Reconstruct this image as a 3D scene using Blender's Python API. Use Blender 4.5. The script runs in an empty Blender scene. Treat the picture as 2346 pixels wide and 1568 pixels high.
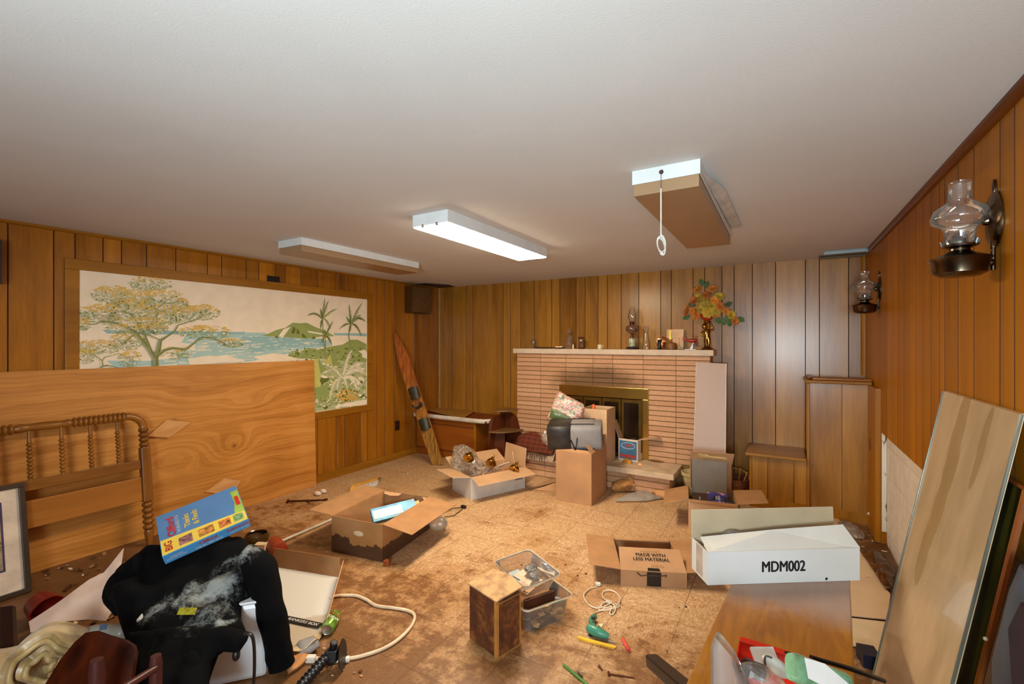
import bpy, math, random
from mathutils import Vector, Matrix, noise as mnoise
from mathutils.geometry import delaunay_2d_cdt
random.seed(7)
SC = bpy.context.scene
COL = SC.collection

# ------------------------------------------------------------------ camera
F, CX, CY, H = 1045.0, 1173.0, 784.0, 1.5
YAW = math.radians(30.68)
FW = (-math.sin(YAW), math.cos(YAW)); RT = (math.cos(YAW), math.sin(YAW))
cam = bpy.data.cameras.new('camera'); camo = bpy.data.objects.new('camera', cam); COL.objects.link(camo)
cam.sensor_fit = 'HORIZONTAL'; cam.sensor_width = 36.0; cam.lens = 36.0 * F / 2346.0
cam.clip_start = 0.05
camo.location = (0, 0, H); camo.rotation_euler = (math.radians(90), 0, YAW)
SC.camera = camo

# ------------------------------------------------------------------ view, world, lights
SC.view_settings.view_transform = 'Standard'; SC.view_settings.look = 'None'
SC.view_settings.gamma = 1.0; SC.view_settings.use_curve_mapping = False
SC.view_settings.exposure = -0.04
W = bpy.data.worlds.new('world'); SC.world = W; W.use_nodes = True
W.node_tree.nodes['Background'].inputs[0].default_value = (0.9, 0.95, 1.0, 1)
W.node_tree.nodes['Background'].inputs[1].default_value = 0.10

def area(name, loc, aim, sx, sy, power, col, spread=180):
    l = bpy.data.lights.new(name, 'AREA'); l.shape = 'RECTANGLE'; l.size = sx; l.size_y = sy
    l.energy = power; l.color = col; l.spread = math.radians(spread)
    o = bpy.data.objects.new(name, l); COL.objects.link(o); o.location = loc
    o.rotation_euler = (Vector(aim) - Vector(loc)).to_track_quat('-Z', 'Y').to_euler()
    return o
# the lit ceiling tube fixture emits from its own diffuser (built below); this is the cool
# light from an unseen source behind the photographer, set there as an area lamp
LAMP_STRENGTH = 72.0
area('rear_cool_light', (0.15, -1.5, 1.45), (-0.7, 1.6, 2.1), 0.9, 0.7, 80, (0.78, 0.90, 1.0))
area('bounced_flash', (0.0, -1.0, 1.35), (-0.6, 1.0, 2.28), 0.35, 0.35, 44, (0.72, 0.93, 1.0), 130)

# ------------------------------------------------------------------ unprojection helpers (pixel of the photo -> world)
def ray(px, py):
    t = (px - CX) / F; u = (CY - py) / F
    return Vector((FW[0] + t * RT[0], FW[1] + t * RT[1], u))
CAMP = Vector((0, 0, H))
def fl(px, py, z=0.0):
    d = ray(px, py); return CAMP + d * ((z - H) / d.z)
def atY(px, py, Y):
    d = ray(px, py); return CAMP + d * (Y / d.y)
def atX(px, py, X):
    d = ray(px, py); return CAMP + d * (X / d.x)
def dep(px, py, s):
    return CAMP + ray(px, py) * s
def onplane(px, py, p0, n):
    d = ray(px, py); return CAMP + d * ((Vector(p0) - CAMP).dot(Vector(n)) / d.dot(Vector(n)))

# ------------------------------------------------------------------ materials
def lin(c):
    r = []
    for v in c:
        v /= 255.0
        r.append(v / 12.92 if v <= 0.04045 else ((v + 0.055) / 1.055) ** 2.4)
    return (r[0], r[1], r[2], 1.0)
class S:
    """tiny expression builder for shader math nodes"""
    def __init__(s, nt, k): s.nt = nt; s.k = k
    def _op(s, op, b=None, c=None, clamp=False):
        n = s.nt.nodes.new('ShaderNodeMath'); n.operation = op; n.use_clamp = clamp
        for i, v in enumerate((s, b, c)):
            if v is None: continue
            if isinstance(v, S): s.nt.links.new(v.k, n.inputs[i])
            else: n.inputs[i].default_value = v
        return S(s.nt, n.outputs[0])
    def __add__(s, b): return s._op('ADD', b)
    def __radd__(s, b): return s._op('ADD', b)
    def __sub__(s, b): return s._op('SUBTRACT', b)
    def __mul__(s, b): return s._op('MULTIPLY', b)
    def __rmul__(s, b): return s._op('MULTIPLY', b)
    def sm(s, a, b):
        n = s.nt.nodes.new('ShaderNodeMapRange'); n.interpolation_type = 'SMOOTHSTEP'
        s.nt.links.new(s.k, n.inputs[0]); n.inputs[1].default_value = a; n.inputs[2].default_value = b
        return S(s.nt, n.outputs[0])
    def f(s, op, b=None, c=None): return s._op(op, b, c)
class NT:
    def __init__(s, name):
        s.m = bpy.data.materials.new(name); s.m.use_nodes = True; s.nt = s.m.node_tree
        s.b = s.nt.nodes['Principled BSDF']
        tc = s.nt.nodes.new('ShaderNodeNewGeometry'); s.obj = tc.outputs['Position']
        s.x = s.y = s.z = None
    def sep(s):
        n = s.nt.nodes.new('ShaderNodeSeparateXYZ'); s.nt.links.new(s.obj, n.inputs[0])
        s.x, s.y, s.z = [S(s.nt, n.outputs[i]) for i in range(3)]; return s
    def vec(s, x, y, z):
        n = s.nt.nodes.new('ShaderNodeCombineXYZ')
        for i, v in enumerate((x, y, z)):
            if isinstance(v, S): s.nt.links.new(v.k, n.inputs[i])
            else: n.inputs[i].default_value = v
        return n.outputs[0]
    def mapped(s, sc=(1, 1, 1), loc=(0, 0, 0)):
        n = s.nt.nodes.new('ShaderNodeMapping'); n.inputs['Scale'].default_value = sc; n.inputs['Location'].default_value = loc
        s.nt.links.new(s.obj, n.inputs[0]); return n.outputs[0]
    def noise(s, vec, scale=5, detail=3, rough=0.55, dist=0.0):
        n = s.nt.nodes.new('ShaderNodeTexNoise'); s.nt.links.new(vec, n.inputs['Vector'])
        n.inputs['Scale'].default_value = scale; n.inputs['Detail'].default_value = detail
        n.inputs['Roughness'].default_value = rough; n.inputs['Distortion'].default_value = dist
        return S(s.nt, n.outputs[0])
    def ramp(s, fac, stops):
        n = s.nt.nodes.new('ShaderNodeValToRGB'); s.nt.links.new(fac.k, n.inputs[0])
        e = n.color_ramp.elements
        while len(e) < len(stops): e.new(0.5)
        for k, (p, c) in zip(e, stops): k.position = p; k.color = lin(c)
        return n.outputs[0]
    def mix(s, fac, a, b, blend='MIX'):
        n = s.nt.nodes.new('ShaderNodeMix'); n.data_type = 'RGBA'; n.blend_type = blend; n.clamp_factor = True
        if isinstance(fac, S): s.nt.links.new(fac.k, n.inputs[0])
        else: n.inputs[0].default_value = fac
        for i, v in ((6, a), (7, b)):
            if isinstance(v, tuple): n.inputs[i].default_value = v if len(v) == 4 else lin(v)
            else: s.nt.links.new(v, n.inputs[i])
        return n.outputs[2]
    def out(s, col=None, rough=0.5, metal=0.0, bump=None, bstr=0.2, bdist=0.01, **kw):
        if col is not None:
            if isinstance(col, tuple): s.b.inputs['Base Color'].default_value = col if len(col) == 4 else lin(col)
            else: s.nt.links.new(col, s.b.inputs['Base Color'])
        if isinstance(rough, S): s.nt.links.new(rough.k, s.b.inputs['Roughness'])
        else: s.b.inputs['Roughness'].default_value = rough
        s.b.inputs['Metallic'].default_value = metal
        if bump is not None:
            n = s.nt.nodes.new('ShaderNodeBump'); n.inputs['Strength'].default_value = bstr; n.inputs['Distance'].default_value = bdist
            s.nt.links.new(bump.k, n.inputs['Height']); s.nt.links.new(n.outputs[0], s.b.inputs['Normal'])
        for k, v in kw.items(): s.b.inputs[k.replace('_', ' ')].default_value = v
        return s.m
_mc = {}
def P(name, col, rough=0.5, metal=0.0, var=0.12, scale=8.0, bump=0.0, **kw):
    """plain procedural material: base colour with a soft mottled variation"""
    if name in _mc: return _mc[name]
    t = NT(name); n = t.noise(t.obj, scale, 4)
    dk = tuple(max(0, c * (1 - var)) for c in col); lt = tuple(min(255, c * (1 + var * 0.7)) for c in col)
    m = t.out(t.ramp(n, [(0.3, dk), (0.7, lt)]), rough, metal, bump=n if bump else None, bstr=bump, **kw)
    _mc[name] = m; return m
def wood(name, dark, light, axis='z', scale=7.0, rough=0.35, coat=0.0, stretch=0.08, var_attr=False):
    if name in _mc: return _mc[name]
    t = NT(name); sc = [1, 1, 1]; sc['xyz'.index(axis)] = stretch
    off = (0, 0, 0)
    v = t.mapped(tuple(sc))
    if var_attr:
        a = t.nt.nodes.new('ShaderNodeAttribute'); a.attribute_name = 'plank'
        fa = S(t.nt, a.outputs['Fac'])
        vm = t.nt.nodes.new('ShaderNodeVectorMath'); vm.operation = 'ADD'; t.nt.links.new(v, vm.inputs[0])
        t.nt.links.new(t.vec(fa * 9.0, fa * 5.0, fa * 7.0), vm.inputs[1]); v = vm.outputs[0]
    n1 = t.noise(v, scale, 5, 0.6, 1.2); n2 = t.noise(v, scale * 9, 3, 0.6); n3 = t.noise(v, scale * .35, 2)
    f = n1 * 0.62 + n2 * 0.24 + n3 * 0.42 - 0.14  # broad n3 blotches put light sheen patches into the wood colour
    if var_attr: f = f + (fa - 0.5) * 0.16
    c = t.ramp(f, [(0.28, dark), (0.72, light)])
    kw = dict(Coat_Weight=coat, Coat_Roughness=0.25) if coat else {}
    kw['Specular_IOR_Level'] = 0.3
    m = t.out(c, rough, bump=n2, bstr=0.08, bdist=0.003, **kw)
    _mc[name] = m; return m
def glassy(name, tint=(235, 240, 235), gloss=0.35, base=0.10, rough=0.03, haze=0.0):
    """thin clear plastic or glass: see-through with a fresnel gloss"""
    if name in _mc: return _mc[name]
    m = bpy.data.materials.new(name); m.use_nodes = True; nt = m.node_tree; nt.nodes.clear()
    o = nt.nodes.new('ShaderNodeOutputMaterial'); tr = nt.nodes.new('ShaderNodeBsdfTransparent'); tr.inputs[0].default_value = lin(tint)
    g = nt.nodes.new('ShaderNodeBsdfGlossy'); g.inputs['Roughness'].default_value = rough; g.inputs[0].default_value = (1, 1, 1, 1)
    lw = nt.nodes.new('ShaderNodeLayerWeight'); lw.inputs[0].default_value = gloss
    tcd = nt.nodes.new('ShaderNodeTexCoord'); ns = nt.nodes.new('ShaderNodeTexNoise'); ns.inputs['Scale'].default_value = 20
    nt.links.new(tcd.outputs['Object'], ns.inputs['Vector'])
    bp = nt.nodes.new('ShaderNodeBump'); bp.inputs['Strength'].default_value = 0.1; nt.links.new(ns.outputs[0], bp.inputs['Height'])
    nt.links.new(bp.outputs[0], g.inputs['Normal'])
    mx = nt.nodes.new('ShaderNodeMixShader'); ad = nt.nodes.new('ShaderNodeMath'); ad.operation = 'ADD'; ad.use_clamp = True
    ad.inputs[1].default_value = base; nt.links.new(lw.outputs['Fresnel'], ad.inputs[0]); nt.links.new(ad.outputs[0], mx.inputs[0])
    nt.links.new(tr.outputs[0], mx.inputs[1]); nt.links.new(g.outputs[0], mx.inputs[2]); last = mx
    if haze > 0:
        df = nt.nodes.new('ShaderNodeBsdfDiffuse'); df.inputs[0].default_value = lin((225, 222, 215))
        m2 = nt.nodes.new('ShaderNodeMixShader'); m2.inputs[0].default_value = haze
        nt.links.new(mx.outputs[0], m2.inputs[1]); nt.links.new(df.outputs[0], m2.inputs[2]); last = m2
    nt.links.new(last.outputs[0], o.inputs[0]); _mc[name] = m; return m
def emit(name, col, strength):
    m = bpy.data.materials.new(name); m.use_nodes = True
    b = m.node_tree.nodes['Principled BSDF']; b.inputs['Base Color'].default_value = (0.8, 0.8, 0.8, 1)
    b.inputs['Emission Color'].default_value = col; b.inputs['Emission Strength'].default_value = strength
    return m

# ------------------------------------------------------------------ mesh builder
class MB:
    def __init__(s): s.v = []; s.f = []; s.mi = []; s.k = 0
    def add(s, vs, fs, mi=None):
        b = len(s.v); s.v += [Vector(p) for p in vs]; s.f += [tuple(b + i for i in f) for f in fs]
        s.mi += [s.k if mi is None else mi] * len(fs); return s
    def box(s, c, d, M=None, mi=None):
        x, y, z = d[0] / 2, d[1] / 2, d[2] / 2; c = Vector(c)
        vs = [Vector((sx * x, sy * y, sz * z)) for sz in (-1, 1) for sy in (-1, 1) for sx in (-1, 1)]
        if M is not None: vs = [M @ (c + p) for p in vs]
        else: vs = [c + p for p in vs]
        return s.add(vs, [(0, 2, 3, 1), (4, 5, 7, 6), (0, 1, 5, 4), (2, 6, 7, 3), (0, 4, 6, 2), (1, 3, 7, 5)], mi)
    def bb(s, a, b, mi=None):
        a = Vector(a); b = Vector(b); return s.box((a + b) / 2, [abs(q) for q in (b - a)], mi=mi)
    def slab(s, pts, th, n=None, mi=None, both=False):
        """polygon pts extruded by th along n (default: its normal)"""
        pts = [Vector(p) for p in pts]
        if n is None:
            n = Vector((0, 0, 0))
            for i in range(len(pts)):
                a, b = pts[i], pts[(i + 1) % len(pts)]; n += a.cross(b)
            n.normalize()
        n = Vector(n) * th; k = len(pts)
        lo = [p - n / 2 for p in pts] if both else pts
        fs = [tuple(range(k))[::-1], tuple(range(k, 2 * k))] + [(i, (i + 1) % k, k + (i + 1) % k, k + i) for i in range(k)]
        return s.add(lo + [p + n for p in lo], fs, mi)
    def poly(s, pts, mi=None): return s.add(pts, [tuple(range(len(pts)))], mi)
    def lathe(s, prof, M=None, seg=24, mi=None, sx=1, sy=1, cap=True):
        vs = []; fs = []; n = len(prof)
        for r, z in prof:
            for i in range(seg):
                a = 2 * math.pi * i / seg; vs.append(Vector((r * math.cos(a) * sx, r * math.sin(a) * sy, z)))
        for j in range(n - 1):
            for i in range(seg):
                k = (i + 1) % seg; fs.append((j * seg + i, j * seg + k, (j + 1) * seg + k, (j + 1) * seg + i))
        if cap:
            if prof[0][0] > 1e-5: fs.append(tuple(range(seg))[::-1])
            if prof[-1][0] > 1e-5: fs.append(tuple(range((n - 1) * seg, n * seg)))
        if M is not None: vs = [M @ p for p in vs]
        return s.add(vs, fs, mi)
    def sphere(s, c, r, sc=(1, 1, 1), seg=14, M=None, mi=None):
        n = max(5, seg // 2); pr = [(max(1e-6, math.sin(math.pi * i / n)) * r, -math.cos(math.pi * i / n) * r) for i in range(n + 1)]
        T = Matrix.Translation(c) @ Matrix.Diagonal((sc[0], sc[1], sc[2], 1))
        return s.lathe(pr, (M @ T) if M is not None else T, seg, mi, cap=False)
    def tube(s, pts, r, seg=8, closed=False, mi=None, flat=1.0):
        pts = [Vector(p) for p in pts]; n = len(pts)
        rs = [r] * n if not isinstance(r, (list, tuple)) else r
        vs = []; fs = []; up = None
        for i, p in enumerate(pts):
            a = pts[(i - 1) % n] if closed or i > 0 else p; b = pts[(i + 1) % n] if closed or i < n - 1 else p
            t = (b - a).normalized() if (b - a).length > 1e-9 else Vector((0, 0, 1))
            if up is None: up = Vector((0, 0, 1)) if abs(t.z) < 0.9 else Vector((1, 0, 0))
            u = (up - t * up.dot(t))
            u = u.normalized() if u.length > 1e-6 else t.orthogonal().normalized()
            up = u; w = t.cross(u)
            for k in range(seg):
                an = 2 * math.pi * k / seg; vs.append(p + (u * math.cos(an) * flat + w * math.sin(an)) * rs[i])
        m = n if closed else n - 1
        for i in range(m):
            for k in range(seg):
                q = (k + 1) % seg; j = (i + 1) % n
                fs.append((i * seg + k, i * seg + q, j * seg + q, j * seg + k))
        if not closed: fs += [tuple(range(seg))[::-1], tuple(range((n - 1) * seg, n * seg))]
        return s.add(vs, fs, mi)
    def grid(s, fn, nu, nv, th=0.0, mi=None):
        P0 = [[Vector(fn(i / nu, j / nv)) for j in range(nv + 1)] for i in range(nu + 1)]
        vs = [p for row in P0 for p in row]; w = nv + 1
        fs = [(i * w + j, (i + 1) * w + j, (i + 1) * w + j + 1, i * w + j + 1) for i in range(nu) for j in range(nv)]
        if th:
            nm = []
            for i in range(nu + 1):
                for j in range(nv + 1):
                    a = P0[min(i + 1, nu)][j] - P0[max(i - 1, 0)][j]; b = P0[i][min(j + 1, nv)] - P0[i][max(j - 1, 0)]
                    c = a.cross(b); nm.append(c.normalized() if c.length > 1e-12 else Vector((0, 0, 1)))
            k = len(vs); vs = vs + [v - q * th for v, q in zip(vs, nm)]
            fs = fs + [tuple(k + q for q in f[::-1]) for f in fs]
            ed = [(i * w, (i + 1) * w) for i in range(nu)] + [((i + 1) * w + nv, i * w + nv) for i in range(nu)] + \
                 [(j + 1, j) for j in range(nv)] + [(nu * w + j, nu * w + j + 1) for j in range(nv)]
            fs += [(b, a, a + k, b + k) for a, b in ed]
        return s.add(vs, fs, mi)
def wm(o):
    M = Matrix.LocRotScale(o.location, o.rotation_euler, o.scale)
    return wm(o.parent) @ M if o.parent else M
def obj(name, mb, mats, parent=None, smooth=None, world=True, bevel=0, kind=None, label=None, attr=None):
    me = bpy.data.meshes.new(name); vs = mb.v
    if parent is not None and world:
        I = wm(parent).inverted(); vs = [I @ v for v in vs]
    me.from_pydata([tuple(v) for v in vs], [], mb.f)
    if not isinstance(mats, (list, tuple)): mats = [mats]
    for m in mats: me.materials.append(m)
    for p, k in zip(me.polygons, mb.mi): p.material_index = k
    if attr is not None:
        a = me.attributes.new('plank', 'FLOAT', 'FACE'); a.data.foreach_set('value', attr)
    if smooth is not None:
        me.shade_smooth(); me.set_sharp_from_angle(angle=math.radians(smooth))
    me.update()
    o = bpy.data.objects.new(name, me); COL.objects.link(o)
    if parent is not None: o.parent = parent
    if bevel:
        b = o.modifiers.new('bevel', 'BEVEL'); b.width = bevel; b.segments = 2; b.limit_method = 'ANGLE'
    if kind: o['kind'] = kind
    if label: o['label'] = label
    return o
def tag(o, label, cat, group=None):
    o['label'] = label; o['category'] = cat
    if group: o['group'] = group
    return o
def thing(name, label, cat, loc=(0, 0, 0), rz=0.0, group=None):
    o = bpy.data.objects.new(name, None); COL.objects.link(o); o.empty_display_size = 0.05
    o.location = loc; o.rotation_euler = (0, 0, rz); return tag(o, label, cat, group)
def text(name, body, h, o, xd, yd, mat, parent, align='CENTER', bold=0.0, lift=0.0006, squeeze=1.0, shear=0.0):
    """flat printed lettering: height h, baseline-centre o, along xd, up yd"""
    c = bpy.data.curves.new('t', 'FONT'); c.body = body; c.size = 1.0; c.align_x = align; c.align_y = 'CENTER'
    c.shear = shear
    t = bpy.data.objects.new('t', c); COL.objects.link(t)
    dg = bpy.context.evaluated_depsgraph_get(); dg.update()
    me = bpy.data.meshes.new_from_object(t.evaluated_get(dg))
    COL.objects.unlink(t); bpy.data.objects.remove(t)
    x = Vector(xd).normalized(); n = x.cross(Vector(yd)).normalized(); y = n.cross(x)
    mb = MB(); k = h / 0.72
    for ox, oy in (((0, 0),) if not bold else ((-bold, 0), (bold, 0), (0, bold * .6), (0, -bold * .6))):
        mb.add([Vector(o) + x * ((v.co.x * squeeze + ox) * k) + y * ((v.co.y + oy) * k) + n * (lift + (ox + oy * 2) * 1e-5) for v in me.vertices], [tuple(p.vertices) for p in me.polygons])
    return obj(name, mb, mat, parent)
def puffy(mb, outline, p0, n, thick, res=0.03, amp=0.0, fr=8.0, seed=0, edge=0.004, mi=None, px=True, soft=0.06, back=0.6):
    """a soft body: outline (photo pixels) put on the plane p0/n, then filled out on both sides"""
    n = Vector(n).normalized(); p0 = Vector(p0)
    pts = [onplane(a, b, p0, n) if px else Vector(a) for a, b in outline] if px else [Vector(p) for p in outline]
    u = n.orthogonal().normalized(); v = n.cross(u)
    q = [((p - p0).dot(u), (p - p0).dot(v)) for p in pts]
    dense = []
    for i in range(len(q)):
        a, b = Vector(q[i]), Vector(q[(i + 1) % len(q)]); m = max(1, int((b - a).length / res))
        dense += [a + (b - a) * (j / m) for j in range(m)]
    k = len(dense); x0 = min(p.x for p in dense); x1 = max(p.x for p in dense); y0 = min(p.y for p in dense); y1 = max(p.y for p in dense)
    def dist(p):
        d = 9
        for i in range(k):
            a, b = dense[i], dense[(i + 1) % k]; e = b - a; t = max(0, min(1, (p - a).dot(e) / max(1e-12, e.dot(e))))
            d = min(d, (a + e * t - p).length)
        return d
    def inside(p):
        c = False
        for i in range(k):
            a, b = dense[i], dense[(i + 1) % k]
            if (a.y > p.y) != (b.y > p.y) and p.x < (b.x - a.x) * (p.y - a.y) / (b.y - a.y) + a.x: c = not c
        return c
    inner = []; r = 0; yy = y0 + res / 2
    while yy < y1:
        xx = x0 + (res / 2 if r % 2 else 0)
        while xx < x1:
            p = Vector((xx, yy))
            if inside(p) and dist(p) > res * 0.45: inner.append(p)
            xx += res
        yy += res * 0.87; r += 1
    R = delaunay_2d_cdt(dense + inner, [], [list(range(k))], 1, 1e-6)
    V = R[0]; T = R[2]; fr_, bk = [], []
    for p in V:
        d = dist(p); g = min(1.0, d / soft); g = math.sqrt(max(0, 1 - (1 - g) ** 2))
        w = p0 + u * p.x + v * p.y
        nz = mnoise.fractal(w * fr + Vector((seed, 0, 0)), 1.0, 2.0, 3) * amp * (0.25 + g)
        fr_.append(w + n * (edge + thick * g + nz)); bk.append(w - n * (edge + thick * back * g - nz))
    m = len(V); fs = [tuple(t) for t in T] + [tuple(m + i for i in t[::-1]) for t in T]
    from collections import Counter
    ec = Counter()
    for t in T:
        for i in range(3): ec[(t[i], t[(i + 1) % 3])] += 1
    for (a, b) in list(ec):
        if (b, a) not in ec: fs.append((b, a, a + m, b + m))
    nn = (Vector(V[T[0][1]]).to_3d() - Vector(V[T[0][0]]).to_3d()).cross(Vector(V[T[0][2]]).to_3d() - Vector(V[T[0][0]]).to_3d())
    if nn.z < 0: fs = [f[::-1] for f in fs]
    return mb.add(fr_ + bk, fs, mi)
def Rz(a): return Matrix.Rotation(a, 4, 'Z')
def frame(o, x, y):
    x = Vector(x).normalized(); z = x.cross(Vector(y)).normalized(); y = z.cross(x)
    M = Matrix((x, y, z)).transposed().to_4x4(); M.translation = Vector(o); return M
# ------------------------------------------------------------------ shared materials
M_PANEL_L = wood('panel_left', (114, 64, 4), (184, 116, 24), 'z', 6.0, 0.36, 0.25, 0.09, True)
M_PANEL_B = wood('panel_back', (114, 68, 8), (184, 126, 44), 'z', 6.0, 0.34, 0.45, 0.09, True)
M_PANEL_R = wood('panel_right', (140, 82, 0), (190, 118, 4), 'z', 5.0, 0.45, 0.0, 0.05, True)
M_GROOVE = P('groove', (58, 26, 6), 0.6)
M_TRIM = wood('trim_wood', (122, 74, 6), (168, 110, 26), 'y', 7, 0.4)
M_TRIMX = wood('trim_wood_x', (116, 70, 6), (168, 112, 30), 'x', 7, 0.4)
M_TRIMZ = wood('trim_wood_z', (126, 76, 6), (176, 116, 30), 'z', 7, 0.4)
M_CARD = P('cardboard', (178, 132, 90), 0.75, var=0.07, scale=5)
M_CARD2 = P('cardboard_pale', (194, 150, 108), 0.75, var=0.06, scale=5)
M_CARDIN = P('cardboard_inside', (166, 120, 76), 0.8, var=0.08)
M_WHITE = P('white_paper', (224, 222, 216), 0.55, var=0.04)
M_BLACK = P('black_plastic', (20, 18, 20), 0.4, var=0.2)
M_RUBBER = P('black_rubber', (28, 24, 20), 0.55, var=0.3)
M_STEEL = P('steel', (150, 150, 150), 0.25, 1.0, var=0.1)
M_BRASS = P('brass', (176, 140, 62), 0.24, 1.0, var=0.12)
M_GLASS = glassy('clear_glass', (236, 240, 232), 0.25, 0.08)
M_FILM = glassy('plastic_film', (244, 240, 232), 0.25, 0.10, 0.16, 0.10)
M_TUB = glassy('clear_plastic', (226, 214, 196), 0.3, 0.08, 0.08, 0.10)
M_INKBLK = P('black_ink', (30, 24, 20), 0.6, var=0.05)

# ------------------------------------------------------------------ the room
XL, XR, YB, ZC, YN = -4.26, 0.633, 5.13, 2.28, -2.3
def grooved(name, axis, plane, sgn, gs, u0, u1, z0, z1, mat, zcut=None, gw=0.0035, gd=0.004):
    """panelled wall: flat planks with a dark V groove between them; sgn = side the room is on"""
    mb = MB(); at = []
    def pt(u, d, z): return (plane + sgn * d, u, z) if axis == 'y' else (u, plane + sgn * d, z)
    gs = [g for g in sorted(gs) if u0 < g < u1]; ed = [u0] + gs + [u1]
    for i in range(len(ed) - 1):
        a = ed[i] + (gw if i else 0); b = ed[i + 1] - (gw if i < len(ed) - 2 else 0)
        mb.poly([pt(a, 0, z0), pt(b, 0, z0), pt(b, 0, z1), pt(a, 0, z1)], 0); at.append(random.random())
        if i < len(ed) - 2:
            g = ed[i + 1]
            mb.poly([pt(b, 0, z0), pt(g, -gd, z0), pt(g, -gd, z1), pt(b, 0, z1)], 1); at.append(0)
            mb.poly([pt(g, -gd, z0), pt(g + gw, 0, z0), pt(g + gw, 0, z1), pt(g, -gd, z1)], 1); at.append(0)
    # the back of the sheet
    n = len(mb.f); mb.slab([pt(u0, -0.006, z0), pt(u1, -0.006, z0), pt(u1, -0.006, z1), pt(u0, -0.006, z1)], 0.05,
                           n=((-sgn, 0, 0) if axis == 'y' else (0, -sgn, 0)), mi=0)
    at += [0.5] * (len(mb.f) - n)
    return obj(name, mb, [mat, M_GROOVE], attr=at, kind='structure')
gl = [atX(z / 2.2343, 600, XL).y for z in (40, 275, 385, 527, 622, 750, 900, 1062, 1135, 1260, 1325, 1410, 1460, 1540, 1625, 1720, 1765, 1845, 1880, 1930, 1970, 2015, 2075, 2122, 2170)]
gl += [0.47, 0.22, 0.05, -0.2, -0.5, -0.75, -1.1, -1.5, -1.9]
grooved('wall_left', 'y', XL, 1, gl, YN, YB + 0.05, 0, ZC, M_PANEL_L)
gb = [atY(z, 700, YB).x for z in [1037, 1068, 1083] + [1150 + q / 3.91 for q in (10, 75, 170, 290, 445, 518, 665, 745, 860, 945, 1068, 1225, 1422, 1517, 1712, 1815, 1970, 2080, 2243)] + [1650 + q / 2.09 for q in (265, 408, 475, 615)]]
grooved('wall_back', 'x', YB, -1, gb, XL - 0.05, XR + 0.08, 0, ZC, M_PANEL_B)
gr = [atX(1650 + z / 2.0905, 780, XR).y for z in (780, 800, 825, 850, 880, 905, 938, 970, 1010, 1050, 1075, 1140, 1215, 1340, 1410)] + [1.85, 1.6, 1.45, 1.2, 1.0, .7, .4, .1, -.3, -.7, -1.2, -1.7]
w = grooved('wall_right', 'y', XR, -1, gr, YN, 4.33, 0.825, ZC, M_PANEL_R)
mb = MB(); mb.bb((XR, 4.33, 0), (XR + 0.032, YB, ZC))
obj('wall_right_end', mb, [M_PANEL_R], attr=[0.3] * 6, kind='structure').name = 'wall_right_far'
grooved('wall_right_low', 'y', XR, -1, [1.8, 1.6, 1.45, 1.2, 1.0, .7, .4], YN, 1.93, 0, 0.82, M_PANEL_R)
# block wall behind, painted white
t = NT('painted_block'); t.sep()
fy = (t.y * (1 / 0.42)).f('FRACT'); fz = ((t.z + 0.13) * (1 / 0.215)).f('FRACT')
ln = (fy.f('LESS_THAN', 0.02) + fz.f('LESS_THAN', 0.035)).f('MINIMUM', 1.0)
n = t.noise(t.obj, 14, 4); mud = ((t.z * -1.0 + 0.08) * 3.0 + n * 1.2 - 0.6).sm(0.0, 0.5)
c = t.mix(ln * 0.35, t.ramp(n, [(0.3, (216, 204, 190)), (0.7, (234, 224, 210))]), (176, 160, 140))
c = t.mix(mud, c, (120, 86, 44))
mb = MB(); mb.bb((XR + 0.032, YN, 0), (XR + 0.14, YB + .1, ZC))
obj('wall_right_block', mb, t.out(c, 0.7, bump=n, bstr=0.25), kind='structure')
# flaking painted edge where the panelling was cut away, with the stub of pipe
tz = NT('flaking_paint'); nn = tz.noise(tz.mapped((30, 30, 8)), 1.5, 4)
M_FLAKE = tz.out(tz.ramp(nn, [(0.40, (90, 70, 40)), (0.46, (222, 214, 202))]), 0.7)
mb = MB(); mb.bb((XR + 0.002, 4.322, 0.09), (XR + 0.03, 4.331, 0.84)); obj('trim_1', mb, M_FLAKE, kind='structure')
mb = MB(); mb.bb((0.60, 4.34, 0.0), (XR - 0.001, 4.70, 1.15)); obj('trim_2', mb, wood('trim_dark', (136, 80, 2), (178, 112, 10), 'z', 6, .4), kind='structure')
# near wall behind the photographer
mb = MB(); mb.bb((XL - .1, YN - 0.1, 0), (XR + .2, YN, ZC)); obj('wall_near', mb, P('near_wall', (150, 96, 40), 0.6), kind='structure')

# ceiling with the open slot in the far right corner
t = NT('ceiling_paint'); n = t.noise(t.obj, 1.2, 3); n2 = t.noise(t.obj, 160, 2)
M_CEIL = t.out(t.ramp(n, [(0.3, (204, 202, 198)), (0.7, (212, 210, 206))]), 0.85, bump=n2, bstr=0.15, bdist=0.002)
hx0 = fl(1880, 585, ZC).x + 0.02; hy0 = 4.72; hy1 = 5.02
mb = MB(); mb.bb((XL - .1, YN - .1, ZC), (XR + .2, hy0, ZC + 0.1)); mb.bb((XL - .1, hy0, ZC), (hx0, YB + .1, ZC + 0.1)); mb.bb((hx0, hy1, ZC), (XR + .2, YB + .1, ZC + 0.1))
obj('ceiling', mb, M_CEIL, kind='structure')
mb = MB(); mb.bb((hx0 - .02, hy0 - .02, ZC + 0.1), (XR + .1, hy1 + .02, ZC + 0.16)); obj('ceiling_slot', mb, P('slot_dark', (40, 22, 10), 0.8), kind='structure')
mb = MB(); mb.bb((hx0 - 0.03, 4.93, ZC - 0.012), (XR - .01, 4.99, ZC + 0.0)); mb.bb((hx0 - 0.03, 4.985, ZC - 0.03), (XR - .01, 4.995, ZC))
tag(obj('ceiling_track', mb, P('aluminium', (92, 70, 40), 0.6, 0.2)), 'dull metal strip across the open ceiling slot in the far right corner', 'track')
mb = MB()
for i, p in enumerate([(0, 0), ]): pass
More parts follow.
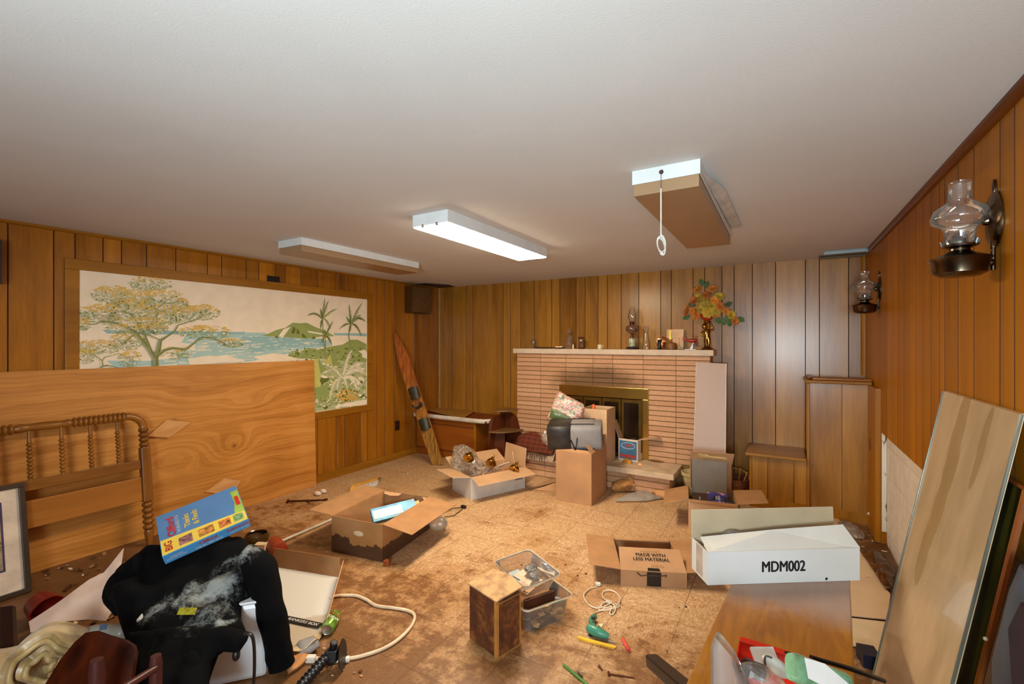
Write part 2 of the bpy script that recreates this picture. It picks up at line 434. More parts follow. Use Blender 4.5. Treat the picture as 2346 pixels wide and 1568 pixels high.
def strip_poly(pts, zz, th): mb.slab([(a, b, zz) for a, b in pts], th, n=(0, 0, 1))
strip_poly([(XL + .02, 4.62), (XL + .20, 4.60), (XL + .36, 4.9), (XL + .30, YB - .02), (XL + .02, YB - .02)], ZC - 0.004, 0.004)
tag(obj('ceiling_patch', mb, P('patch_dark', (70, 48, 24), 0.8)), 'torn dark patch at ceiling corner above the wooden wall speaker', 'patch')
# mouldings
def qround(name, a, b, r, dx, dz, mat, seg=6):
    """quarter-round strip from a to b; its right angle sits at a/b and it bulges towards dx, dz"""
    mb = MB(); a = Vector(a); b = Vector(b); dx = Vector(dx) * r; dz = Vector(dz) * r
    pr = [Vector((0, 0, 0))] + [dx * math.cos(i / seg * math.pi / 2) + dz * math.sin(i / seg * math.pi / 2) for i in range(seg + 1)]
    k = len(pr); mb.add([a + p for p in pr] + [b + p for p in pr], [tuple(range(k))[::-1], tuple(range(k, 2 * k))] + [(i, (i + 1) % k, k + (i + 1) % k, k + i) for i in range(k)])
    return obj(name, mb, mat, kind='structure', smooth=40)
qround('trim_3', (XL, YN, ZC), (XL, 4.62, ZC), 0.022, (1, 0, 0), (0, 0, -1), M_TRIM)
qround('trim_4', (XR, YN, ZC), (XR, 4.72, ZC), 0.030, (-1, 0, 0), (0, 0, -1), wood('trim_red', (84, 38, 8), (126, 66, 18), 'y', 7, .35))
qround('trim_5', (XL, YB, 0), (XL, YB, ZC - 0.01), 0.02, (1, 0, 0), (0, -1, 0), P('corner_round', (150, 112, 60), 0.5))
qround('trim_6', (XR, YB, 1.2), (XR, YB, ZC), 0.03, (-1, 0, 0), (0, -1, 0), M_TRIMZ)
mb = MB(); mb.bb((XL, YN, 0), (XL + 0.014, 4.64, 0.085)); obj('baseboard_left', mb, M_TRIM, kind='structure', bevel=0.004)
mb = MB(); mb.bb((XL + .9, YB - 0.014, 0), (-2.97, YB, 0.085)); obj('baseboard_back', mb, M_TRIMX, kind='structure', bevel=0.004)

# floor: 12-inch tiles, stained and muddy
t = NT('floor_tile'); t.sep()
TS = 0.3289
tx = ((t.x + 0.477 + 40 * TS) * (1 / TS)); ty = ((t.y - 2.222 + 40 * TS) * (1 / TS))
wv = t.noise(t.obj, 3.0, 2) * 0.02
gx = (tx + wv).f('FRACT'); gy = (ty + wv).f('FRACT')
seam = (gx.f('LESS_THAN', 0.012) + gy.f('LESS_THAN', 0.012)).f('MINIMUM', 1.0)
wn = t.nt.nodes.new('ShaderNodeTexWhiteNoise'); wn.noise_dimensions = '2D'
t.nt.links.new(t.vec(tx.f('FLOOR'), ty.f('FLOOR'), 0.0), wn.inputs['Vector']); tr = S(t.nt, wn.outputs['Value'])
chk = ((tx.f('FLOOR') + ty.f('FLOOR')) * 0.5).f('FRACT') * 2.0
streak_a = t.noise(t.mapped((60, 22, 60)), 1.6, 4, 0.65, 1.5); streak_b = t.noise(t.mapped((22, 60, 60)), 1.6, 4, 0.65, 1.5)
fine = streak_a * chk + streak_b * (chk * -1.0 + 1.0)
base = t.ramp(fine, [(0.28, (104, 68, 34)), (0.40, (166, 126, 84)), (0.54, (198, 160, 118)), (0.70, (230, 200, 160))])
base = t.mix((tr - 0.5) * 0.25 + 0.12, base, (176, 128, 72))
big = t.noise(t.obj, 0.9, 5, 0.62, 0.6); med = t.noise(t.mapped((1, 1, 1), (3, 7, 0)), 2.6, 6, 0.7, 0.8); sml = t.noise(t.obj, 11, 5, 0.7)
# dirt collects in the wet middle and front of the room; the near left is darker too
near = (t.y * -1.0 + 3.6).sm(0.0, 2.6)
left = (t.x * -1.0 - 2.2).sm(0.0, 1.6) * (t.y * -1.0 + 2.4).sm(0.0, 1.0)
right = (t.x - 0.12).sm(0.0, 0.35) * 0.9
d = big * 0.5 + med * 0.42 + near * 0.27 + left * 0.34 + right * 0.28
st1 = (d + sml * .12 - .06).sm(0.50, 0.62); st2 = (d + sml * 0.6 - 0.30).sm(0.575, 0.70)
ring = ((d - 0.545).f('ABSOLUTE') * -1.0 + 0.006).sm(0.0, 0.006) * (sml.sm(0.38, 0.6))
c = t.mix(st1 * 0.55, base, (150, 100, 50)); c = t.mix(st2 * 0.72, c, (98, 54, 16)); c = t.mix(ring * 0.55, c, (96, 52, 16))
spot = t.noise(t.obj, 34, 2).sm(0.70, 0.76); c = t.mix(spot * 0.6, c, (112, 68, 24))
c = t.mix((right + left * 0.5).f('MINIMUM', 1.0) * med.sm(0.35, 0.6) * 0.8, c, (70, 38, 12))
c = t.mix(seam * (med.sm(.3, .6) * .5 + .32), c, (96, 56, 20))
mb = MB(); mb.bb((XL - .1, YN - .1, -0.06), (XR + .15, YB + .1, 0)); obj('floor', mb, t.out(c, (st1 * -0.2 + 0.62), bump=fine + med, bstr=0.25, bdist=0.004), kind='structure')

# ------------------------------------------------------------------ fireplace
fp = thing('fireplace', 'blond brick fireplace with pale stone mantel, hearth and brass door frame', 'fireplace', (-1.73, YB, 0))
t = NT('blond_brick'); t.sep(); a = t.nt.nodes.new('ShaderNodeAttribute'); a.attribute_name = 'plank'; fa = S(t.nt, a.outputs['Fac'])
n = t.noise(t.obj, 30, 4, 0.7); n3 = t.noise(t.obj, 5, 4, 0.6)
c = t.ramp(n * 0.7 + fa * 0.3, [(0.25, (182, 130, 92)), (0.75, (206, 158, 118))])
# soot above the firebox (a stain with its own shape)
dx = (t.x + 1.80) * (1 / 0.62); dz = (t.z - 1.04) * (1 / 0.22)
soot = (dx * dx + dz * dz).f('MULTIPLY', -1.0) + 1.15 + (n3 - 0.5) * 0.9
soot = soot.sm(0.0, 1.0)
M_BRICK = t.out(t.mix(soot * 0.85, c, (96, 62, 20)), 0.75, bump=n, bstr=0.35, bdist=0.004)
t = NT('mortar'); t.sep(); n3 = t.noise(t.obj, 5, 3)
dx = (t.x + 1.80) * (1 / 0.62); dz = (t.z - 1.04) * (1 / 0.22)
soot2 = ((dx * dx + dz * dz) * -1.0 + 1.15 + (n3 - 0.5) * 0.9).sm(0.0, 1.0)
M_MORTAR = t.out(t.mix(soot2 * 0.7, (128, 92, 42), (70, 44, 12)), 0.85)
def bricks(x0, x1, z0, z1, yf, cols, rh, holes=(), g=0.005, side=None):
    mb = MB(); at = []
    nr = int(round((z1 - z0) / rh)); h = (z1 - z0) / nr; xs = [x0] + [c for c in cols if x0 < c < x1] + [x1]
    for r in range(nr):
        za, zb = z0 + r * h + g * 1.7, z0 + (r + 1) * h
        for i in range(len(xs) - 1):
            segs = [(xs[i] + (g if i else 0), xs[i + 1])]
            for hx0_, hx1_, hz1_ in holes:
                if (za + zb) / 2 < hz1_:
                    ns = []
                    for a_, b_ in segs:
                        if b_ <= hx0_ or a_ >= hx1_: ns.append((a_, b_))
                        else:
                            if a_ < hx0_: ns.append((a_, hx0_))
                            if b_ > hx1_: ns.append((hx1_, b_))
                    segs = ns
            for a_, b_ in segs:
                if b_ - a_ > 0.01:
                    dd = random.uniform(-0.0015, 0.0015); mb.bb((a_, yf + dd, za), (b_, yf + 0.02, zb)); at += [random.random()] * 6
    return mb, at
cols = [-2.51, -2.178, -1.846, -1.617, -1.282, -0.947]
FY = 4.90
mb, at = bricks(-2.832, -0.62, 0.24, 1.36, FY, cols, 0.0535, [(-2.25, -1.23, 0.99)])
for k in range(21):
    z = 0.24 + k * 1.12 / 21; mb.bb((-0.640, FY + 0.026, z + 0.005), (-0.620, YB - .002, z + 1.12 / 21)); at += [random.random()] * 6
    mb.bb((-2.832, FY + 0.026, z + 0.005), (-2.812, YB - .002, z + 1.12 / 21)); at += [random.random()] * 6
obj('brickwork', mb, M_BRICK, fp, attr=at)
mb = MB(); mb.bb((-2.828, FY + 0.010, 0), (-2.25, YB - .003, 1.36)); mb.bb((-1.23, FY + 0.010, 0), (-0.624, YB - .003, 1.36)); mb.bb((-2.25, FY + 0.010, 0.99), (-1.23, YB - .003, 1.36)); mb.bb((-2.25, YB - .05, .2), (-1.23, YB - .003, 1.0))
obj('mortar', mb, M_MORTAR, fp)
M_STONE = P('mantel_stone', (206, 182, 156), 0.7, var=0.05, scale=12)
mb = MB(); mb.bb((-2.868, 4.855, 1.362), (-0.583, YB - .003, 1.42)); obj('mantel', mb, M_STONE, fp, bevel=0.004)
mb = MB(); mb.bb((-2.70, 4.47, 0.192), (-0.882, FY + .004, 0.245)); obj('hearth_slab', mb, P('hearth_stone', (196, 168, 136), 0.75, var=0.12, scale=9), fp, bevel=0.005)
mb, at = bricks(-2.65, -0.935, 0.0, 0.190, 4.54, [-2.6, -2.27, -1.94, -1.61, -1.28], 0.0633)
for k in range(3): mb.bb((-0.955, 4.566, k * .0633 + .005), (-0.935, FY, (k + 1) * .0633)); at += [random.random()] * 6
obj('hearth_brickwork', mb, M_BRICK, fp, attr=at)
mb = MB(); mb.bb((-2.646, 4.545, 0), (-0.94, FY, 0.191)); obj('hearth_mortar', mb, M_MORTAR, fp)
# brass frame + glass doors
bx0, bx1, bz1 = -2.256, -1.222, 1.002
ff = MB(); ff.bb((bx0, FY - .012, .885), (bx1, FY + .02, bz1)); ff.bb((bx0, FY - .012, .246), (bx0 + .075, FY + .02, .885)); ff.bb((bx1 - .075, FY - .012, .246), (bx1, FY + .02, .885))
df = obj('door_frame', ff, P('brass_frame', (196, 158, 78), 0.28, 1.0, var=0.08, scale=3), fp, bevel=0.003)
gw = (bx1 - .075 - (bx0 + .075)) / 4
for i in range(4):
    a = bx0 + .075 + i * gw; b = a + gw; m = MB(); y0 = FY - 0.002
    m.bb((a + .004, y0, .26), (a + .03, y0 + .015, .875)); m.bb((b - .03, y0, .26), (b - .004, y0 + .015, .875)); m.bb((a + .03, y0, .84), (b - .03, y0 + .015, .875)); m.bb((a + .03, y0, .26), (b - .03, y0 + .015, .29))
    dd = obj('glass_door', m, P('door_brass', (120, 92, 40), 0.35, 0.9), fp)
    m = MB(); m.bb((a + .03, y0 + .006, .29), (b - .03, y0 + .009, .84)); obj('pane', m, P('smoked_glass', (34, 22, 12), 0.12, var=0.3, scale=4), dd)
m = MB(); m.tube([(bx1 - .068, FY - .03, .32), (bx1 - .068, FY - .03, .90)], .006); m.bb((bx1 - .075, FY - .03, .60), (bx1 - .06, FY - .01, .62)); obj('door_handle', m, P('handle_brass', (110, 90, 50), .3, .9), fp)
m = MB(); m.bb((bx0 + .08, FY + 0.02, .25), (bx1 - .08, YB - .05, .28)); obj('firebox_floor', m, P('soot', (30, 22, 16), .9), fp)

# ------------------------------------------------------------------ built-in stepped cabinets on the right
CYF = 4.70
def panel_face(m, at, x0, x1, z0, z1, y, gs):
    e = [x0] + [g for g in gs if x0 < g < x1] + [x1]
    for i in range(len(e) - 1):
        a = e[i] + (.003 if i else 0); b = e[i + 1] - (.003 if i < len(e) - 2 else 0)
        m.bb((a, y, z0), (b, y + .012, z1)); at += [random.random()] * 6
tc_ = thing('built_in_cabinet', 'tall narrow panelled cabinet with moulded top in the far right corner', 'cabinet', (.40, 4.9, 0))
m = MB(); at = []; panel_face(m, at, .200, .600, .09, 1.148, CYF, [.428]); obj('front_panel', m, [M_PANEL_B], tc_, attr=at)
m = MB(); m.bb((.204, CYF + .012, 0), (.60, YB - .006, 1.148)); m.bb((.205, CYF - .002, 0), (.60, CYF + .012, .09)); obj('body', m, M_TRIMZ, tc_)
m = MB(); m.bb((.180, CYF - .012, .0), (.202, CYF + .03, 1.148)); obj('corner_strip', m, M_TRIMZ, tc_, bevel=.006)
m = MB(); m.bb((.165, 4.64, 1.148), (.625, YB - .006, 1.176)); obj('top', m, M_TRIMX, tc_, bevel=.01)
m = MB(); m.bb((.19, 4.66, 1.176), (.62, 4.70, 1.196)); m.bb((.19, 4.66, 1.176), (.23, YB - .008, 1.196)); obj('top_rim', m, P('rim_red', (150, 84, 26), .3), tc_, bevel=.008)
m = MB(); m.bb((.596, 4.57, .64), (.6, 4.585, .73)); tag(obj('cabinet_latch', m, P('latch_dark', (70, 32, 8), .6)), 'dark narrow finger pull on the corner board beside tall cabinet', 'latch')
lc = thing('built_in_ledge', 'low panelled ledge cabinet with slanting wooden top beside tall cabinet', 'cabinet', (-.05, 4.9, 0))
m = MB(); at = []; panel_face(m, at, -.252, .178, .09, .47, CYF, [-.117, .086]); obj('front_panel', m, [M_PANEL_B], lc, attr=at)
m = MB(); m.bb((-.25, CYF + .012, 0), (.18, YB - .006, .47)); m.bb((-.252, CYF - .002, 0), (.178, CYF + .012, .09)); obj('body', m, M_TRIMZ, lc)
m = MB(); m.bb((-.262, CYF - .008, .0), (-.240, CYF + .03, .47)); obj('corner_strip', m, M_TRIMZ, lc, bevel=.006)
m = MB(); m.bb((-.292, 4.64, .47), (.178, YB - .006, .497)); obj('top', m, wood('ledge_top', (120, 74, 20), (168, 118, 52), 'x', 7, .4), lc, bevel=.009)

# ------------------------------------------------------------------ ceiling light fixtures
M_FIX = P('fixture_white', (214, 216, 214), 0.4, var=0.03)
def fixture(label, x0, x1, y0, y1, deep, lens_mat, lens_drop, lit=False):
    f = thing('ceiling_light_fixture', label, 'ceiling light', ((x0 + x1) / 2, (y0 + y1) / 2, ZC), group='ceiling tube lights')
    f['group'] = 'ceiling tube lights'
    m = MB(); z0 = ZC - deep
    m.bb((x0, y0, z0), (x0 + .004, y1, ZC)); m.bb((x1 - .004, y0, z0), (x1, y1, ZC)); m.bb((x0 + .004, y0, z0), (x1 - .004, y0 + .004, ZC)); m.bb((x0 + .004, y1 - .004, z0), (x1 - .004, y1, ZC)); m.bb((x0 + .004, y0 + .004, ZC - .006), (x1 - .004, y1 - .004, ZC - .0005))
    obj('housing', m, M_FIX, f)
    m = MB(); b = .006
    m.slab([(x0 + b, y0 + b, z0 + .006), (x1 - b, y0 + b, z0 + .006), (x1 - b, y1 - b, z0 + .006), (x0 + b, y1 - b, z0 + .006)], .006 + lens_drop, n=(0, 0, -1))
    obj('diffuser', m, lens_mat, f)
    return f
M_LENS = P('amber_diffuser', (156, 124, 90), 0.35, var=0.04, scale=2)
fixture('long ceiling light nearest the mural, unlit with yellowed diffuser', -3.36, -3.075, 2.115, 3.39, .055, M_LENS, .045)
f2 = fixture('lit ceiling tube light, the glowing white one in the middle', -1.965, -1.69, 2.11, 3.42, .072, emit('lit_diffuser', (1.0, 0.84, 0.62, 1), LAMP_STRENGTH), .006, True)
for q in (.3, .7):
    for yy in (2.11, 3.42): m = MB(); m.sphere((-1.965 + .275 * q, yy, ZC - .074), .010); obj('clip', m, M_STEEL, f2, smooth=50)
f3 = fixture('wide ceiling light with pull cord nearest the right wall, unlit', -.592, -.301, 2.075, 3.44, .062, M_LENS, .052)
m = MB(); m.lathe([(0.0001, 0), (.008, .002), (.010, .010), (.006, .016), (.0001, .017)], Matrix.Translation((-.46, 2.073, ZC - .03)) @ Matrix.Rotation(math.radians(90), 4, 'X'), 12)
obj('switch_ferrule', m, P('ferrule', (110, 90, 80), .3, .9), f3, smooth=40)
# lens panel of plastic slipped out beside the right fixture
m = MB(); m.slab([(-.298, 2.08, ZC - .052), (-.298, 3.42, ZC - .010), (-.235, 3.40, ZC - .006), (-.25, 2.5, ZC - .012)], .002); obj('loose_flange', m, P('flange', (206, 200, 190), .5), f3)
cx_, cy_ = -.46, 2.058; zt = ZC - .03
m = MB(); m.tube([(cx_, cy_ + .004, zt), (cx_, cy_, zt - .02), (cx_, cy_, zt - .09)], .0012, 6); pc = MB()
cord = tag(obj('pull_cord', m, M_STEEL), 'white knotted pull cord hanging from the right ceiling light', 'cord')
m = MB(); m.tube([(cx_, cy_, zt - .075), (cx_, cy_, zt - .29)], .0030, 6); loop = []
for k in range(64):
    a = k / 63 * 5 * math.pi; loop.append((cx_ + .017 * math.sin(a) + .002, cy_ + .005 * math.cos(a * .7), zt - .315 + .036 * math.cos(a * 1.02 + .2) - .0003 * k))
m.tube(loop, .0030, 6); m.sphere((cx_ + .004, cy_, zt - .362), .007); obj('string', m, P('string_white', (228, 224, 214), .7), cord, smooth=60)

# ------------------------------------------------------------------ things on the left wall
sp = thing('wall_speaker', 'dark wooden box speaker high on left wall beside the corner', 'speaker', (XL, 4.6, 1.9))
m = MB(); m.bb((XL + .001, 4.42, 1.885), (XL + .13, 4.79, 2.235)); obj('cabinet', m, wood('speaker_dark', (60, 34, 8), (92, 56, 16), 'z', 6, .5), sp)
m = MB(); m.bb((XL + .13, 4.43, 1.895), (XL + .137, 4.78, 2.225)); obj('grille', m, P('grille_brown', (92, 62, 18), .8, scale=60, var=.25), sp)
sp2 = thing('wall_speaker', 'dark speaker cabinet on left wall cut off by photo edge', 'speaker', (XL, .7, 1.9))
m = MB(); m.bb((XL + .001, .52, 1.86), (XL + .12, .815, 2.13)); obj('cabinet', m, P('speaker_black', (40, 24, 10), .6), sp2)
m = MB(); m.bb((XL + .12, .53, 1.87), (XL + .126, .805, 2.12)); obj('grille', m, P('grille_brown', (92, 62, 18), .8), sp2)
v = thing('wall_vent', 'small black louvred plate above the mural on left wall', 'vent', (XL, 2.63, 2.1))
m = MB(); m.bb((XL + .001, 2.565, 2.072), (XL + .012, 2.69, 2.14)); obj('plate', m, M_BLACK, v, bevel=.002)
for q in range(4):
    m = MB(); m.bb((XL + .012, 2.575, 2.082 + q * .014), (XL + .017, 2.68, 2.089 + q * .014)); obj('louvre', m, M_BLACK, v)
v = thing('wall_outlet', 'dark brown electrical outlet low on left wall beside the water ski', 'outlet', (XL, 4.285, .43))
m = MB(); m.bb((XL + .001, 4.245, .366), (XL + .008, 4.325, .49)); obj('cover_plate', m, P('outlet_brown', (52, 26, 8), .4), v, bevel=.002)
for q in (.40, .455):
    m = MB(); m.lathe([(.0001, 0), (.016, 0), (.016, .003), (.0001, .003)], Matrix.Translation((XL + .008, 4.285, q)) @ Matrix.Rotation(math.radians(90), 4, 'Y'), 14); obj('socket', m, M_BLACK, v)

# ------------------------------------------------------------------ mural
MX = XL + 0.0045
mu = thing('wall_mural', 'tropical seaside mural with spreading tree and palms on left wall', 'mural', (XL, 2.5, .75))
my0, my1, mz0, mz1 = 1.205, 3.79, .754, 2.007
m = MB(); fw_ = .075
m.bb((XL + .001, my0 - fw_, mz1), (XL + .016, my1 + fw_, mz1 + fw_)); m.bb((XL + .001, my0 - fw_, mz0 - fw_), (XL + .016, my1 + fw_, mz0)); m.bb((XL + .001, my0 - fw_, mz0), (XL + .016, my0, mz1)); m.bb((XL + .001, my1, mz0), (XL + .016, my1 + fw_, mz1))
obj('frame', m, M_TRIM, mu, bevel=.004)
def mm(n_, c_): return P('mural_' + n_, c_, .6, var=.03)
MM = [mm('paper', (240, 222, 194)), mm('sea', (168, 198, 190)), mm('sealight', (146, 184, 182)), mm('green', (146, 158, 88)), mm('dark', (96, 106, 30)), mm('grey', (178, 182, 136)),
      mm('yellow', (222, 180, 72)), mm('cream', (242, 228, 200)), mm('lime', (196, 190, 104)), mm('trunk', (140, 144, 92)), mm('orange', (216, 170, 74)), mm('foam', (242, 222, 192))]
pic = MB(); lay = [0]
def mp(px, py): lay[0]; p = atX(px, py, XL + .003); return Vector((MX + lay[0] * 2.2e-6, min(my1, max(my0, p.y)), min(mz1, max(mz0, p.z))))
def A(x, y): return (160 + x / 5.865, 600 + y / 5.865)         # left mural zoom
def B(x, y): return (560 + x / 4.9, 640 + y / 4.9)              # right mural zoom
def poly(pts, k):
    lay[0] += 1; pic.poly([mp(*p) for p in pts][::-1], k)
lay[0] = 0; pic.bb((XL + .001, my0, mz0), (MX, my1, mz1), 0)
R = random.Random(3)
def rag(pts, k, conv, j=4, n=5):
    q = []
    for i in range(len(pts)):
        a, b = pts[i], pts[(i + 1) % len(pts)]
        for s_ in range(n): q.append((a[0] + (b[0] - a[0]) * s_ / n + R.uniform(-j, j) * 2, a[1] + (b[1] - a[1]) * s_ / n + R.uniform(-j, j)))
    poly([conv(*p) for p in q], k)
def blob(cx, cy, r, k, conv, asp=.7, n=6):
    a0 = R.random() * 6; poly([conv(cx + math.cos(a0 + i * 6.283 / n) * r * R.uniform(.5, 1.1), cy + math.sin(a0 + i * 6.283 / n) * r * asp * R.uniform(.5, 1.1)) for i in range(n)], k)
def limb(pts, w0, w1, k, conv):
    L = []; Rr = []; n = len(pts)
    for i, p in enumerate(pts):
        a = pts[max(0, i - 1)]; b = pts[min(n - 1, i + 1)]; dx_, dy_ = b[0] - a[0], b[1] - a[1]; l = math.hypot(dx_, dy_) or 1; w_ = (w0 + (w1 - w0) * i / (n - 1)) / 2
        L.append((p[0] - dy_ / l * w_, p[1] + dx_ / l * w_)); Rr.append((p[0] + dy_ / l * w_, p[1] - dx_ / l * w_))
    for i in range(n - 1): poly([conv(*q) for q in (L[i], L[i + 1], Rr[i + 1], Rr[i])], k)
# sea (B zoom for the open water, A zoom behind the tree)
poly([B(*p) for p in ((-640, 592), (0, 597), (230, 603), (330, 640), (960, 690), (985, 745), (600, 810), (430, 850), (0, 935), (-760, 965), (-760, 800))], 1)
rag([(430, 915), (1290, 930), (2346, 945), (2346, 975), (1300, 980), (500, 965)], 2, A)
rag([(0, 640), (880, 670), (880, 740), (300, 800), (0, 830), (-300, 760)], 2, B, 6)
rag([(500, 1330), (1100, 1330), (1400, 1300), (1500, 1370), (600, 1430)], 1, A)
for _ in range(150):
    x = R.uniform(-250, 800); y = R.uniform(640, 880); l = R.uniform(20, 110)
    if y > 880 - max(0, x - 300) * .25: continue
    rag([(x, y), (x + l, y - 3), (x + l, y + 3), (x, y + 3)], R.choice([0, 7, 2]), B, 1.5, 3)
for _ in range(120):
    x = R.uniform(1250, 2300); y = R.uniform(1020, 1370); l = R.uniform(30, 200)
    rag([(x, y), (x + l, y - 5), (x + l, y + 5), (x, y + 6)], R.choice([0, 7, 11, 1]), A, 3, 3)
rag([(100, 870), (330, 830), (760, 895), (200, 925)], 11, B, 5); rag([(-640, 890), (-200, 850), (0, 925), (-600, 960)], 0, B, 8)
rag([(1000, 1020), (1700, 1110), (1650, 1180), (1050, 1200)], 0, A, 8); rag([(100, 960), (1080, 980), (1000, 1240), (100, 1300)], 0, A, 8)
# cloud lines
for x0_, y0_ in ((20, 175), (240, 350), (560, 310)): limb([(x0_ + i * 30, y0_ + 8 * math.sin(i * 1.3)) for i in range(8)], 4, 2, 7, B)
# island
poly([B(*p) for p in ((185, 634), (270, 612), (350, 572), (460, 545), (540, 488), (620, 495), (700, 490), (790, 535), (870, 565), (960, 610), (1010, 640), (860, 645), (700, 668), (430, 650))], 3)
poly([B(*p) for p in ((380, 640), (440, 560), (520, 535), (470, 600), (430, 655))], 7)
for q in (((520, 610), (545, 535), (570, 540), (560, 612)), ((580, 612), (590, 545), (622, 612)), ((640, 650), (650, 605), (700, 660)), ((340, 655), (360, 640), (395, 665)), ((745, 668), (780, 640), (800, 668))): rag(q, 4, B, 3, 2)
rag([(700, 575), (900, 610), (880, 625), (720, 600)], 7, B, 3, 3)
rag([(1000, 605), (1370, 610), (1370, 640), (1010, 630)], 2, B, 2, 3)
# shore hill
poly([B(*p) for p in ((480, 860), (540, 805), (620, 815), (720, 770), (830, 795), (940, 760), (1100, 735), (1190, 680), (1270, 680), (1370, 730), (1370, 930), (1080, 960), (900, 900), (600, 890))], 3)
for _ in range(160):
    x = R.uniform(500, 1360); y = R.uniform(775, 930); blob(x, y, R.uniform(6, 20), R.choice([3, 4, 4, 5]), B)
rag([(1290, 800), (1370, 790), (1370, 900), (1330, 880)], 7, B, 8, 3)
# huts and lower greenery
rag([(778, 900), (1366, 930), (1366, 1420), (778, 1490)], 5, B, 2, 3)
for _ in range(420):
    x = R.uniform(790, 1360); y = R.uniform(940, 1440); blob(x, y, R.uniform(8, 34), R.choice([3, 3, 7, 4, 5, 7, 8]), B)
poly([B(*p) for p in ((778, 1130), (778, 900), (820, 890), (850, 1060), (848, 1210), (800, 1240))], 8)
poly([B(*p) for p in ((820, 890), (930, 1020), (850, 1060))], 3); poly([B(*p) for p in ((900, 940), (960, 840), (990, 970))], 8); poly([B(*p) for p in ((960, 840), (1080, 960), (990, 980))], 3)
rag([(780, 1230), (930, 1170), (960, 1330), (780, 1350)], 3, B, 6); rag([(850, 1110), (960, 1110), (880, 1190), (850, 1180)], 4, B, 5)
def frond(x0_, y0_, x1_, y1_, sag, k, conv, wd=34, n=13, k2=None):
    pts = [(x0_ + (x1_ - x0_) * i / n, y0_ + (y1_ - y0_) * i / n + sag * math.sin(math.pi * i / n)) for i in range(n + 1)]
    for i in range(1, n + 1):
        p = pts[i]; a = pts[i - 1]; dx_, dy_ = p[0] - a[0], p[1] - a[1]; l = math.hypot(dx_, dy_) or 1
        for sg in (-1, 1):
            w_ = wd * math.sin(math.pi * min(.96, .15 + i / n * .8)) * R.uniform(.7, 1.1)
            tip = (p[0] + dx_ / l * w_ * .7 - sg * dy_ / l * w_ * .7, p[1] + dy_ / l * w_ * .7 + sg * dx_ / l * w_ * .7 + w_ * .35)
            poly([conv(*q) for q in (a, p, tip)], k if (k2 is None or sg > 0) else k2)
    limb(pts, 4, 2, k, conv)
for x1_, y1_, sg in ((880, 1060, -60), (900, 950, -20), (1200, 800, -60), (1330, 940, -50), (1350, 1050, -70), (940, 1390, -90), (1040, 1250, -60), (1290, 1280, -100), (1160, 1230, -50), (1320, 1190, -60)):
    frond(1095, 1110, x1_, y1_, sg, 7, B, 60, 16, 5)
for _ in range(150):
    a = R.uniform(0, 6.28); r = R.random() ** .5; blob(1150 + 120 * r * math.cos(a), 1310 + 80 * r * math.sin(a), R.uniform(7, 16), R.choice([10, 10, 10, 4]), B, 1)
for _ in range(130): blob(R.uniform(785, 1330), R.uniform(1330, 1420), R.uniform(3, 9), R.choice([4, 4, 7, 1, 3, 10]), B, 1)
rag([(1090, 1400), (1366, 1350), (1366, 1412), (1000, 1440)], 7, B, 6)
# palms
for (bx, by, mx_, my_, tx_, ty_) in ((910, 890, 880, 650, 875, 450), (905, 860, 908, 720, 905, 640), (1190, 790, 1165, 620, 1195, 510)): limb([(bx, by), (mx_, my_), (tx_, ty_)], 16, 8, 9, B)
for fx in ((875, 445, [(900, 210, 0), (700, 410, -45), (1040, 330, -20), (850, 330, 0), (940, 240, -10), (850, 560, -30), (960, 560, -40)]), (905, 640, [(860, 720, -20), (980, 735, -30), (900, 560, 0), (990, 470, -10), (930, 590, 0)]), (1195, 505, [(1170, 280, -10), (1140, 420, 0), (1320, 265, -20), (1360, 480, -60), (1060, 560, -30), (1310, 640, -50), (1310, 405, -30), (1170, 600, -20), (1190, 400, 0)])):
    for j_, (ex, ey, sg) in enumerate(fx[2]): frond(fx[0], fx[1], ex, ey, sg, 4 if j_ % 2 else 3, B, 30, 10, 4)
# the big tree
def canopy(cx, cy, rx, ry, n, top=True, dark=.25):
    for _ in range(int(n * 1.5)):
        a = R.uniform(0, 6.28); r = R.random() ** .5; x = cx + rx * 1.12 * r * math.cos(a); y = cy + ry * 1.2 * r * math.sin(a); up = (y - cy) / ry
        k = 6 if (top and up < -.28 + R.uniform(-.3, .3)) else R.choice([5, 5, 5, 3, 5, 4] if R.random() < dark * 2 else [5, 5, 7, 3])
        blob(x, y, R.uniform(8, 23), k, A, .55)
def canopies():
    for c_ in ((1080, 290, 270, 85, 170), (560, 440, 250, 100, 190), (820, 500, 260, 110, 200), (1180, 490, 330, 100, 200), (420, 690, 300, 110, 190), (760, 640, 260, 120, 200), (1000, 690, 190, 80, 90), (1520, 700, 250, 100, 170), (1800, 680, 190, 90, 120), (1280, 740, 240, 90, 110), (1060, 900, 230, 75, 130), (1800, 950, 330, 85, 180), (2160, 1090, 160, 50, 80), (760, 1060, 210, 110, 150), (170, 840, 90, 70, 70), (370, 1150, 270, 90, 170), (200, 1260, 130, 90, 90), (800, 1300, 130, 110, 90), (1430, 1220, 210, 70, 60), (1480, 560, 100, 60, 50), (560, 790, 130, 60, 50)):
        canopy(*c_)
canopies()
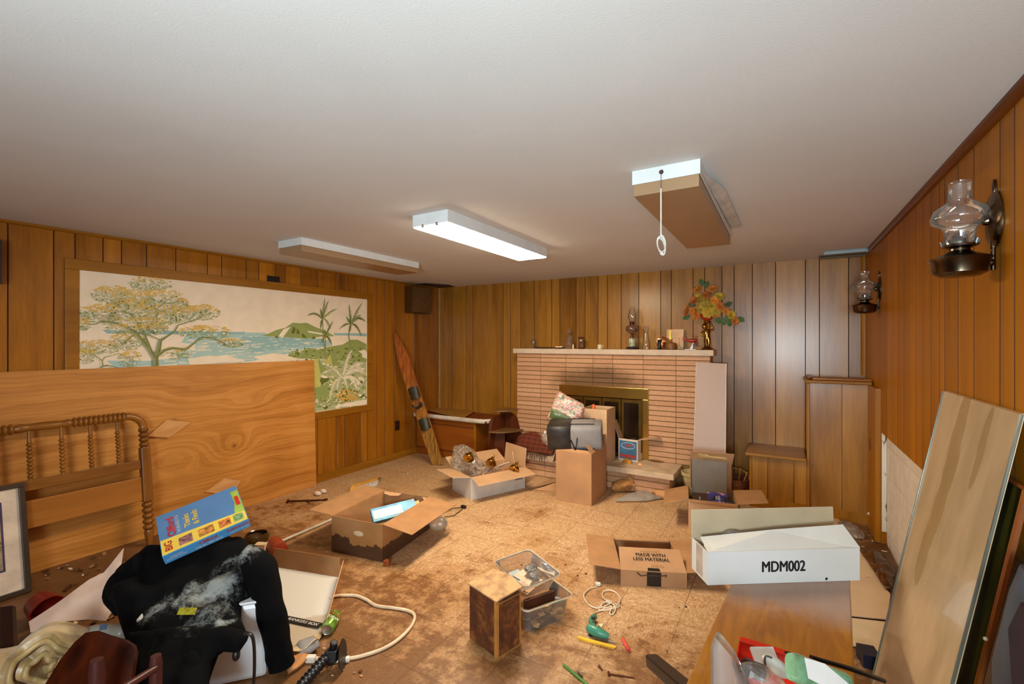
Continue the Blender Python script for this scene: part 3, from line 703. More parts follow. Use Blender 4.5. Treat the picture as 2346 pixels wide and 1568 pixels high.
for pts, a_, b_ in (([(1140, 1400), (1140, 1290), (1180, 1180), (1200, 1060), (1250, 1030)], 120, 36), ([(1130, 1290), (1060, 1180), (960, 1060), (880, 960), (780, 890), (640, 830), (420, 795), (330, 840), (230, 840)], 80, 8),
                    ([(1080, 1200), (1030, 1080), (980, 950), (890, 820), (800, 700), (700, 670)], 50, 8), ([(1200, 1060), (1300, 1000), (1400, 930), (1440, 850), (1520, 830), (1700, 770), (1880, 680)], 36, 6),
                    ([(1180, 1250), (1260, 1190), (1370, 1160), (1540, 1180), (1650, 1100), (1750, 1020), (1900, 1020), (2000, 1070), (2130, 1140)], 60, 7), ([(1080, 860), (1130, 790), (1170, 700), (1160, 640), (1050, 570)], 26, 6), ([(1170, 620), (1250, 560), (1400, 550)], 12, 6),
                    ([(930, 850), (950, 780), (1000, 720)], 20, 6), ([(700, 1100), (820, 1000), (920, 950), (1060, 990), (1200, 1050)], 24, 12), ([(600, 560), (520, 510), (360, 520)], 8, 4),
                    ([(430, 1400), (420, 1330), (340, 1270), (250, 1240)], 22, 5), ([(420, 1330), (460, 1280), (560, 1260), (640, 1230), (760, 1300)], 14, 5), ([(400, 1420), (480, 1390), (620, 1420)], 30, 8)):
    limb(pts, a_ * .7, b_ * .9, 9, A); limb([(x + a_ * .15, y) for x, y in pts], a_ * .18, b_ * .3, 4, A)
for c_ in ((980, 820, 300, 60, 80), (1250, 640, 250, 60, 70), (700, 900, 200, 60, 60), (820, 560, 250, 60, 50), (1060, 900, 200, 50, 60), (420, 700, 250, 70, 40), (1500, 700, 200, 60, 40)): canopy(*c_)
obj('picture', pic, MM, mu)

# ------------------------------------------------------------------ plywood sheet with swirling grain
t = NT('plywood'); t.sep(); yy, zz = t.y, t.z; u = zz
kn = [(535, 1022, .20, .15, .26), (400, 1045, .28, .15, -.24), (575, 925, .30, .10, .16), (480, 870, .22, .05, .07), (455, 905, .5, .12, .09), (600, 1060, .3, .12, -.05), (540, 1120, .22, .08, .10), (300, 930, .3, .1, -.08)]
for px_, py_, ry, rz_, am in kn:
    p = atX(px_, py_, -4.2); dy_ = (yy - p.y) * (1 / ry); dz_ = (zz - p.z) * (1 / rz_)
    g = ((dy_ * dy_ + dz_ * dz_) * -1.6).f('EXPONENT'); u = u + g * am
wob = t.noise(t.mapped((1, .9, 2.2)), 1.3, 3, .55); fine = t.noise(t.mapped((1, 2.0, 90)), 1.0, 4, .6)
u2 = u + (wob - .5) * .20
ringv = ((u2 * 190.0).f('SINE') * .5 + .5); ring2 = ((u2 * 62.0 + 1.0).f('SINE') * .5 + .5)
f = ringv * .045 + ring2 * .075 + fine * .26 + .035 + t.noise(t.vec(yy * .35, 0.0, u2 * 6.0), 1.6, 4, .6) * .40 + t.noise(t.obj, 1.6, 3) * .34 - .14
c = t.ramp(f, [(.30, (160, 96, 20)), (.52, (200, 134, 58)), (.74, (220, 160, 96))])
for px_, py_, rr in ((538, 1022, .022), (520, 1112, .02), (400, 968, .03)):
    p = atX(px_, py_, -4.2); e1 = (yy - p.y) * (1 / rr); e2 = (zz - p.z) * (1 / rr)
    c = t.mix(((e1 * e1 + e2 * e2) * -1.0).f('EXPONENT') * .7, c, (96, 54, 12))
M_PLY = t.out(c, .5, bump=fine, bstr=.1)
ply = thing('plywood_sheet', 'large plywood sheet with swirling grain leaning under the mural', 'plywood', (-4.2, 1.9, 0))
m = MB(); m.slab([(-4.19, .55, .0), (-4.19, 3.055, .0), (-4.229, 3.055, 1.31), (-4.229, .55, 1.31)], .012, n=(-1, 0, -.03)); obj('sheet', m, M_PLY, ply)
def pq(p, off=.0): return atX(p[0], p[1], -4.195 + off)
for pp, lift in (([(338, 1000), (383, 962), (438, 968), (388, 1003)], .03), ([(470, 1128), (515, 1096), (552, 1102), (530, 1135)], .03)):
    q = [pq(p, lift * (1.0 if i in (2,) else .3)) for i, p in enumerate(pp)]
    m = MB(); m.slab(q, .004, both=True); obj('peeled_patch', m, wood('peeled_ply', (190, 130, 68), (216, 160, 100), 'y', 8, .5), ply)
# ------------------------------------------------------------------ open cardboard box builder
def carton(name, label, cat, loc, rz, Wd, D, Hh, mo, mi, flaps, th=.004, group=None, skew=None):
    """flaps: side -> (length, degrees from straight up, outwards positive, inset of the far edge)"""
    t = thing(name, label, cat, loc, rz, group); m = MB(); x, y = Wd / 2, D / 2
    m.bb((-x, -y, 0), (x, -y + th, Hh)); m.bb((-x, y - th, 0), (x, y, Hh)); m.bb((-x, -y + th, 0), (-x + th, y - th, Hh)); m.bb((x - th, -y + th, 0), (x, y - th, Hh)); m.bb((-x + th, -y + th, 0), (x - th, y - th, th))
    k = len(m.f)
    for i in range(k):
        f = m.f[i]; c = sum((m.v[q] for q in f), Vector()) / 4; n = (m.v[f[1]] - m.v[f[0]]).cross(m.v[f[2]] - m.v[f[0]])
        out = (abs(c.x) > x - 1e-5 or abs(c.y) > y - 1e-5 or c.z < 1e-5)
        m.mi[i] = 0 if out else 1
    obj('body', m, [mo, mi], t, world=False)
    E_ = {'front': ((-x, -y), (x, -y), (0, -1)), 'back': ((x, y), (-x, y), (0, 1)), 'left': ((-x, y), (-x, -y), (-1, 0)), 'right': ((x, -y), (x, y), (1, 0))}
    for sd, fs in flaps.items():
        if isinstance(fs, tuple): fs = [fs]
        a, b, o = E_[sd]
        for L, ang, ins in fs:
            r = math.radians(ang); d = Vector((o[0] * math.sin(r), o[1] * math.sin(r), math.cos(r))); n = Vector((o[0] * math.cos(r), o[1] * math.cos(r), -math.sin(r)))
            A0 = Vector((a[0], a[1], Hh)); B0 = Vector((b[0], b[1], Hh)); e = (B0 - A0).normalized()
            mm_ = MB(); mm_.slab([A0, B0, B0 + d * L - e * ins, A0 + d * L + e * ins], th * .8, n=-n)
            mm_.mi = [0, 1, 0, 0, 0, 0]
            obj('flap', mm_, [mo, mi], t, world=False)
    return t
def place(corner, rz, Wd, D, which='fl'):
    """centre of a box whose given corner stands at corner"""
    sx = {'l': .5, 'r': -.5}[which[1]] * Wd; sy = {'f': .5, 'b': -.5}[which[0]] * D
    c, s = math.cos(rz), math.sin(rz); return Vector((corner[0] + sx * c - sy * s, corner[1] + sx * s + sy * c, corner[2]))
def LW(t, x, y, z): return wm(t) @ Vector((x, y, z))

# white carton with brass bells --------------------------------------
rz = math.radians(66); c0 = fl(1079, 1147)
bb_ = carton('white_carton', 'long white carton with brown inner flaps holding brass bells and plastic wrap', 'box', place(c0, rz, .64, .37, 'fl'), rz, .64, .37, .215, P('carton_white', (206, 200, 190), .6, var=.05), M_CARD2,
             {'front': (.17, 104, -.01), 'back': (.18, 62, .0), 'left': (.19, 82, .01), 'right': (.19, 6, .0)})
m = MB(); Mx = frame(LW(bb_, .20, -.186, .12), (wm(bb_).to_3x3() @ Vector((1, 0, 0))), (0, 0, 1))
for i in range(12): m.box((i * .008, 0, 0), (.004 if i % 3 else .006, .045, .001), Mx)
obj('barcode', m, P('barcode_ink', (60, 60, 60), .6), bb_)
def bell(p, label, tilt):
    b = thing('brass_bell', label, 'bell', p, group=None); M = Matrix.Translation(p) @ Matrix.Rotation(tilt[0], 4, 'X') @ Matrix.Rotation(tilt[1], 4, 'Y')
    m = MB(); m.lathe([(.052, 0), (.054, .006), (.047, .03), (.034, .052), (.018, .062), (.014, .066), (.014, .085), (.0001, .086)], M, 24); m.lathe([(.050, .001), (.0001, .045)], M, 24, cap=False)
    obj('cup', m, P('bell_brass', (190, 150, 60), .16, 1.0), b, smooth=40)
    m = MB(); m.tube([M @ Vector((.012 * math.cos(a), 0, .098 + .014 * math.sin(a))) for a in [i * 6.283 / 12 for i in range(12)]], .0035, 6, closed=True); obj('ring', m, P('bell_brass', (190, 150, 60), .16, 1.0), b, smooth=60)
    m = MB(); m.sphere((0, 0, .008), .014, M=M); obj('clapper', m, P('clapper', (40, 28, 18), .4, .8), b, smooth=60)
    return b
bell(dep(1073, 1052, 4.42), 'brass bell nearest the bubble of clear wrap in white carton', (-.95, -.25))
bell(dep(1124, 1064, 4.50), 'brass bell in the middle of the white carton', (-.95, -.2))
bell(dep(1177, 1078, 4.55), 'brass bell at the far right end of white carton', (-.95, -.1))
m = MB(); puffy(m, [(1037, 1080), (1032, 1055), (1040, 1022), (1062, 1018), (1085, 1030), (1098, 1052), (1120, 1058), (1148, 1072), (1140, 1085), (1110, 1090), (1085, 1094), (1052, 1090)], LW(bb_, -.12, .05, .26), ray(1080, 1060) * -1, .035, .016, .055, 26, 3, soft=.07)
wr = tag(obj('plastic_wrap', m, M_FILM, smooth=50), 'crumpled clear plastic wrap bulging from the white bell carton', 'plastic wrap')
m = MB(); m.slab([LW(bb_, .02, .10, .17), LW(bb_, .25, .12, .17), LW(bb_, .26, .02, .235), LW(bb_, .05, .0, .21)], .006); tag(obj('packing_sheet', m, M_WHITE), 'white packing sheet lying among the brass bells', 'paper')
m = MB(); m.tube([LW(bb_, .27, -.10, .14), LW(bb_, .25, -.06, .36)], .006, 6); tag(obj('wooden_stick', m, P('pale_stick', (206, 164, 116), .6)), 'thin pale wooden stick poking up from white bell carton', 'stick')

# tall carton + soft cooler + gift bag --------------------------------
c0 = fl(1355, 1161); rz = math.radians(1.5)
tb = carton('tall_carton', 'tall plain brown cardboard box standing before the hearth', 'box', place(c0, rz, .352, .44, 'fr'), rz, .352, .44, .475, M_CARD, M_CARDIN, {'left': (.13, 165, .0), 'front': (.05, -70, .02), 'right': (.10, -40, .02), 'back': (.1, 10, .01)})
cp = LW(tb, -.03, -.02, .50)
X1 = Vector((.93, .30, .04)).normalized(); Yv = Vector((-.30, .93, .10)).normalized(); Mc = frame(cp, X1, Yv)
ck = thing('soft_cooler', 'grey and black soft bag lying on its side atop tall carton', 'bag', cp)
def rbox(m, x0, x1, hw, hh, r, M, z0=0, mi=None, n=5):
    """rounded-section prism along x"""
    pr = []
    for cx2, cz2, a0 in ((hw - r, hh - r, 0), (-hw + r, hh - r, 90), (-hw + r, -hh + r, 180), (hw - r, -hh + r, 270)):
        for i in range(n + 1):
            a = math.radians(a0 + 90 * i / n); pr.append((cx2 + r * math.cos(a), cz2 + r * math.sin(a)))
    k = len(pr); vs = []; xs = [x0, x0 + .012, x1 - .012, x1]; sc = [.93, 1, 1, .93]
    for xx, s_ in zip(xs, sc): vs += [M @ Vector((xx, p[0] * s_, z0 + p[1] * s_)) for p in pr]
    fs = [tuple(range(k)), tuple(range(3 * k, 4 * k))[::-1]]
    for j in range(3): fs += [(j * k + i, (j + 1) * k + i, (j + 1) * k + (i + 1) % k, j * k + (i + 1) % k) for i in range(k)]
    m.add(vs, fs, mi)
m = MB(); rbox(m, -.275, -.05, .155, .124, .05, Mc, .105); obj('base_end', m, P('bag_black', (38, 32, 28), .5, var=.4, scale=14), ck, smooth=50)
m = MB(); rbox(m, -.06, .235, .15, .116, .05, Mc, .105); obj('shell', m, P('bag_grey', (132, 128, 128), .7, var=.08), ck, smooth=50)
m = MB(); m.slab([Mc @ Vector(q) for q in ((-.10, -.07, .219), (.15, -.07, .219), (.15, .11, .219), (-.10, .11, .219))], .005); obj('pocket', m, P('bag_pocket', (142, 134, 130), .7), ck)
for yq in (-.072, .112):
    m = MB(); m.tube([Mc @ Vector((-.10 + .27 * i / 9, yq + .002 * math.sin(i * 2), .226)) for i in range(10)], .0045, 6); obj('zip', m, M_BLACK, ck)
m = MB(); m.tube([Mc @ Vector(q) for q in ((-.05, -.16, .10), (-.01, -.165, .0), (.0, -.185, -.06), (.005, -.19, -.14))], .011, 6, flat=.3); m.tube([Mc @ Vector(q) for q in ((.01, -.16, .12), (-.01, -.17, .0), (.005, -.195, -.07), (.0, -.20, -.13))], .009, 6, flat=.3); m.tube([Mc @ Vector(q) for q in ((-.01, -.165, -.01), (.1, -.16, .0), (.2, -.12, .02))], .012, 6, flat=.3)
obj('strap', m, M_BLACK, ck)
m = MB(); m.box((.0, -.19, -.045), (.016, .014, .02), Mc); obj('strap_slider', m, P('orange_plastic', (206, 84, 30), .5), ck)
m = MB(); m.sphere((0, 0, 0), .045, (3.2, 1.6, .5), M=Matrix.Translation(LW(tb, .0, -.10, .46)));
tag(obj('dark_cloth', m, P('dark_cloth', (44, 34, 36), .9, var=.4), smooth=60), 'dark crumpled cloth filling the mouth of the tall carton', 'cloth')
# gift bag
gp = LW(tb, -.15, .16, .66); m = MB()
t = NT('holly_print'); n = t.noise(t.obj, 26, 3, .7); c = t.ramp(n, [(.30, (60, 84, 40)), (.42, (150, 150, 130)), (.50, (220, 196, 180)), (.58, (170, 60, 40)), (.66, (226, 214, 204))])
gb_ = thing('gift_bag', 'crinkled floral patterned cellophane bag behind the grey soft bag', 'gift bag', gp)
puffy(m, [(1252, 960), (1262, 938), (1276, 902), (1284, 897), (1300, 908), (1318, 916), (1336, 926), (1340, 934), (1334, 960), (1300, 968), (1262, 966)], gp, (.3, -1, .15), .035, .02, .012, 16, 5, soft=.05)
obj('print', m, t.out(c, .25, bump=n, bstr=.6), gb_, smooth=40)
m = MB(); puffy(m, [(1258, 958), (1264, 936), (1274, 938), (1306, 956), (1300, 964)], gp + Vector((.02, -.05, 0)), (.3, -1, .15), .008, .02, .003, 14, 6, soft=.04); obj('green_panel', m, P('bag_green', (78, 92, 36), .4), gb_, smooth=40)
text('lettering', 'Florist', .018, onplane(1277, 950, gp + Vector((.02, -.07, 0)), (.3, -1, .15)), (.9, .2, -.12), (.1, 0, 1), M_WHITE, gb_)
m = MB(); puffy(m, [(1243, 992), (1238, 1006), (1244, 1015), (1258, 1022), (1270, 1030), (1272, 1015), (1256, 1000), (1250, 985)], gp + Vector((-.06, -.05, -.15)), (.3, -1, .1), .02, .018, .012, 20, 8, soft=.03); obj('crinkled_edge', m, M_FILM, gb_, smooth=40)

# tall pale wooden bin behind --------------------------------------
wb = thing('wooden_bin', 'tall pale wooden box standing on the hearth behind soft bag', 'box', (-1.60, 4.66, .246))
A0 = atY(1390, 940, 4.52); zt_ = A0.z; xr_ = A0.x; xl_ = atY(1334, 934, 4.52).x
m = MB(); th_ = .012; y0_, y1_ = 4.52, 4.80
m.bb((xl_, y0_, .2465), (xr_, y0_ + th_, zt_)); m.bb((xl_, y1_ - th_, .2465), (xr_, y1_, zt_)); m.bb((xl_, y0_ + th_, .2465), (xl_ + th_, y1_ - th_, zt_)); m.bb((xr_ - th_, y0_ + th_, .2465), (xr_, y1_ - th_, zt_)); m.bb((xl_ + th_, y0_ + th_, .2465), (xr_ - th_, y1_ - th_, .26))
obj('body', m, P('pale_board', (208, 170, 130), .6, var=.06, scale=10), wb)
m = MB(); m.tube([(xl_ + .09, y0_ + .1, zt_ - .3), (xl_ + .09, y0_ + .1, zt_ - .02), (xl_ + .088, y0_ + .1, zt_ + .035)], [.012, .022, .013], 10); tag(obj('orange_handle', m, P('orange_grip', (220, 100, 50), .5), smooth=50), 'orange rounded tool handle sticking out of the pale wooden bin', 'tool')

# small blue and white box with lens box -------------------------------
hz = .2455
c0 = fl(1417, 1052, hz); c1 = fl(1461, 1059, hz)
rz = math.atan2(c1.y - c0.y, c1.x - c0.x); Wb = (c1 - c0).length
sb = carton('small_carton', 'small blue and white box open on the hearth', 'box', place(c0, rz, Wb, .17, 'fl'), rz, Wb, .17, .225, P('box_white', (214, 196, 176), .6), M_CARD2, {'left': (.19, 22, .02), 'right': (.20, 78, .03), 'back': (.13, -4, .0)})
def face(t, x0, x1, z0, z1, y, mat, name='printed_panel'):
    m = MB(); m.slab([LW(t, x0, y, z0), LW(t, x1, y, z0), LW(t, x1, y, z1), LW(t, x0, y, z1)], .0006); return obj(name, m, mat, t)
yf = -.0857
face(sb, -Wb * .45, Wb * .45, .012, .205, yf, P('print_blue', (62, 104, 134), .5), 'blue_label'); face(sb, -Wb * .4, Wb * .4, .03, .062, yf - .001, P('print_red', (170, 60, 50), .5), 'red_band')
xd = wm(sb).to_3x3() @ Vector((1, 0, 0))
m = MB(); m.tube([LW(sb, .068 * Wb / .19 * math.cos(a), yf - .001, .155 + .032 * math.sin(a)) for a in [i * 6.283 / 24 for i in range(24)]], .002, 4, closed=True); obj('oval_emblem', m, M_WHITE, sb)
m = MB(); m.slab([LW(sb, -.01 + .016 * math.cos(a), yf - .002, .155 + .016 * math.sin(a)) for a in [i * 6.283 / 16 for i in range(16)]], .0008); obj('red_disc', m, P('print_red', (170, 60, 50), .5), sb)
m = MB(); m.slab([LW(sb, x, yf - .0022, z) for x, z in ((.0, .148), (.05, .152), (.05, .163), (.0, .166))], .0008); obj('red_bar', m, P('print_red2', (176, 74, 64), .5), sb)
m = MB(); m.lathe([(.05, 0), (.055, .02), (.05, .03), (.0001, .04)], Matrix.Translation(LW(sb, 0, 0, .17)), 20); tag(obj('lens_cap', m, P('dark_red_round', (70, 36, 30), .4), smooth=40), 'dark round object inside the small blue hearth box', 'cap')
# lid on the hearth
q = fl(1507, 1054, hz); m = MB()
ld = thing('pot_lid', 'shallow domed pot lid with knob on the hearth', 'lid', q)
m.lathe([(.112, 0), (.115, .004), (.09, .012), (.04, .02), (.0001, .022)], Matrix.Translation(q), 32, cap=False); obj('dome', m, P('lid_metal', (150, 130, 96), .25, .9), ld, smooth=40)
m = MB(); m.lathe([(.008, .02), (.014, .03), (.012, .04), (.0001, .043)], Matrix.Translation(q), 14); obj('knob', m, P('lid_knob', (210, 200, 180), .2, .6), ld, smooth=50)
for (x_, y_, r_, c_, lb) in ((1436, 1061, .032, (186, 130, 44), 'crumpled orange-brown leaf on hearth before the small blue box'), (1466, 1066, .012, (214, 150, 80), 'tiny orange scrap on hearth edge right of small blue box')):
    q = fl(x_, y_, hz); m = MB(); puffy(m, [(x_ - r_ * 380, y_), (x_ - r_ * 100, y_ - r_ * 380), (x_ + r_ * 330, y_ - r_ * 200), (x_ + r_ * 350, y_ + r_ * 100), (x_, y_ + r_ * 220)], q + Vector((0, 0, r_ * .6)), (0, -1, .5), r_ * .5, .008, r_ * .5, 40, 2, soft=.015)
    tag(obj('dry_leaf', m, P('leaf%d' % x_, c_, .7, var=.3), smooth=50), lb, 'leaf')
# plaid blanket with fringe, left on the hearth
t = NT('plaid'); t.sep(); a1 = ((t.x * 95.0).f('SINE')).sm(-.2, .4); a2 = ((t.z * 110.0 + t.y * 60.0).f('SINE')).sm(-.2, .5); n = t.noise(t.obj, 40, 3)
c = t.mix(a1 * .6, (104, 36, 12), (52, 30, 16)); c = t.mix(a2 * .5, c, (126, 60, 20)); M_PLAID = t.out(t.mix(n * .5, c, (70, 26, 10)), .95, bump=n, bstr=.5)
bl = thing('plaid_blanket', 'dark red plaid blanket with fringe heaped on left end of the hearth', 'blanket', (-2.5, 4.7, .246)); m = MB()
def blf(u, v):
    a = math.pi * v; x = -2.69 + .50 * u + .03 * math.sin(v * 7); w_ = .10 + .035 * math.sin(u * 3.1)
    z = .262 + max(0, math.sin(a)) * (.15 + .05 * math.sin(u * math.pi)) * (.6 + .4 * math.sin(math.pi * min(1, u * 1.2 + .1))) + mnoise.noise(Vector((u * 5, v * 6, 0))) * .012
    return (x, 4.53 + .28 * v - .02 * math.sin(u * 9), z)
m.grid(blf, 26, 18, .012); obj('folded_cloth', m, M_PLAID, bl, smooth=50)
m = MB()
for i in range(46):
    x = -2.685 + i * .0105; m.tube([(x, 4.523, .275), (x + random.uniform(-.004, .004), 4.462, .262), (x + random.uniform(-.008, .008), 4.455, .262 - random.uniform(.03, .07))], .0028, 4)
obj('fringe', m, P('fringe_brown', (84, 36, 14), .9, var=.4), bl, kind='stuff')

# crumpled paper and bubble wrap on the floor before the hearth
def crumple(name, px, z, thk, amp, mat, label, cat, seed=1, fr=14, res=.02, soft=.05, wall=None):
    m = MB(); cx2 = sum(p[0] for p in px) / len(px); cy2 = sum(p[1] for p in px) / len(px)
    puffy(m, px, fl(cx2, cy2, z) if wall is None else Vector((0, wall, .0)), (0, 0, 1) if wall is None else (0, -1, .25), thk, res, amp, fr, seed, soft=soft, back=.2)
    lo = min(v.z for v in m.v)
    for v in m.v: v.z += max(0, .001 - lo)
    return tag(obj(name, m, mat, smooth=45), label, cat)
M_KRAFT = P('kraft_paper', (176, 122, 66), .8, var=.2, scale=20)
M_BUBBLE = glassy('bubble_wrap', (232, 220, 200), .3, .08, .3, .26)
crumple('brown_paper', [(1400, 1128), (1402, 1112), (1425, 1104), (1445, 1108), (1454, 1118), (1440, 1130), (1412, 1134)], .03, .05, .03, M_KRAFT, 'torn crumpled brown paper beneath the hearth, left of the bubble wrap', 'paper', 2, wall=4.45)
m = MB(); q = fl(1444, 1129, 0); m.slab([q, q + Vector((.03, .0, .10)), q + Vector((.0, .02, .17)), q + Vector((-.05, .03, .15)), q + Vector((-.02, .02, .08))], .003); tag(obj('paper_curl', m, M_KRAFT), 'upright curl of brown paper against the hearth bricks', 'paper')
crumple('bubble_wrap', [(1408, 1150), (1436, 1136), (1462, 1129), (1488, 1129), (1512, 1136), (1522, 1142), (1480, 1149)], .012, .02, .012, M_BUBBLE, 'flat sheet of clear bubble wrap on floor before the hearth', 'bubble wrap', 3)
crumple('brown_paper', [(1488, 1130), (1500, 1126), (1530, 1128), (1538, 1142), (1530, 1152), (1505, 1142)], .02, .035, .02, P('tan_paper', (196, 140, 90), .8), 'tan crumpled paper at the right corner of the hearth', 'paper', 4, wall=4.45)
m = MB(); m.slab([fl(1226, 1123, .006), fl(1273, 1106, .05), fl(1275, 1127, .003)], .004, both=True); m.slab([fl(1218, 1120, .004), fl(1275, 1104, .04), fl(1275, 1095, .03), fl(1240, 1108, .004)], .003)
tag(obj('cardboard_scrap', m, M_CARD), 'folded cardboard scrap on floor left of the tall carton', 'cardboard')
# stoneware crock and plastic light panel
q = fl(1590, 1112, 0); q = Vector((atY(1588, 1000, 4.775).x, 4.775, 0)); m = MB(); ck2 = thing('stoneware_crock', 'cream stoneware crock between the hearth and the leaning plastic panel', 'crock', q)
m.lathe([(.066, 0), (.07, .004), (.088, .16), (.10, .165), (.102, .19), (.096, .192), (.09, .18), (.082, .15), (.066, .02), (.0001, .018)], Matrix.Translation(q) @ Matrix.Diagonal((1.12, 1.12, 1.15, 1)), 28, cap=False); obj('pot', m, P('crock_cream', (196, 172, 120), .3, var=.1), ck2, smooth=40)
a = atY(1594, 831, 4.78); b = atY(1663, 834, 4.78); lp = thing('light_diffuser_panel', 'tall frosted grey plastic panel leaning against the brick chimney', 'panel', (-.6, 4.6, 0))
t = NT('frosted_plastic'); t.sep(); n = t.noise(t.obj, 500, 2); M_FROST = t.out(t.ramp(n, [(.3, (166, 138, 122)), (.7, (190, 160, 142))]), .38, bump=n, bstr=.5, bdist=.001)
d0 = fl(1600, 1150, 0); m = MB(); L0 = Vector((-.735, 4.60, 0)); L1 = Vector((-.455, 4.60, 0))
m.slab([L0, L1, Vector((b.x, 4.82, b.z)), Vector((a.x, 4.82, a.z))], .006, n=(0, -1, -.1), both=True); obj('sheet', m, M_FROST, lp)
for (p, r) in ((L0, Vector((a.x, 4.82, a.z))), (L1, Vector((b.x, 4.82, b.z)))):
    m = MB(); m.tube([p + Vector((0, -.003, .004)), r + Vector((0, -.003, 0))], .004, 6); obj('edge_strip', m, P('edge_pale', (214, 200, 184), .4), lp)
# basket with wood
q = Vector((-.39, 4.86, 0)); bk = thing('log_basket', 'dark wicker basket of kindling behind the carton of books', 'basket', q); m = MB()
m.lathe([(.08, 0), (.11, .1), (.12, .2), (.11, .2), (.10, .1), (.0001, .01)], Matrix.Translation(q), 20, cap=False); obj('bowl', m, P('wicker', (112, 62, 22), .8, var=.4, scale=60), bk, smooth=40)
m = MB(); m.tube([q + Vector((.12 * math.cos(a_), .0, .2 + .09 * math.sin(a_))) for a_ in [math.pi * i / 10 for i in range(11)]], .006, 6); obj('handle', m, P('wicker_pale', (170, 130, 84), .7), bk, smooth=60)
for i, (dx_, h_, lb) in enumerate(((-.04, .34, 'longest'), (.02, .30, 'middle'), (.06, .27, 'shortest'))):
    m = MB(); m.tube([q + Vector((dx_ * .4, 0, .03)), q + Vector((dx_ * 1.4 + .02, -.02, h_))], .013, 5, flat=.5); tag(obj('kindling_stick', m, P('kindling', (176, 122, 58), .7, var=.2)), lb + ' split stick in the wicker basket behind book carton', 'stick')

# carton of books ---------------------------------------------------
rz = math.radians(10); c0 = fl(1577, 1214, 0)
kb = carton('book_carton', 'open cardboard carton of books in front of the leaning plastic panel', 'box', place(c0, rz, .36, .36, 'fl'), rz, .36, .36, .245, M_CARD2, M_CARDIN, {'left': (.20, 108, -.01), 'right': (.21, 82, .02), 'front': (.02, 170, .01)})
m = MB(); m.slab([LW(kb, -.165, .184, .246), LW(kb, .165, .184, .246), LW(kb, .165, .20, .46), LW(kb, -.165, .20, .46)], .004); obj('flap', m, M_CARDIN, kb)
m = MB(); m.slab([LW(kb, -.17, .196, .46), LW(kb, .17, .196, .46), LW(kb, .18, .11, .565), LW(kb, -.155, .11, .565)], .004, n=(0, 1, .5)); obj('flap', m, M_CARD2, kb)
m = MB(); m.slab([LW(kb, x, y, z) for x, y, z in ((-.10, .119, .546), (-.03, .119, .546), (-.01, .132, .53), (.12, .134, .528), (.13, .148, .512), (-.08, .142, .518))], .002, n=(0, -1, -.8)); obj('torn_tape', m, P('torn_tape', (238, 206, 140), .5), kb)
m = MB(); m.slab([LW(kb, -.163, .10, .246), LW(kb, -.163, .184, .246), LW(kb, -.163, .197, .46), LW(kb, -.163, .165, .46)], .004); obj('side_flap', m, M_CARDIN, kb)
def book(p, x, y, sz, mat, label, txt=None, spine=None):
    b = thing('book', label, 'book', p); M = frame(p, x, y); m = MB(); a, d, h = sz
    m.box((0, 0, h / 2 - .0015), (a, d, .003), M); m.box((0, 0, -h / 2 + .0015), (a, d, .003), M); m.box((0, -d / 2 + .0015, 0), (a, .003, h), M); obj('cover', m, mat, b)
    m = MB(); m.box((0, .002, 0), (a - .006, d - .008, h - .006), M); obj('pages', m, P('pages', (226, 214, 190), .8, scale=90), b)
    if txt: text('title', txt, a * .09, M @ Vector((0, 0, h / 2)), M.to_3x3() @ Vector((0, 1, 0)), M.to_3x3() @ Vector((-1, 0, 0)), M_WHITE, b)
    return b
X2 = wm(kb).to_3x3() @ Vector((1, 0, 0)); Y2 = wm(kb).to_3x3() @ Vector((0, 1, 0))
t = NT('cover_navy'); t.sep(); n = t.noise(t.obj, 12, 3); M_NAVY = t.out(t.ramp(n, [(.40, (26, 18, 16)), (.46, (54, 46, 110)), (.62, (70, 58, 140)), (.66, (214, 150, 120))]), .3)
book(LW(kb, .045, -.03, .215), X2, Y2 + Vector((0, 0, .12)), (.15, .21, .035), M_NAVY, 'navy and black novel lying face up in carton', 'SIDNEY\nSHELDON')
book(LW(kb, -.09, -.01, .19), X2, Y2 + Vector((0, 0, .1)), (.12, .20, .04), P('cover_brown', (58, 34, 18), .4), 'dark brown paperback at the left side of book carton', 'OMEGA')
book(LW(kb, .14, -.02, .19), Y2, X2 * -1 + Vector((0, 0, .5)), (.22, .14, .025), P('cover_teal', (36, 46, 60), .35), 'blue-black book slanting at the right side of carton')
b_ = book(LW(kb, -.012, .15, .345), X2, Vector((0, .0, 1)) + Y2 * .08, (.27, .28, .03), P('binder_grey', (112, 98, 82), .5, var=.06), 'large grey-brown flat book standing at back of the carton')
m = MB(); m.slab([LW(kb, -.15, -.17, .09), LW(kb, .16, -.17, .09), LW(kb, .16, .17, .09), LW(kb, -.15, .17, .09)], .08, n=(0, 0, 1)); tag(obj('book_stack', m, P('cover_mix', (60, 44, 34), .6, var=.4)), 'dark stacked books filling the bottom of book carton', 'books')

# ------------------------------------------------------------------ corner desk, spiral shelf, water ski
dk = thing('corner_chest', 'low orange-brown panelled chest in the far left corner', 'chest', (-3.75, 4.85, 0))
x1_ = atY(1090, 970, 4.64).x; m = MB(); m.bb((XL + .016, 4.64, .003), (x1_, YB - .02, .50)); obj('body', m, wood('chest_wood', (130, 66, 14), (168, 94, 26), 'x', 5, .45), dk)
for z_ in (.09, .42):
    m = MB(); m.bb((XL + .02, 4.634, z_), (x1_, 4.64, z_ + .012)); obj('trim_line', m, P('chest_line', (94, 46, 10), .6), dk)
m = MB(); m.bb((x1_ - .02, 4.628, .003), (x1_ + .004, 4.65, .5)); obj('corner_strip', m, M_TRIMZ, dk)
m = MB(); m.bb((XL + .016, 4.60, .503), (-3.10, YB - .02, .535)); tb2 = thing('table_top', 'red-topped board with rounded white edge lying on the corner chest', 'table top', (-3.7, 4.85, .503))
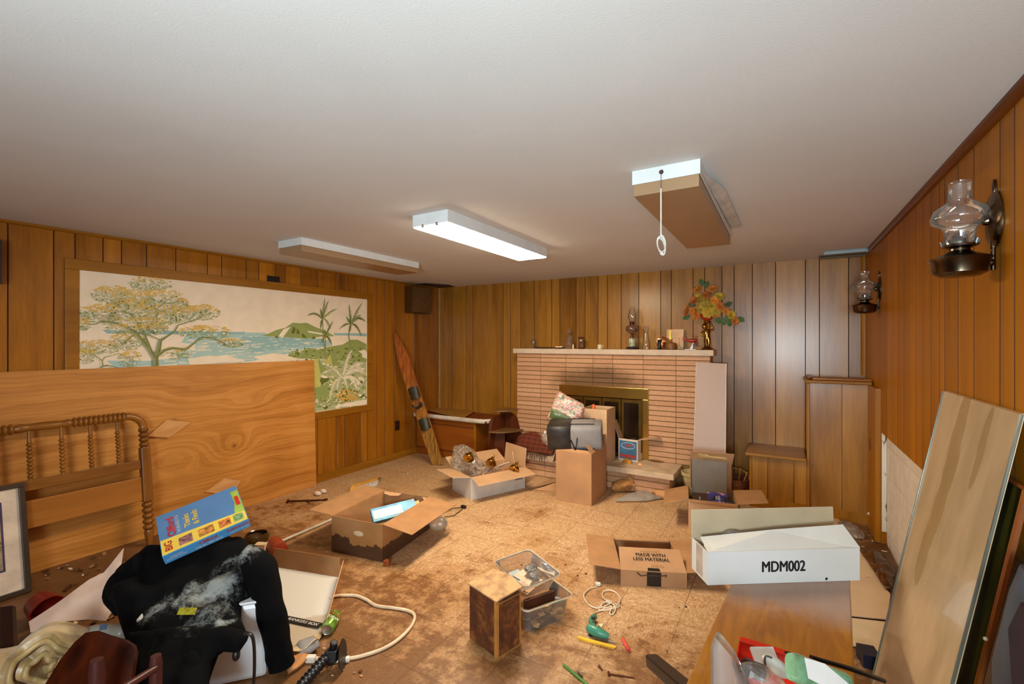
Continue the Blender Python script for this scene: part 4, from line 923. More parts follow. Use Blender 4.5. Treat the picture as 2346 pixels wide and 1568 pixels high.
obj('board', m, P('red_laminate', (116, 40, 14), .35, var=.15), tb2, bevel=.004)
m = MB(); pts_ = [(XL + .02, 4.585, .53), (-3.25, 4.585, .53), (-3.13, 4.60, .53), (-3.085, 4.66, .53), (-3.08, 4.75, .53)]; m.tube([Vector(p) for p in pts_], .017, 8, flat=1.6); obj('white_edge', m, P('edge_white', (214, 200, 180), .4), tb2, smooth=60)
m = MB(); m.slab([fl(965, 938, .545), fl(1060, 960, .545), fl(1092, 941, .545), fl(1010, 930, .545)], .006, n=(0, 0, 1)); tag(obj('hardboard_sheet', m, P('hardboard', (172, 122, 50), .6, var=.08)), 'tan hardboard sheet lying on the red corner table top', 'board')
sh = thing('whatnot_shelf', 'small dark corner stand with half-round shelves beside the corner chest', 'shelf', (-2.95, 4.75, 0))
M_DK = wood('dark_red_wood', (66, 26, 8), (104, 48, 16), 'z', 8, .4)
m = MB(); m.slab([(-3.09, 4.66, .002), (-3.07, 4.60, .25), (-3.055, 4.60, .52), (-3.02, 4.62, .6), (-3.0, 4.88, .6), (-3.0, 4.88, .002)], .016, n=(1, 0, 0)); obj('side', m, M_DK, sh)
m = MB(); m.slab([(-3.06, 4.885, .002), (-2.80, 4.885, .002), (-2.745, 4.885, .3), (-2.82, 4.885, .56), (-2.9, 4.885, .62), (-3.06, 4.885, .62)], .016, n=(0, -1, 0)); obj('back', m, M_DK, sh)
for z_, r_ in ((.655, .20), (.415, .27)):
    m = MB(); cx2, cy2 = -3.02, 4.885; m.slab([(cx2, cy2, z_)] + [(cx2 + r_ * 1.05 * math.cos(a_), cy2 - r_ * math.sin(a_) * 1.25, z_) for a_ in [i * math.pi / 2 / 10 for i in range(11)]], .014, n=(0, 0, 1)); obj('half_round_shelf', m, P('shelf_top', (124, 88, 50), .4), sh)
m = MB(); m.slab([(-3.07, 4.66, .003), (-3.07, 4.66, .40), (-2.90, 4.72, .40), (-2.90, 4.72, .003)], .01); obj('front_panel', m, M_DK, sh)
m = MB(); m.slab([(-3.06, 4.5, .002), (-2.98, 4.50, .10), (-2.8, 4.86, .12), (-3.0, 4.86, .002)], .01); tag(obj('dark_board', m, P('grey_board', (120, 92, 66), .6)), 'grey-brown board scrap leaning at the foot of corner stand', 'board')
# ski
s0 = fl(1005, 1066, .0); s1 = atX(905, 760, XL + .03); sd = (s1 - s0); L = sd.length; sd.normalize(); wx = Vector((.9, .42, 0)); wx = (wx - sd * wx.dot(sd)).normalized(); Ms = frame(s0, wx, sd)
sk = thing('water_ski', 'single wooden water ski with rubber bindings leaning in the left corner', 'water ski', s0); t = NT('ski_wood'); t.sep(); n = t.noise(t.mapped((14, 14, 1.2)), 3, 4); hz_ = t.z.sm(.1, 1.4)
c = t.mix(hz_, t.ramp(n, [(.35, (96, 64, 14)), (.65, (168, 118, 40))]), t.ramp(n, [(.35, (120, 54, 10)), (.65, (176, 96, 26))])); m = MB()
def skw(s_): return .075 * (1 - max(0, (s_ - .72) / .28) ** 2.2 * .93) * (.86 + .14 * min(1, s_ * 5))
for k in range(1): m.grid(lambda u, v: Ms @ Vector(((v * 2 - 1) * skw(u), u * L, .014 + .10 * max(0, u - .82) ** 1.4 * 2 - .002)), 44, 4, .014)
obj('board', m, t.out(c, .3, Coat_Weight=.4), sk, smooth=40)
M_BOOT = P('binding_rubber', (44, 38, 16), .5, var=.4, scale=20)
for s_, ln_ in ((.53, .16), (.30, .15)):
    m = MB(); m.grid(lambda u, v: Ms @ Vector((.068 * math.cos(math.pi * v), (s_ + .0) * L + (u - .5) * ln_ * (1 - .3 * abs(v - .5)), .018 + .062 * math.sin(math.pi * v) * (1.0 - .35 * u))), 8, 12, .004); obj('toe_binding', m, M_BOOT, sk, smooth=50)
m = MB(); m.grid(lambda u, v: Ms @ Vector((.055 * math.cos(math.pi * (v * 1.2 - .1)), .445 * L - .055 * math.sin(math.pi * v) + u * .02, .018 + u * .12)), 6, 12, .004); obj('heel_binding', m, M_BOOT, sk, smooth=50)
m = MB(); m.box((0, .445 * L, .021), (.11, .17, .004), Ms); m.box((0, .26 * L, .021), (.10, .26, .004), Ms); obj('binding_plate', m, P('plate_grey', (132, 116, 84), .35, .6), sk)
m = MB(); m.box((.0, .60 * L, .019), (.10, .05, .003), Ms); obj('decal', m, P('decal_tan', (196, 140, 66), .4), sk)
m = MB(); m.slab([Ms @ Vector(q) for q in ((-.01, .02, -.004), (.01, .02, -.004), (.004, .16, -.004), (-.004, .16, -.004))], .04, n=Ms.to_3x3() @ Vector((0, 0, -1))); obj('fin', m, P('fin_metal', (90, 84, 70), .3, .8), sk)

# ------------------------------------------------------------------ mantel things (mantel top z = 1.42)
MZ = 1.4205
def onm(px, Y=4.97): p = atY(px, 790, Y); return Vector((p.x, Y, MZ))
def lat(name, label, cat, q, prof, mat, part='body', seg=24, sm=40, extra=None):
    t = thing(name, label, cat, q); m = MB(); m.lathe(prof, Matrix.Translation(q), seg, cap=False); obj(part, m, mat, t, smooth=sm); return t
M_GL2 = glassy('mantel_glass', (246, 244, 236), .22, .05, .03, .03)
q = onm(1222); lat('glass_goblet', 'small stemmed glass at the left end of the mantel', 'glass', q, [(.03, 0), (.03, .004), (.006, .01), (.005, .03), (.03, .05), (.036, .075), (.026, .10), (.008, .12), (.03, .135), (.032, .137)], M_GL2, 'bowl')
q = onm(1245, 4.93); cs = thing('pewter_tray', 'long low pewter tray beside the small goblet on mantel', 'tray', q); m = MB()
m.grid(lambda u, v: q + Vector(((u - .5) * .24, (v - .5) * .05, .004 + .012 * (2 * abs(v - .5)) ** 2 + .012 * max(0, .25 - u))), 14, 6, .003); obj('dish', m, P('pewter', (120, 116, 112), .3, .9), cs, smooth=50)
m = MB(); m.tube([q + Vector((-.11, 0, .006)), q + Vector((-.125, 0, .05)), q + Vector((-.122, 0, .10))], .005, 6); obj('snuffer_stem', m, P('pewter', (120, 116, 112), .3, .9), cs)
q = onm(1281, 4.93); ds = thing('copper_dish', 'round copper dish holding a piece of white soap', 'dish', q); m = MB(); m.lathe([(.04, 0), (.065, .008), (.07, .016), (.06, .012), (.0001, .006)], Matrix.Translation(q), 24, cap=False); obj('dish', m, P('copper_dish', (140, 80, 40), .3, .8), ds, smooth=40)
m = MB(); m.grid(lambda u, v: q + Vector(((u - .5) * .08, (v - .5) * .035, .014 + .02 * math.sin(math.pi * v) * (.6 + .8 * abs(u - .4)))), 10, 8, .012); tag(obj('soap_piece', m, P('soap', (236, 214, 188), .5), smooth=60), 'curved white soap piece lying in the round copper dish', 'soap')
q = onm(1304, 4.99); dc = thing('cut_glass_decanter', 'square cut-glass decanter with knobbly stopper left of the hourglass', 'decanter', q); m = MB()
m.lathe([(.045, 0), (.048, .01), (.046, .04), (.05, .045), (.046, .08), (.05, .085), (.045, .125), (.02, .15), (.016, .17), (.02, .178)], Matrix.Translation(q), 8, cap=False); obj('bottle', m, M_GL2, dc)
m = MB(); m.lathe([(.014, .175), (.028, .19), (.03, .215), (.024, .235), (.0001, .238)], Matrix.Translation(q), 8, cap=False); obj('stopper', m, M_GL2, dc)
q = onm(1313, 4.90); m = MB(); m.lathe([(.010, 0), (.010, .05), (.0001, .052)], Matrix.Translation(q), 12); tag(obj('candle_stub', m, P('candle', (222, 190, 150), .5), smooth=40), 'short pale candle stub between the decanter and hourglass', 'candle')
q = onm(1331, 4.97); hg = thing('hourglass', 'small dark wooden hourglass with spindle posts right of decanter', 'hourglass', q)
m = MB(); m.lathe([(.035, 0), (.038, .006), (.03, .014), (.0001, .014)], Matrix.Translation(q), 16); obj('base', m, M_DK, hg, smooth=40)
m = MB(); m.lathe([(.03, .122), (.038, .128), (.034, .136), (.0001, .138)], Matrix.Translation(q), 16); obj('cap', m, M_DK, hg, smooth=40)
m = MB(); m.lathe([(.01, .014), (.024, .03), (.022, .05), (.005, .068), (.022, .086), (.024, .106), (.01, .122)], Matrix.Translation(q), 16, cap=False); obj('bulb', m, M_GL2, hg, smooth=60)
m = MB(); m.lathe([(.015, .088), (.019, .1), (.0001, .112)], Matrix.Translation(q), 12); obj('sand', m, P('sand', (232, 216, 190), .8), hg, smooth=60)
for a_ in (0, 2.1, 4.2):
    m = MB(); x_, y_ = .032 * math.cos(a_), .032 * math.sin(a_); m.lathe([(.004, .014), (.006, .04), (.004, .068), (.006, .095), (.004, .122)], Matrix.Translation(q + Vector((x_, y_, 0))), 8, cap=False); obj('spindle', m, M_DK, hg, smooth=60)
q = onm(1374, 4.96); mg = lat('mug', 'tiny cream mug standing alone mid-mantel', 'mug', q, [(.022, 0), (.024, .003), (.024, .05), (.021, .05), (.02, .006), (.0001, .005)], P('cream_cup', (224, 208, 164), .35), 'cup')
m = MB(); m.tube([q + Vector((.023, 0, .042)), q + Vector((.04, 0, .04)), q + Vector((.042, 0, .028)), q + Vector((.023, 0, .015))], .004, 6); obj('handle', m, P('cream_cup', (224, 208, 164), .35), mg, smooth=60)
q = onm(1448, 4.97); ol = thing('oil_lamp', 'tall antique oil lamp with clear chimney on the mantel', 'oil lamp', q)
m = MB(); m.lathe([(.068, 0), (.07, .012), (.055, .022), (.035, .03), (.0001, .032)], Matrix.Translation(q), 6); obj('foot', m, P('lamp_foot', (44, 22, 22), .3), ol, smooth=30)
m = MB(); m.lathe([(.028, .03), (.034, .04), (.034, .11), (.028, .122), (.0001, .122)], Matrix.Translation(q), 20); obj('porcelain_stem', m, P('porcelain', (176, 178, 150), .25, var=.25, scale=30), ol, smooth=40)
m = MB(); m.lathe([(.018, .12), (.02, .13), (.01, .15), (.016, .165), (.02, .17)], Matrix.Translation(q), 16, cap=False); obj('brass_neck', m, P('old_brass', (110, 66, 30), .3, .9), ol, smooth=50)
M_AMB = glassy('amber_glass', (214, 176, 118), .25, .06, .04, .05)
m = MB(); m.lathe([(.02, .165), (.062, .20), (.07, .225), (.062, .25), (.03, .268), (.02, .272)], Matrix.Translation(q), 24, cap=False); obj('font', m, M_AMB, ol, smooth=50)
m = MB(); m.lathe([(.022, .27), (.03, .28), (.028, .292), (.018, .30), (.0001, .31)], Matrix.Translation(q), 20, cap=False); m.tube([q + Vector((.02, 0, .285)), q + Vector((.05, -.01, .285))], .003, 6); obj('burner', m, P('old_brass', (110, 66, 30), .3, .9), ol, smooth=50)
m = MB(); m.lathe([(.026, .292), (.028, .31), (.042, .345), (.04, .38), (.026, .43), (.022, .455), (.03, .47)], Matrix.Translation(q), 24, cap=False); obj('chimney', m, M_GL2, ol, smooth=60)
q = onm(1480, 4.98); lat('glass_carafe', 'tall clear glass carafe right of the oil lamp', 'carafe', q, [(.04, 0), (.042, .004), (.036, .08), (.024, .17), (.02, .19), (.026, .20), (.028, .25), (.03, .255)], M_GL2, 'bottle')
q = onm(1516, 5.0); cpd = thing('copper_plate', 'round copper plate standing upright behind the black vase', 'plate', q); m = MB(); Mr = Matrix.Translation(q + Vector((.0, .02, .072))) @ Matrix.Rotation(math.radians(82), 4, 'X'); m.lathe([(.0001, 0), (.062, 0), (.07, .005), (.072, .004), (.064, -.004), (.0001, -.004)], Mr, 32, cap=False); obj('plate', m, P('copper', (196, 132, 86), .25, .9), cpd, smooth=40)
m = MB(); m.tube([Mr @ Vector((.072 * math.cos(i * 6.283 / 28), .072 * math.sin(i * 6.283 / 28), .003)) for i in range(28)], .003, 6, closed=True); obj('rim', m, P('old_brass', (110, 66, 30), .3, .9), cpd, smooth=60)
q = onm(1511, 4.93); lat('black_vase', 'small black waisted vase before the upright copper plate', 'vase', q, [(.024, 0), (.026, .006), (.018, .02), (.017, .06), (.024, .098), (.026, .104), (.02, .1), (.0001, .05)], M_BLACK, 'body')
q = onm(1538, 4.93); pt = lat('brown_flask', 'squat brown ceramic flask with narrow neck before the pale book', 'flask', q, [(.05, 0), (.058, .006), (.058, .045), (.05, .068), (.014, .076), (.009, .082), (.009, .094), (.014, .104), (.008, .104)], P('brown_ceramic', (120, 72, 20), .5), 'body')
q = onm(1545, 5.04); m = MB(); bkp = thing('pale_booklet', 'pale tan embossed booklet standing against the back wall', 'booklet', q); m.slab([q + Vector(p) for p in ((-.085, 0, 0), (.09, 0, 0), (.086, .045, .215), (-.085, .045, .215))], .012, n=(0, 1, -.2)); obj('cover', m, P('booklet', (220, 172, 124), .6), bkp)
m = MB()
for p in (((-.03, .118), (.05, .118), (.05, .122), (-.03, .122)), ((-.03, .03), (-.026, .03), (-.026, .12), (-.03, .12)), ((.046, .03), (.05, .03), (.05, .12), (.046, .12)), ((.0, .09), (.02, .09), (.02, .093), (0, .093))): m.slab([q + Vector((x, .20 * z - .002, z)) for x, z in p], .001, n=(0, -1, .2))
obj('embossed_border', m, P('emboss', (176, 124, 74), .6), bkp)
m = MB(); m.slab([q + Vector((x, .20 * z - .0025, z)) for x, z in ((-.062, .02), (-.042, .02), (-.042, .2), (-.055, .2))], .001, n=(0, -1, .2)); obj('gold_ribbon', m, P('gold', (214, 178, 60), .3, .6), bkp)
q = onm(1582, 4.94); tp = thing('toy_biplane', 'red toy aeroplane on a white display stand', 'toy plane', q)
m = MB(); m.slab([q + Vector(p) for p in ((-.055, -.02, 0), (.055, -.02, 0), (.055, .02, 0), (-.055, .02, 0))], .007, n=(0, 0, 1)); m.slab([q + Vector(p) for p in ((-.008, -.008, .006), (.022, -.008, .006), (.032, -.008, .07), (.022, -.008, .07))], .016, n=(0, 1, 0)); obj('stand', m, M_WHITE, tp)
M_RED = P('toy_red', (150, 34, 20), .35, var=.15)
m = MB(); m.tube([q + Vector(p) for p in ((-.062, 0, .104), (-.03, 0, .094), (.02, 0, .09), (.062, 0, .10))], [.005, .013, .022, .017], 10); obj('fuselage', m, M_RED, tp, smooth=50)
for z_, x_ in ((.072, .05), (.102, .045), (.132, .04)):
    m = MB(); m.box((0, 0, 0), (.045, .15, .006), Matrix.Translation(q + Vector((x_, 0, z_))) @ Matrix.Rotation(.1, 4, 'Y')); obj('wing', m, M_RED, tp, bevel=.002)
for s_ in (-1, 1):
    m = MB(); m.lathe([(.0001, -.005), (.018, -.005), (.018, .005), (.0001, .005)], Matrix.Translation(q + Vector((.045, s_ * .03, .05))) @ Matrix.Rotation(math.pi / 2, 4, 'X'), 14); obj('wheel', m, P('toy_dark', (84, 22, 16), .4), tp, smooth=40)
m = MB(); m.box((0, 0, 0), (.03, .003, .03), Matrix.Translation(q + Vector((-.062, 0, .115)))); obj('tail_fin', m, M_RED, tp)

# cherub figure vase + bouquet
q = onm(1620, 4.96); cv = thing('cherub_vase', 'brass cherub figurine holding up a round amber-red bowl', 'vase', q)
m = MB(); Tq = Matrix.Translation(q); m.lathe([(.058, 0), (.06, .008), (.045, .018), (.03, .03), (.022, .05), (.0001, .05)], Tq, 20, cap=False)
def tv(pts, r): m.tube([q + Vector(p) for p in pts], r, 8)
tv(((-.006, 0, .04), (-.012, 0, .08), (-.008, 0, .12)), [.015, .018, .024]); tv(((.016, -.01, .04), (.018, -.012, .08), (.010, -.004, .12)), [.014, .017, .024])
tv(((0, 0, .11), (-.002, 0, .15), (-.004, 0, .19), (-.002, 0, .212)), [.032, .030, .034, .014]); m.sphere(q + Vector((-.022, -.01, .235)), .027); m.sphere(q + Vector((-.024, .004, .245)), .027, (1, .9, .9))
tv(((-.03, 0, .195), (-.05, -.015, .17), (-.042, -.02, .145), (-.015, -.025, .14)), [.012, .011, .010, .008]); tv(((.026, 0, .195), (.052, 0, .205), (.048, 0, .235), (.02, 0, .268)), [.012, .012, .010, .008]); tv(((.005, .01, .2), (.012, .01, .24), (.012, 0, .278)), [.015, .018, .022])
m.lathe([(.018, .272), (.034, .282), (.036, .29), (.02, .296)], Tq, 20, cap=False); obj('cherub_figure', m, P('figure_brass', (168, 128, 64), .22, 1.0), cv, smooth=50)
m = MB(); m.lathe([(.02, .292), (.052, .312), (.066, .345), (.062, .38), (.058, .38), (.058, .345), (.0001, .30)], Tq, 28, cap=False); obj('bowl', m, P('amber_red', (160, 44, 12), .12, var=.3, Coat_Weight=.6), cv, smooth=50)
fl_ = thing('silk_bouquet', 'autumn bouquet of yellow and orange silk flowers in red bowl', 'flowers', q + Vector((0, 0, .36)))
Rf = random.Random(11); FC = [P('petal_yellow', (176, 140, 36), .7, var=.2), P('petal_orange', (196, 116, 36), .7, var=.25), P('petal_olive', (170, 140, 40), .7, var=.2), P('petal_rust', (160, 88, 26), .7, var=.3)]
zc = .40
def fpos(px, py, Y): p = atY(px, py, Y); return p
spots = [(1598, 664, 1, .05), (1632, 662, 1, .05), (1648, 680, 2, .05), (1612, 690, 2, .055), (1590, 690, 3, .05), (1632, 700, 0, .055), (1606, 708, 0, .055), (1586, 712, 1, .04), (1650, 702, 3, .045), (1622, 716, 0, .06), (1594, 722, 1, .055), (1572, 716, 3, .04), (1575, 706, 1, .035), (1640, 720, 1, .045), (1618, 676, 3, .05), (1664, 714, 1, .04), (1676, 722, 0, .045), (1684, 736, 1, .042), (1614, 700, 2, .05), (1638, 688, 1, .045), (1642, 712, 2, .05), (1600, 682, 2, .05)]
for i, (px_, py_, k_, r_) in enumerate(spots):
    c_ = fpos(px_, py_, 4.93 - Rf.uniform(0, .06)); m = MB(); nrm = (c_ - (q + Vector((0, .06, .40)))).normalized() + Vector((-.2, -.7, .1)); nrm.normalize(); Mf = frame(c_, nrm.orthogonal(), nrm.cross(nrm.orthogonal())) @ Matrix.Rotation(Rf.random() * 6, 4, 'Z')
    for ring_, (n_, l_, up) in enumerate(((7, 1.0, .15), (7, .8, .5), (5, .5, 1.0))):
        for j in range(n_):
            a_ = j * 6.283 / n_ + ring_ * .4; R_ = Mf @ Matrix.Rotation(a_, 4, 'Z')
            m.grid(lambda u, v: R_ @ Vector((r_ * l_ * (.15 + .85 * u) * (1 - .12 * up), (v - .5) * r_ * .85 * math.sin(.25 + 2.5 * u), r_ * l_ * up * u * .7 + .004 * math.sin(v * 3.14) + ring_ * .003)), 4, 3)
    m.sphere((0, 0, .006), r_ * .16, M=Mf); obj('flower_head', m, FC[k_], fl_, smooth=70)
m = MB(); M_LF = P('silk_leaf', (60, 92, 40), .7, var=.25)
for i, (px_, py_, a_) in enumerate(((1610, 655, 1.9), (1616, 660, 1.2), (1594, 700, 2.9), (1660, 700, .3), (1656, 712, -.1), (1662, 724, -.9), (1672, 732, -1.6), (1580, 724, 3.6), (1640, 728, -1.0), (1655, 730, -1.3), (1604, 668, 2.4), (1690, 728, -.6))):
    c_ = fpos(px_, py_, 4.92); m = MB(); d_ = Vector((math.cos(a_), -.15, math.sin(a_))).normalized(); s_ = d_.cross(Vector((0, -1, 0))).normalized()
    m.grid(lambda u, v: c_ + d_ * (.075 * u) + s_ * ((v - .5) * .05 * math.sin(math.pi * min(1, u * .95 + .05))) + Vector((0, .006 * math.sin(u * 4), 0)), 7, 4); obj('leaf', m, M_LF, fl_, smooth=60)
for a, b in (((q + Vector((.02, 0, .37))), fpos(1676, 722, 4.93)), ((q + Vector((-.02, 0, .37))), fpos(1575, 712, 4.93)), ((q + Vector((0, 0, .37))), fpos(1618, 680, 4.93))):
    m = MB(); m.tube([a - Vector((0, 0, .03)), (a + b) / 2 + Vector((0, 0, .02)), b], .004, 6); obj('stem', m, M_LF, fl_)

# ------------------------------------------------------------------ wall oil-lamp sconces
def sconce(Y, Z, label, s=1.0):
    """Z: height of the middle of the saucer"""
    ax = XR - .093; q = Vector((ax, Y, Z)); t = thing('wall_oil_lamp', label, 'wall lamp', (XR, Y, Z), group='wall oil lamps'); T = Matrix.Translation(q) @ Matrix.Scale(s, 4); M_PW = P('dark_pewter', (96, 82, 66), .22, 1.0, var=.25, scale=10)
    m = MB(); m.lathe([(.0001, -.035), (.045, -.034), (.062, -.024), (.068, .012), (.073, .02), (.066, .024), (.04, .034), (.024, .044), (.024, .05), (.0001, .05)], T, 32, cap=False); obj('font', m, M_PW, t, smooth=35)
    m = MB(); m.lathe([(.024, .05), (.04, .056), (.042, .062), (.02, .064), (.018, .09), (.009, .10), (.0001, .10)], T, 24, cap=False)
    for k in range(8):
        a_ = k * 6.283 / 8; m.tube([T @ Vector((.040 * math.cos(a_), .040 * math.sin(a_), .060)), T @ Vector((.045 * math.cos(a_), .045 * math.sin(a_), .075))], .003 * s, 5)
    obj('burner', m, P('burner_silver', (130, 128, 124), .2, 1.0), t, smooth=40)
    m = MB(); m.lathe([(.036, .064), (.036, .10), (.042, .118), (.066, .132), (.069, .148), (.060, .172), (.038, .188), (.029, .196), (.027, .21), (.026, .25), (.027, .254)], T, 32, cap=False); obj('glass_chimney', m, glassy('chimney_glass', (246, 240, 230), .30, .07, .03, .06), t, smooth=60)
    m = MB(); m.tube([T @ Vector((.06, 0, .0)), T @ Vector((.067, 0, .002)), T @ Vector((.074, 0, .004))], [.010 * s, .013 * s, .010 * s], 10); m.tube([T @ Vector((.073, 0, -.02)), T @ Vector((.073, 0, .09))], .006 * s, 8); obj('bracket', m, M_PW, t, smooth=50)
    m = MB(); Mp = Matrix.Translation((XR - .002, Y, Z + .130 * s)) @ Matrix.Rotation(-math.pi / 2, 4, 'Y') @ Matrix.Scale(s, 4)
    m.lathe([(.058, 0), (.058, .004), (.05, .010), (.03, .013), (.012, .018), (.01, .028), (.0001, .032)], Mp, 28, cap=False, sx=1.45, sy=1.0)
    m.lathe([(.010, 0), (.010, .006), (.0001, .008)], Mp @ Matrix.Translation((.095, 0, 0)), 12, cap=False, sx=2.4, sy=.8); obj('wall_plate', m, M_PW, t, smooth=40)
    return t
sconce(2.20, 1.772, 'pewter wall oil lamp nearest the camera on right wall', 1.16)
sconce(4.384, 1.758, 'pewter wall oil lamp farther away near the back right corner', 1.12)
# ------------------------------------------------------------------ water-stained carton, left of centre
t = NT('stained_card'); t.sep(); n = t.noise(t.obj, 9, 4, .6); n2 = t.noise(t.obj, 4, 3)
st = (t.z * -1.0 +   .115 + (n - .5) * .18 + (n2 - .5) * .10).sm(.0, .012)
M_STAIN = t.out(t.mix(st * .88, t.ramp(n2, [(.3, (160, 112, 58)), (.7, (182, 134, 84))]), (54, 24, 6)), .7)
A0 = Vector((-2.342, 2.219, 0)); rz = math.radians(9)
sc_ = carton('stained_carton', 'open cardboard carton with water-stained bottom and large drooping flap', 'box', place(A0, rz, .44, .60, 'fr'), rz, .44, .60, .255, M_STAIN, M_CARDIN,
             {'right': (.24, 98, .0), 'left': (.21, 86, -.01)}, .005)
for y_, x_ in ((-.302, .02), (.294, .0)):
    m = MB(); m.slab([LW(sc_, x_ + .042 * math.cos(a), y_, .165 + .018 * math.sin(a)) for a in [i * 6.283 / 18 for i in range(18)]], .001); obj('hand_hole', m, P('hole_pale', (226, 200, 160), .8), sc_)
m = MB(); m.slab([LW(sc_, -.22, .301, .255), LW(sc_, -.04, .301, .255), LW(sc_, -.06, .27, .24), LW(sc_, -.13, .262, .235), LW(sc_, -.20, .27, .24)], .004); obj('torn_flap', m, M_CARD2, sc_)
m = MB(); m.slab([LW(sc_, .14, .301, .25), LW(sc_, .22, .301, .25), LW(sc_, .20, .26, .235)], .004); obj('torn_flap', m, M_CARD2, sc_)
Xc = wm(sc_).to_3x3() @ Vector((1, 0, 0)); Yc = wm(sc_).to_3x3() @ Vector((0, 1, 0)); bx_ = (Yc * .75 + Xc * .55 + Vector((0, 0, .05))).normalized()
M = frame(LW(sc_, .06, .05, .205), bx_, Xc * -.5 + Yc * .4 + Vector((0, 0, .5))); sn = thing('slim_blue_box', 'slim light-blue and white box slanting in the stained carton', 'box', LW(sc_, .06, .05, .2))
m = MB(); m.box((0, 0, 0), (.34, .11, .035), M); obj('body', m, P('box_cyan', (70, 150, 184), .4, var=.25, scale=12), sn); m = MB(); m.box((0, .056, .0), (.30, .002, .026), M); m.box((-.05, .0, .018), (.22, .07, .001), M); obj('white_label', m, M_WHITE, sn)
M = frame(LW(sc_, .10, .20, .20), bx_, Xc * -.5 + Yc * .4 + Vector((0, 0, .5))); m = MB(); m.box((0, 0, 0), (.16, .05, .02), M); tag(obj('pale_wood_block', m, P('pale_block', (222, 176, 116), .6)), 'pale wood block beyond the slim blue box in stained carton', 'block')
q = fl(885, 1297, 0); m = MB(); m.box((0, 0, .02), (.03, .03, .04), Matrix.Translation(q)); tag(obj('brown_cork_block', m, P('rust_block', (150, 76, 26), .8), bevel=.004), 'small rusty brown block at the front corner of stained carton', 'block')
# rod, red tin, jar, little white box
m = MB(); m.tube([fl(618, 1252, .02), fl(762, 1190, .012)], .0105, 10); tag(obj('white_rod', m, P('rod_white', (214, 206, 190), .3, .2), smooth=50), 'long thin white rod on the floor left of stained carton', 'rod')
m = MB(); a = fl(640, 1262, .055); b = fl(612, 1230, .055); d = (b - a).normalized(); m.lathe([(.0001, 0), (.048, 0), (.055, .004), (.055, .13), (.05, .136), (.0001, .136)], frame(a, d.orthogonal(), d.cross(d.orthogonal())), 24, cap=False); tag(obj('red_canister', m, P('red_tin', (150, 52, 22), .45, var=.1), smooth=40), 'round red canister lying on floor beside the puzzle box', 'canister')
q = fl(588, 1255, 0); jr = thing('glass_jar', 'dark glass bowl behind the right end of the puzzle box', 'bowl', q); m = MB(); m.lathe([(.04, 0), (.075, .04), (.085, .08), (.07, .105), (.066, .1), (.078, .078), (.0001, .01)], Matrix.Translation(q), 24, cap=False); obj('bowl', m, P('dark_glass', (70, 48, 20), .12, var=.4), jr, smooth=50)
m = MB(); m.box((0, 0, .045), (.07, .05, .09), Matrix.Translation(fl(598, 1275, 0)) @ Rz(.6)); tag(obj('small_cream_box', m, P('cream_box', (228, 200, 160), .5)), 'small cream box between red canister and dark jacket', 'box')
m = MB(); m.tube([fl(575, 1235, .10), fl(610, 1243, .09), fl(655, 1250, .004), fl(662, 1262, .004)], .003, 6); tag(obj('green_wire', m, P('wire_green', (60, 56, 26), .5)), 'thin dark green wire looping past the red canister', 'wire')
# small things on the far floor
m = MB(); m.grid(lambda u, v: fl(800, 1131, 0) * (1 - u) + fl(862, 1112, 0) * u + Vector((-.14 * v, .20 * v, .004 + .05 * math.sin(math.pi * v) * (1 - .2 * u))), 10, 10, .004); ev = tag(obj('padded_envelope', m, P('envelope', (206, 150, 66), .6), smooth=60), 'yellow padded envelope arched on floor behind the stained carton', 'envelope')
m = MB(); m.grid(lambda u, v: fl(816, 1130, 0) * (1 - u) + fl(864, 1113, 0) * u + Vector((-.12 * v, .17 * v, .003 + .028 * math.sin(math.pi * v))), 10, 8, .003); obj('bubble_lining', m, P('lining', (190, 190, 186), .3, var=.2, scale=60), ev, smooth=60)
m = MB(); m.sphere(fl(728, 1131, .022), .028, (1.5, .9, .75)); m.sphere(fl(741, 1126, .022), .028, (1.3, 1, .75)); tag(obj('tissue_wad', m, P('tissue', (230, 214, 196), .8), smooth=60), 'crumpled white tissue on floor below the mural', 'tissue')
m = MB(); m.tube([fl(658, 1149, .01), fl(748, 1146, .01)], .008, 6); m.sphere(fl(706, 1148, .012), .016, (1.3, 1, .8)); m.lathe([(.02, 0), (.02, .008)], Matrix.Translation(fl(746, 1146, .004)), 12, cap=False); m.tube([fl(658, 1152, .01), fl(660, 1146, .02)], .010, 6)
tag(obj('metal_rod', m, P('dark_iron', (84, 42, 22), .5, .6), smooth=50), 'dark iron rod with centre knob lying below the mural', 'rod')
m = MB(); m.tube([fl(1020, 1172, .01), fl(1040, 1165, .02), fl(1062, 1163, .01)], .004, 6); m.tube([fl(1018, 1185, .01), fl(1040, 1182, .004), fl(1060, 1166, .01)], .003, 6); m.box((0, 0, .012), (.045, .025, .024), Matrix.Translation(fl(1062, 1165, 0))); tag(obj('black_cable', m, M_BLACK), 'short black cable with plug right of the stained carton', 'cable')
m = MB(); q = fl(1003, 1215, 0); m.sphere((0, 0, 0), .075, (1.15, .8, .75), 18, M=Matrix.Translation(q + Vector((0, 0, .058)))); tag(obj('bubble_bag', m, M_BUBBLE, smooth=60), 'small bubble-wrap bag on the floor under the big flap', 'bubble wrap')

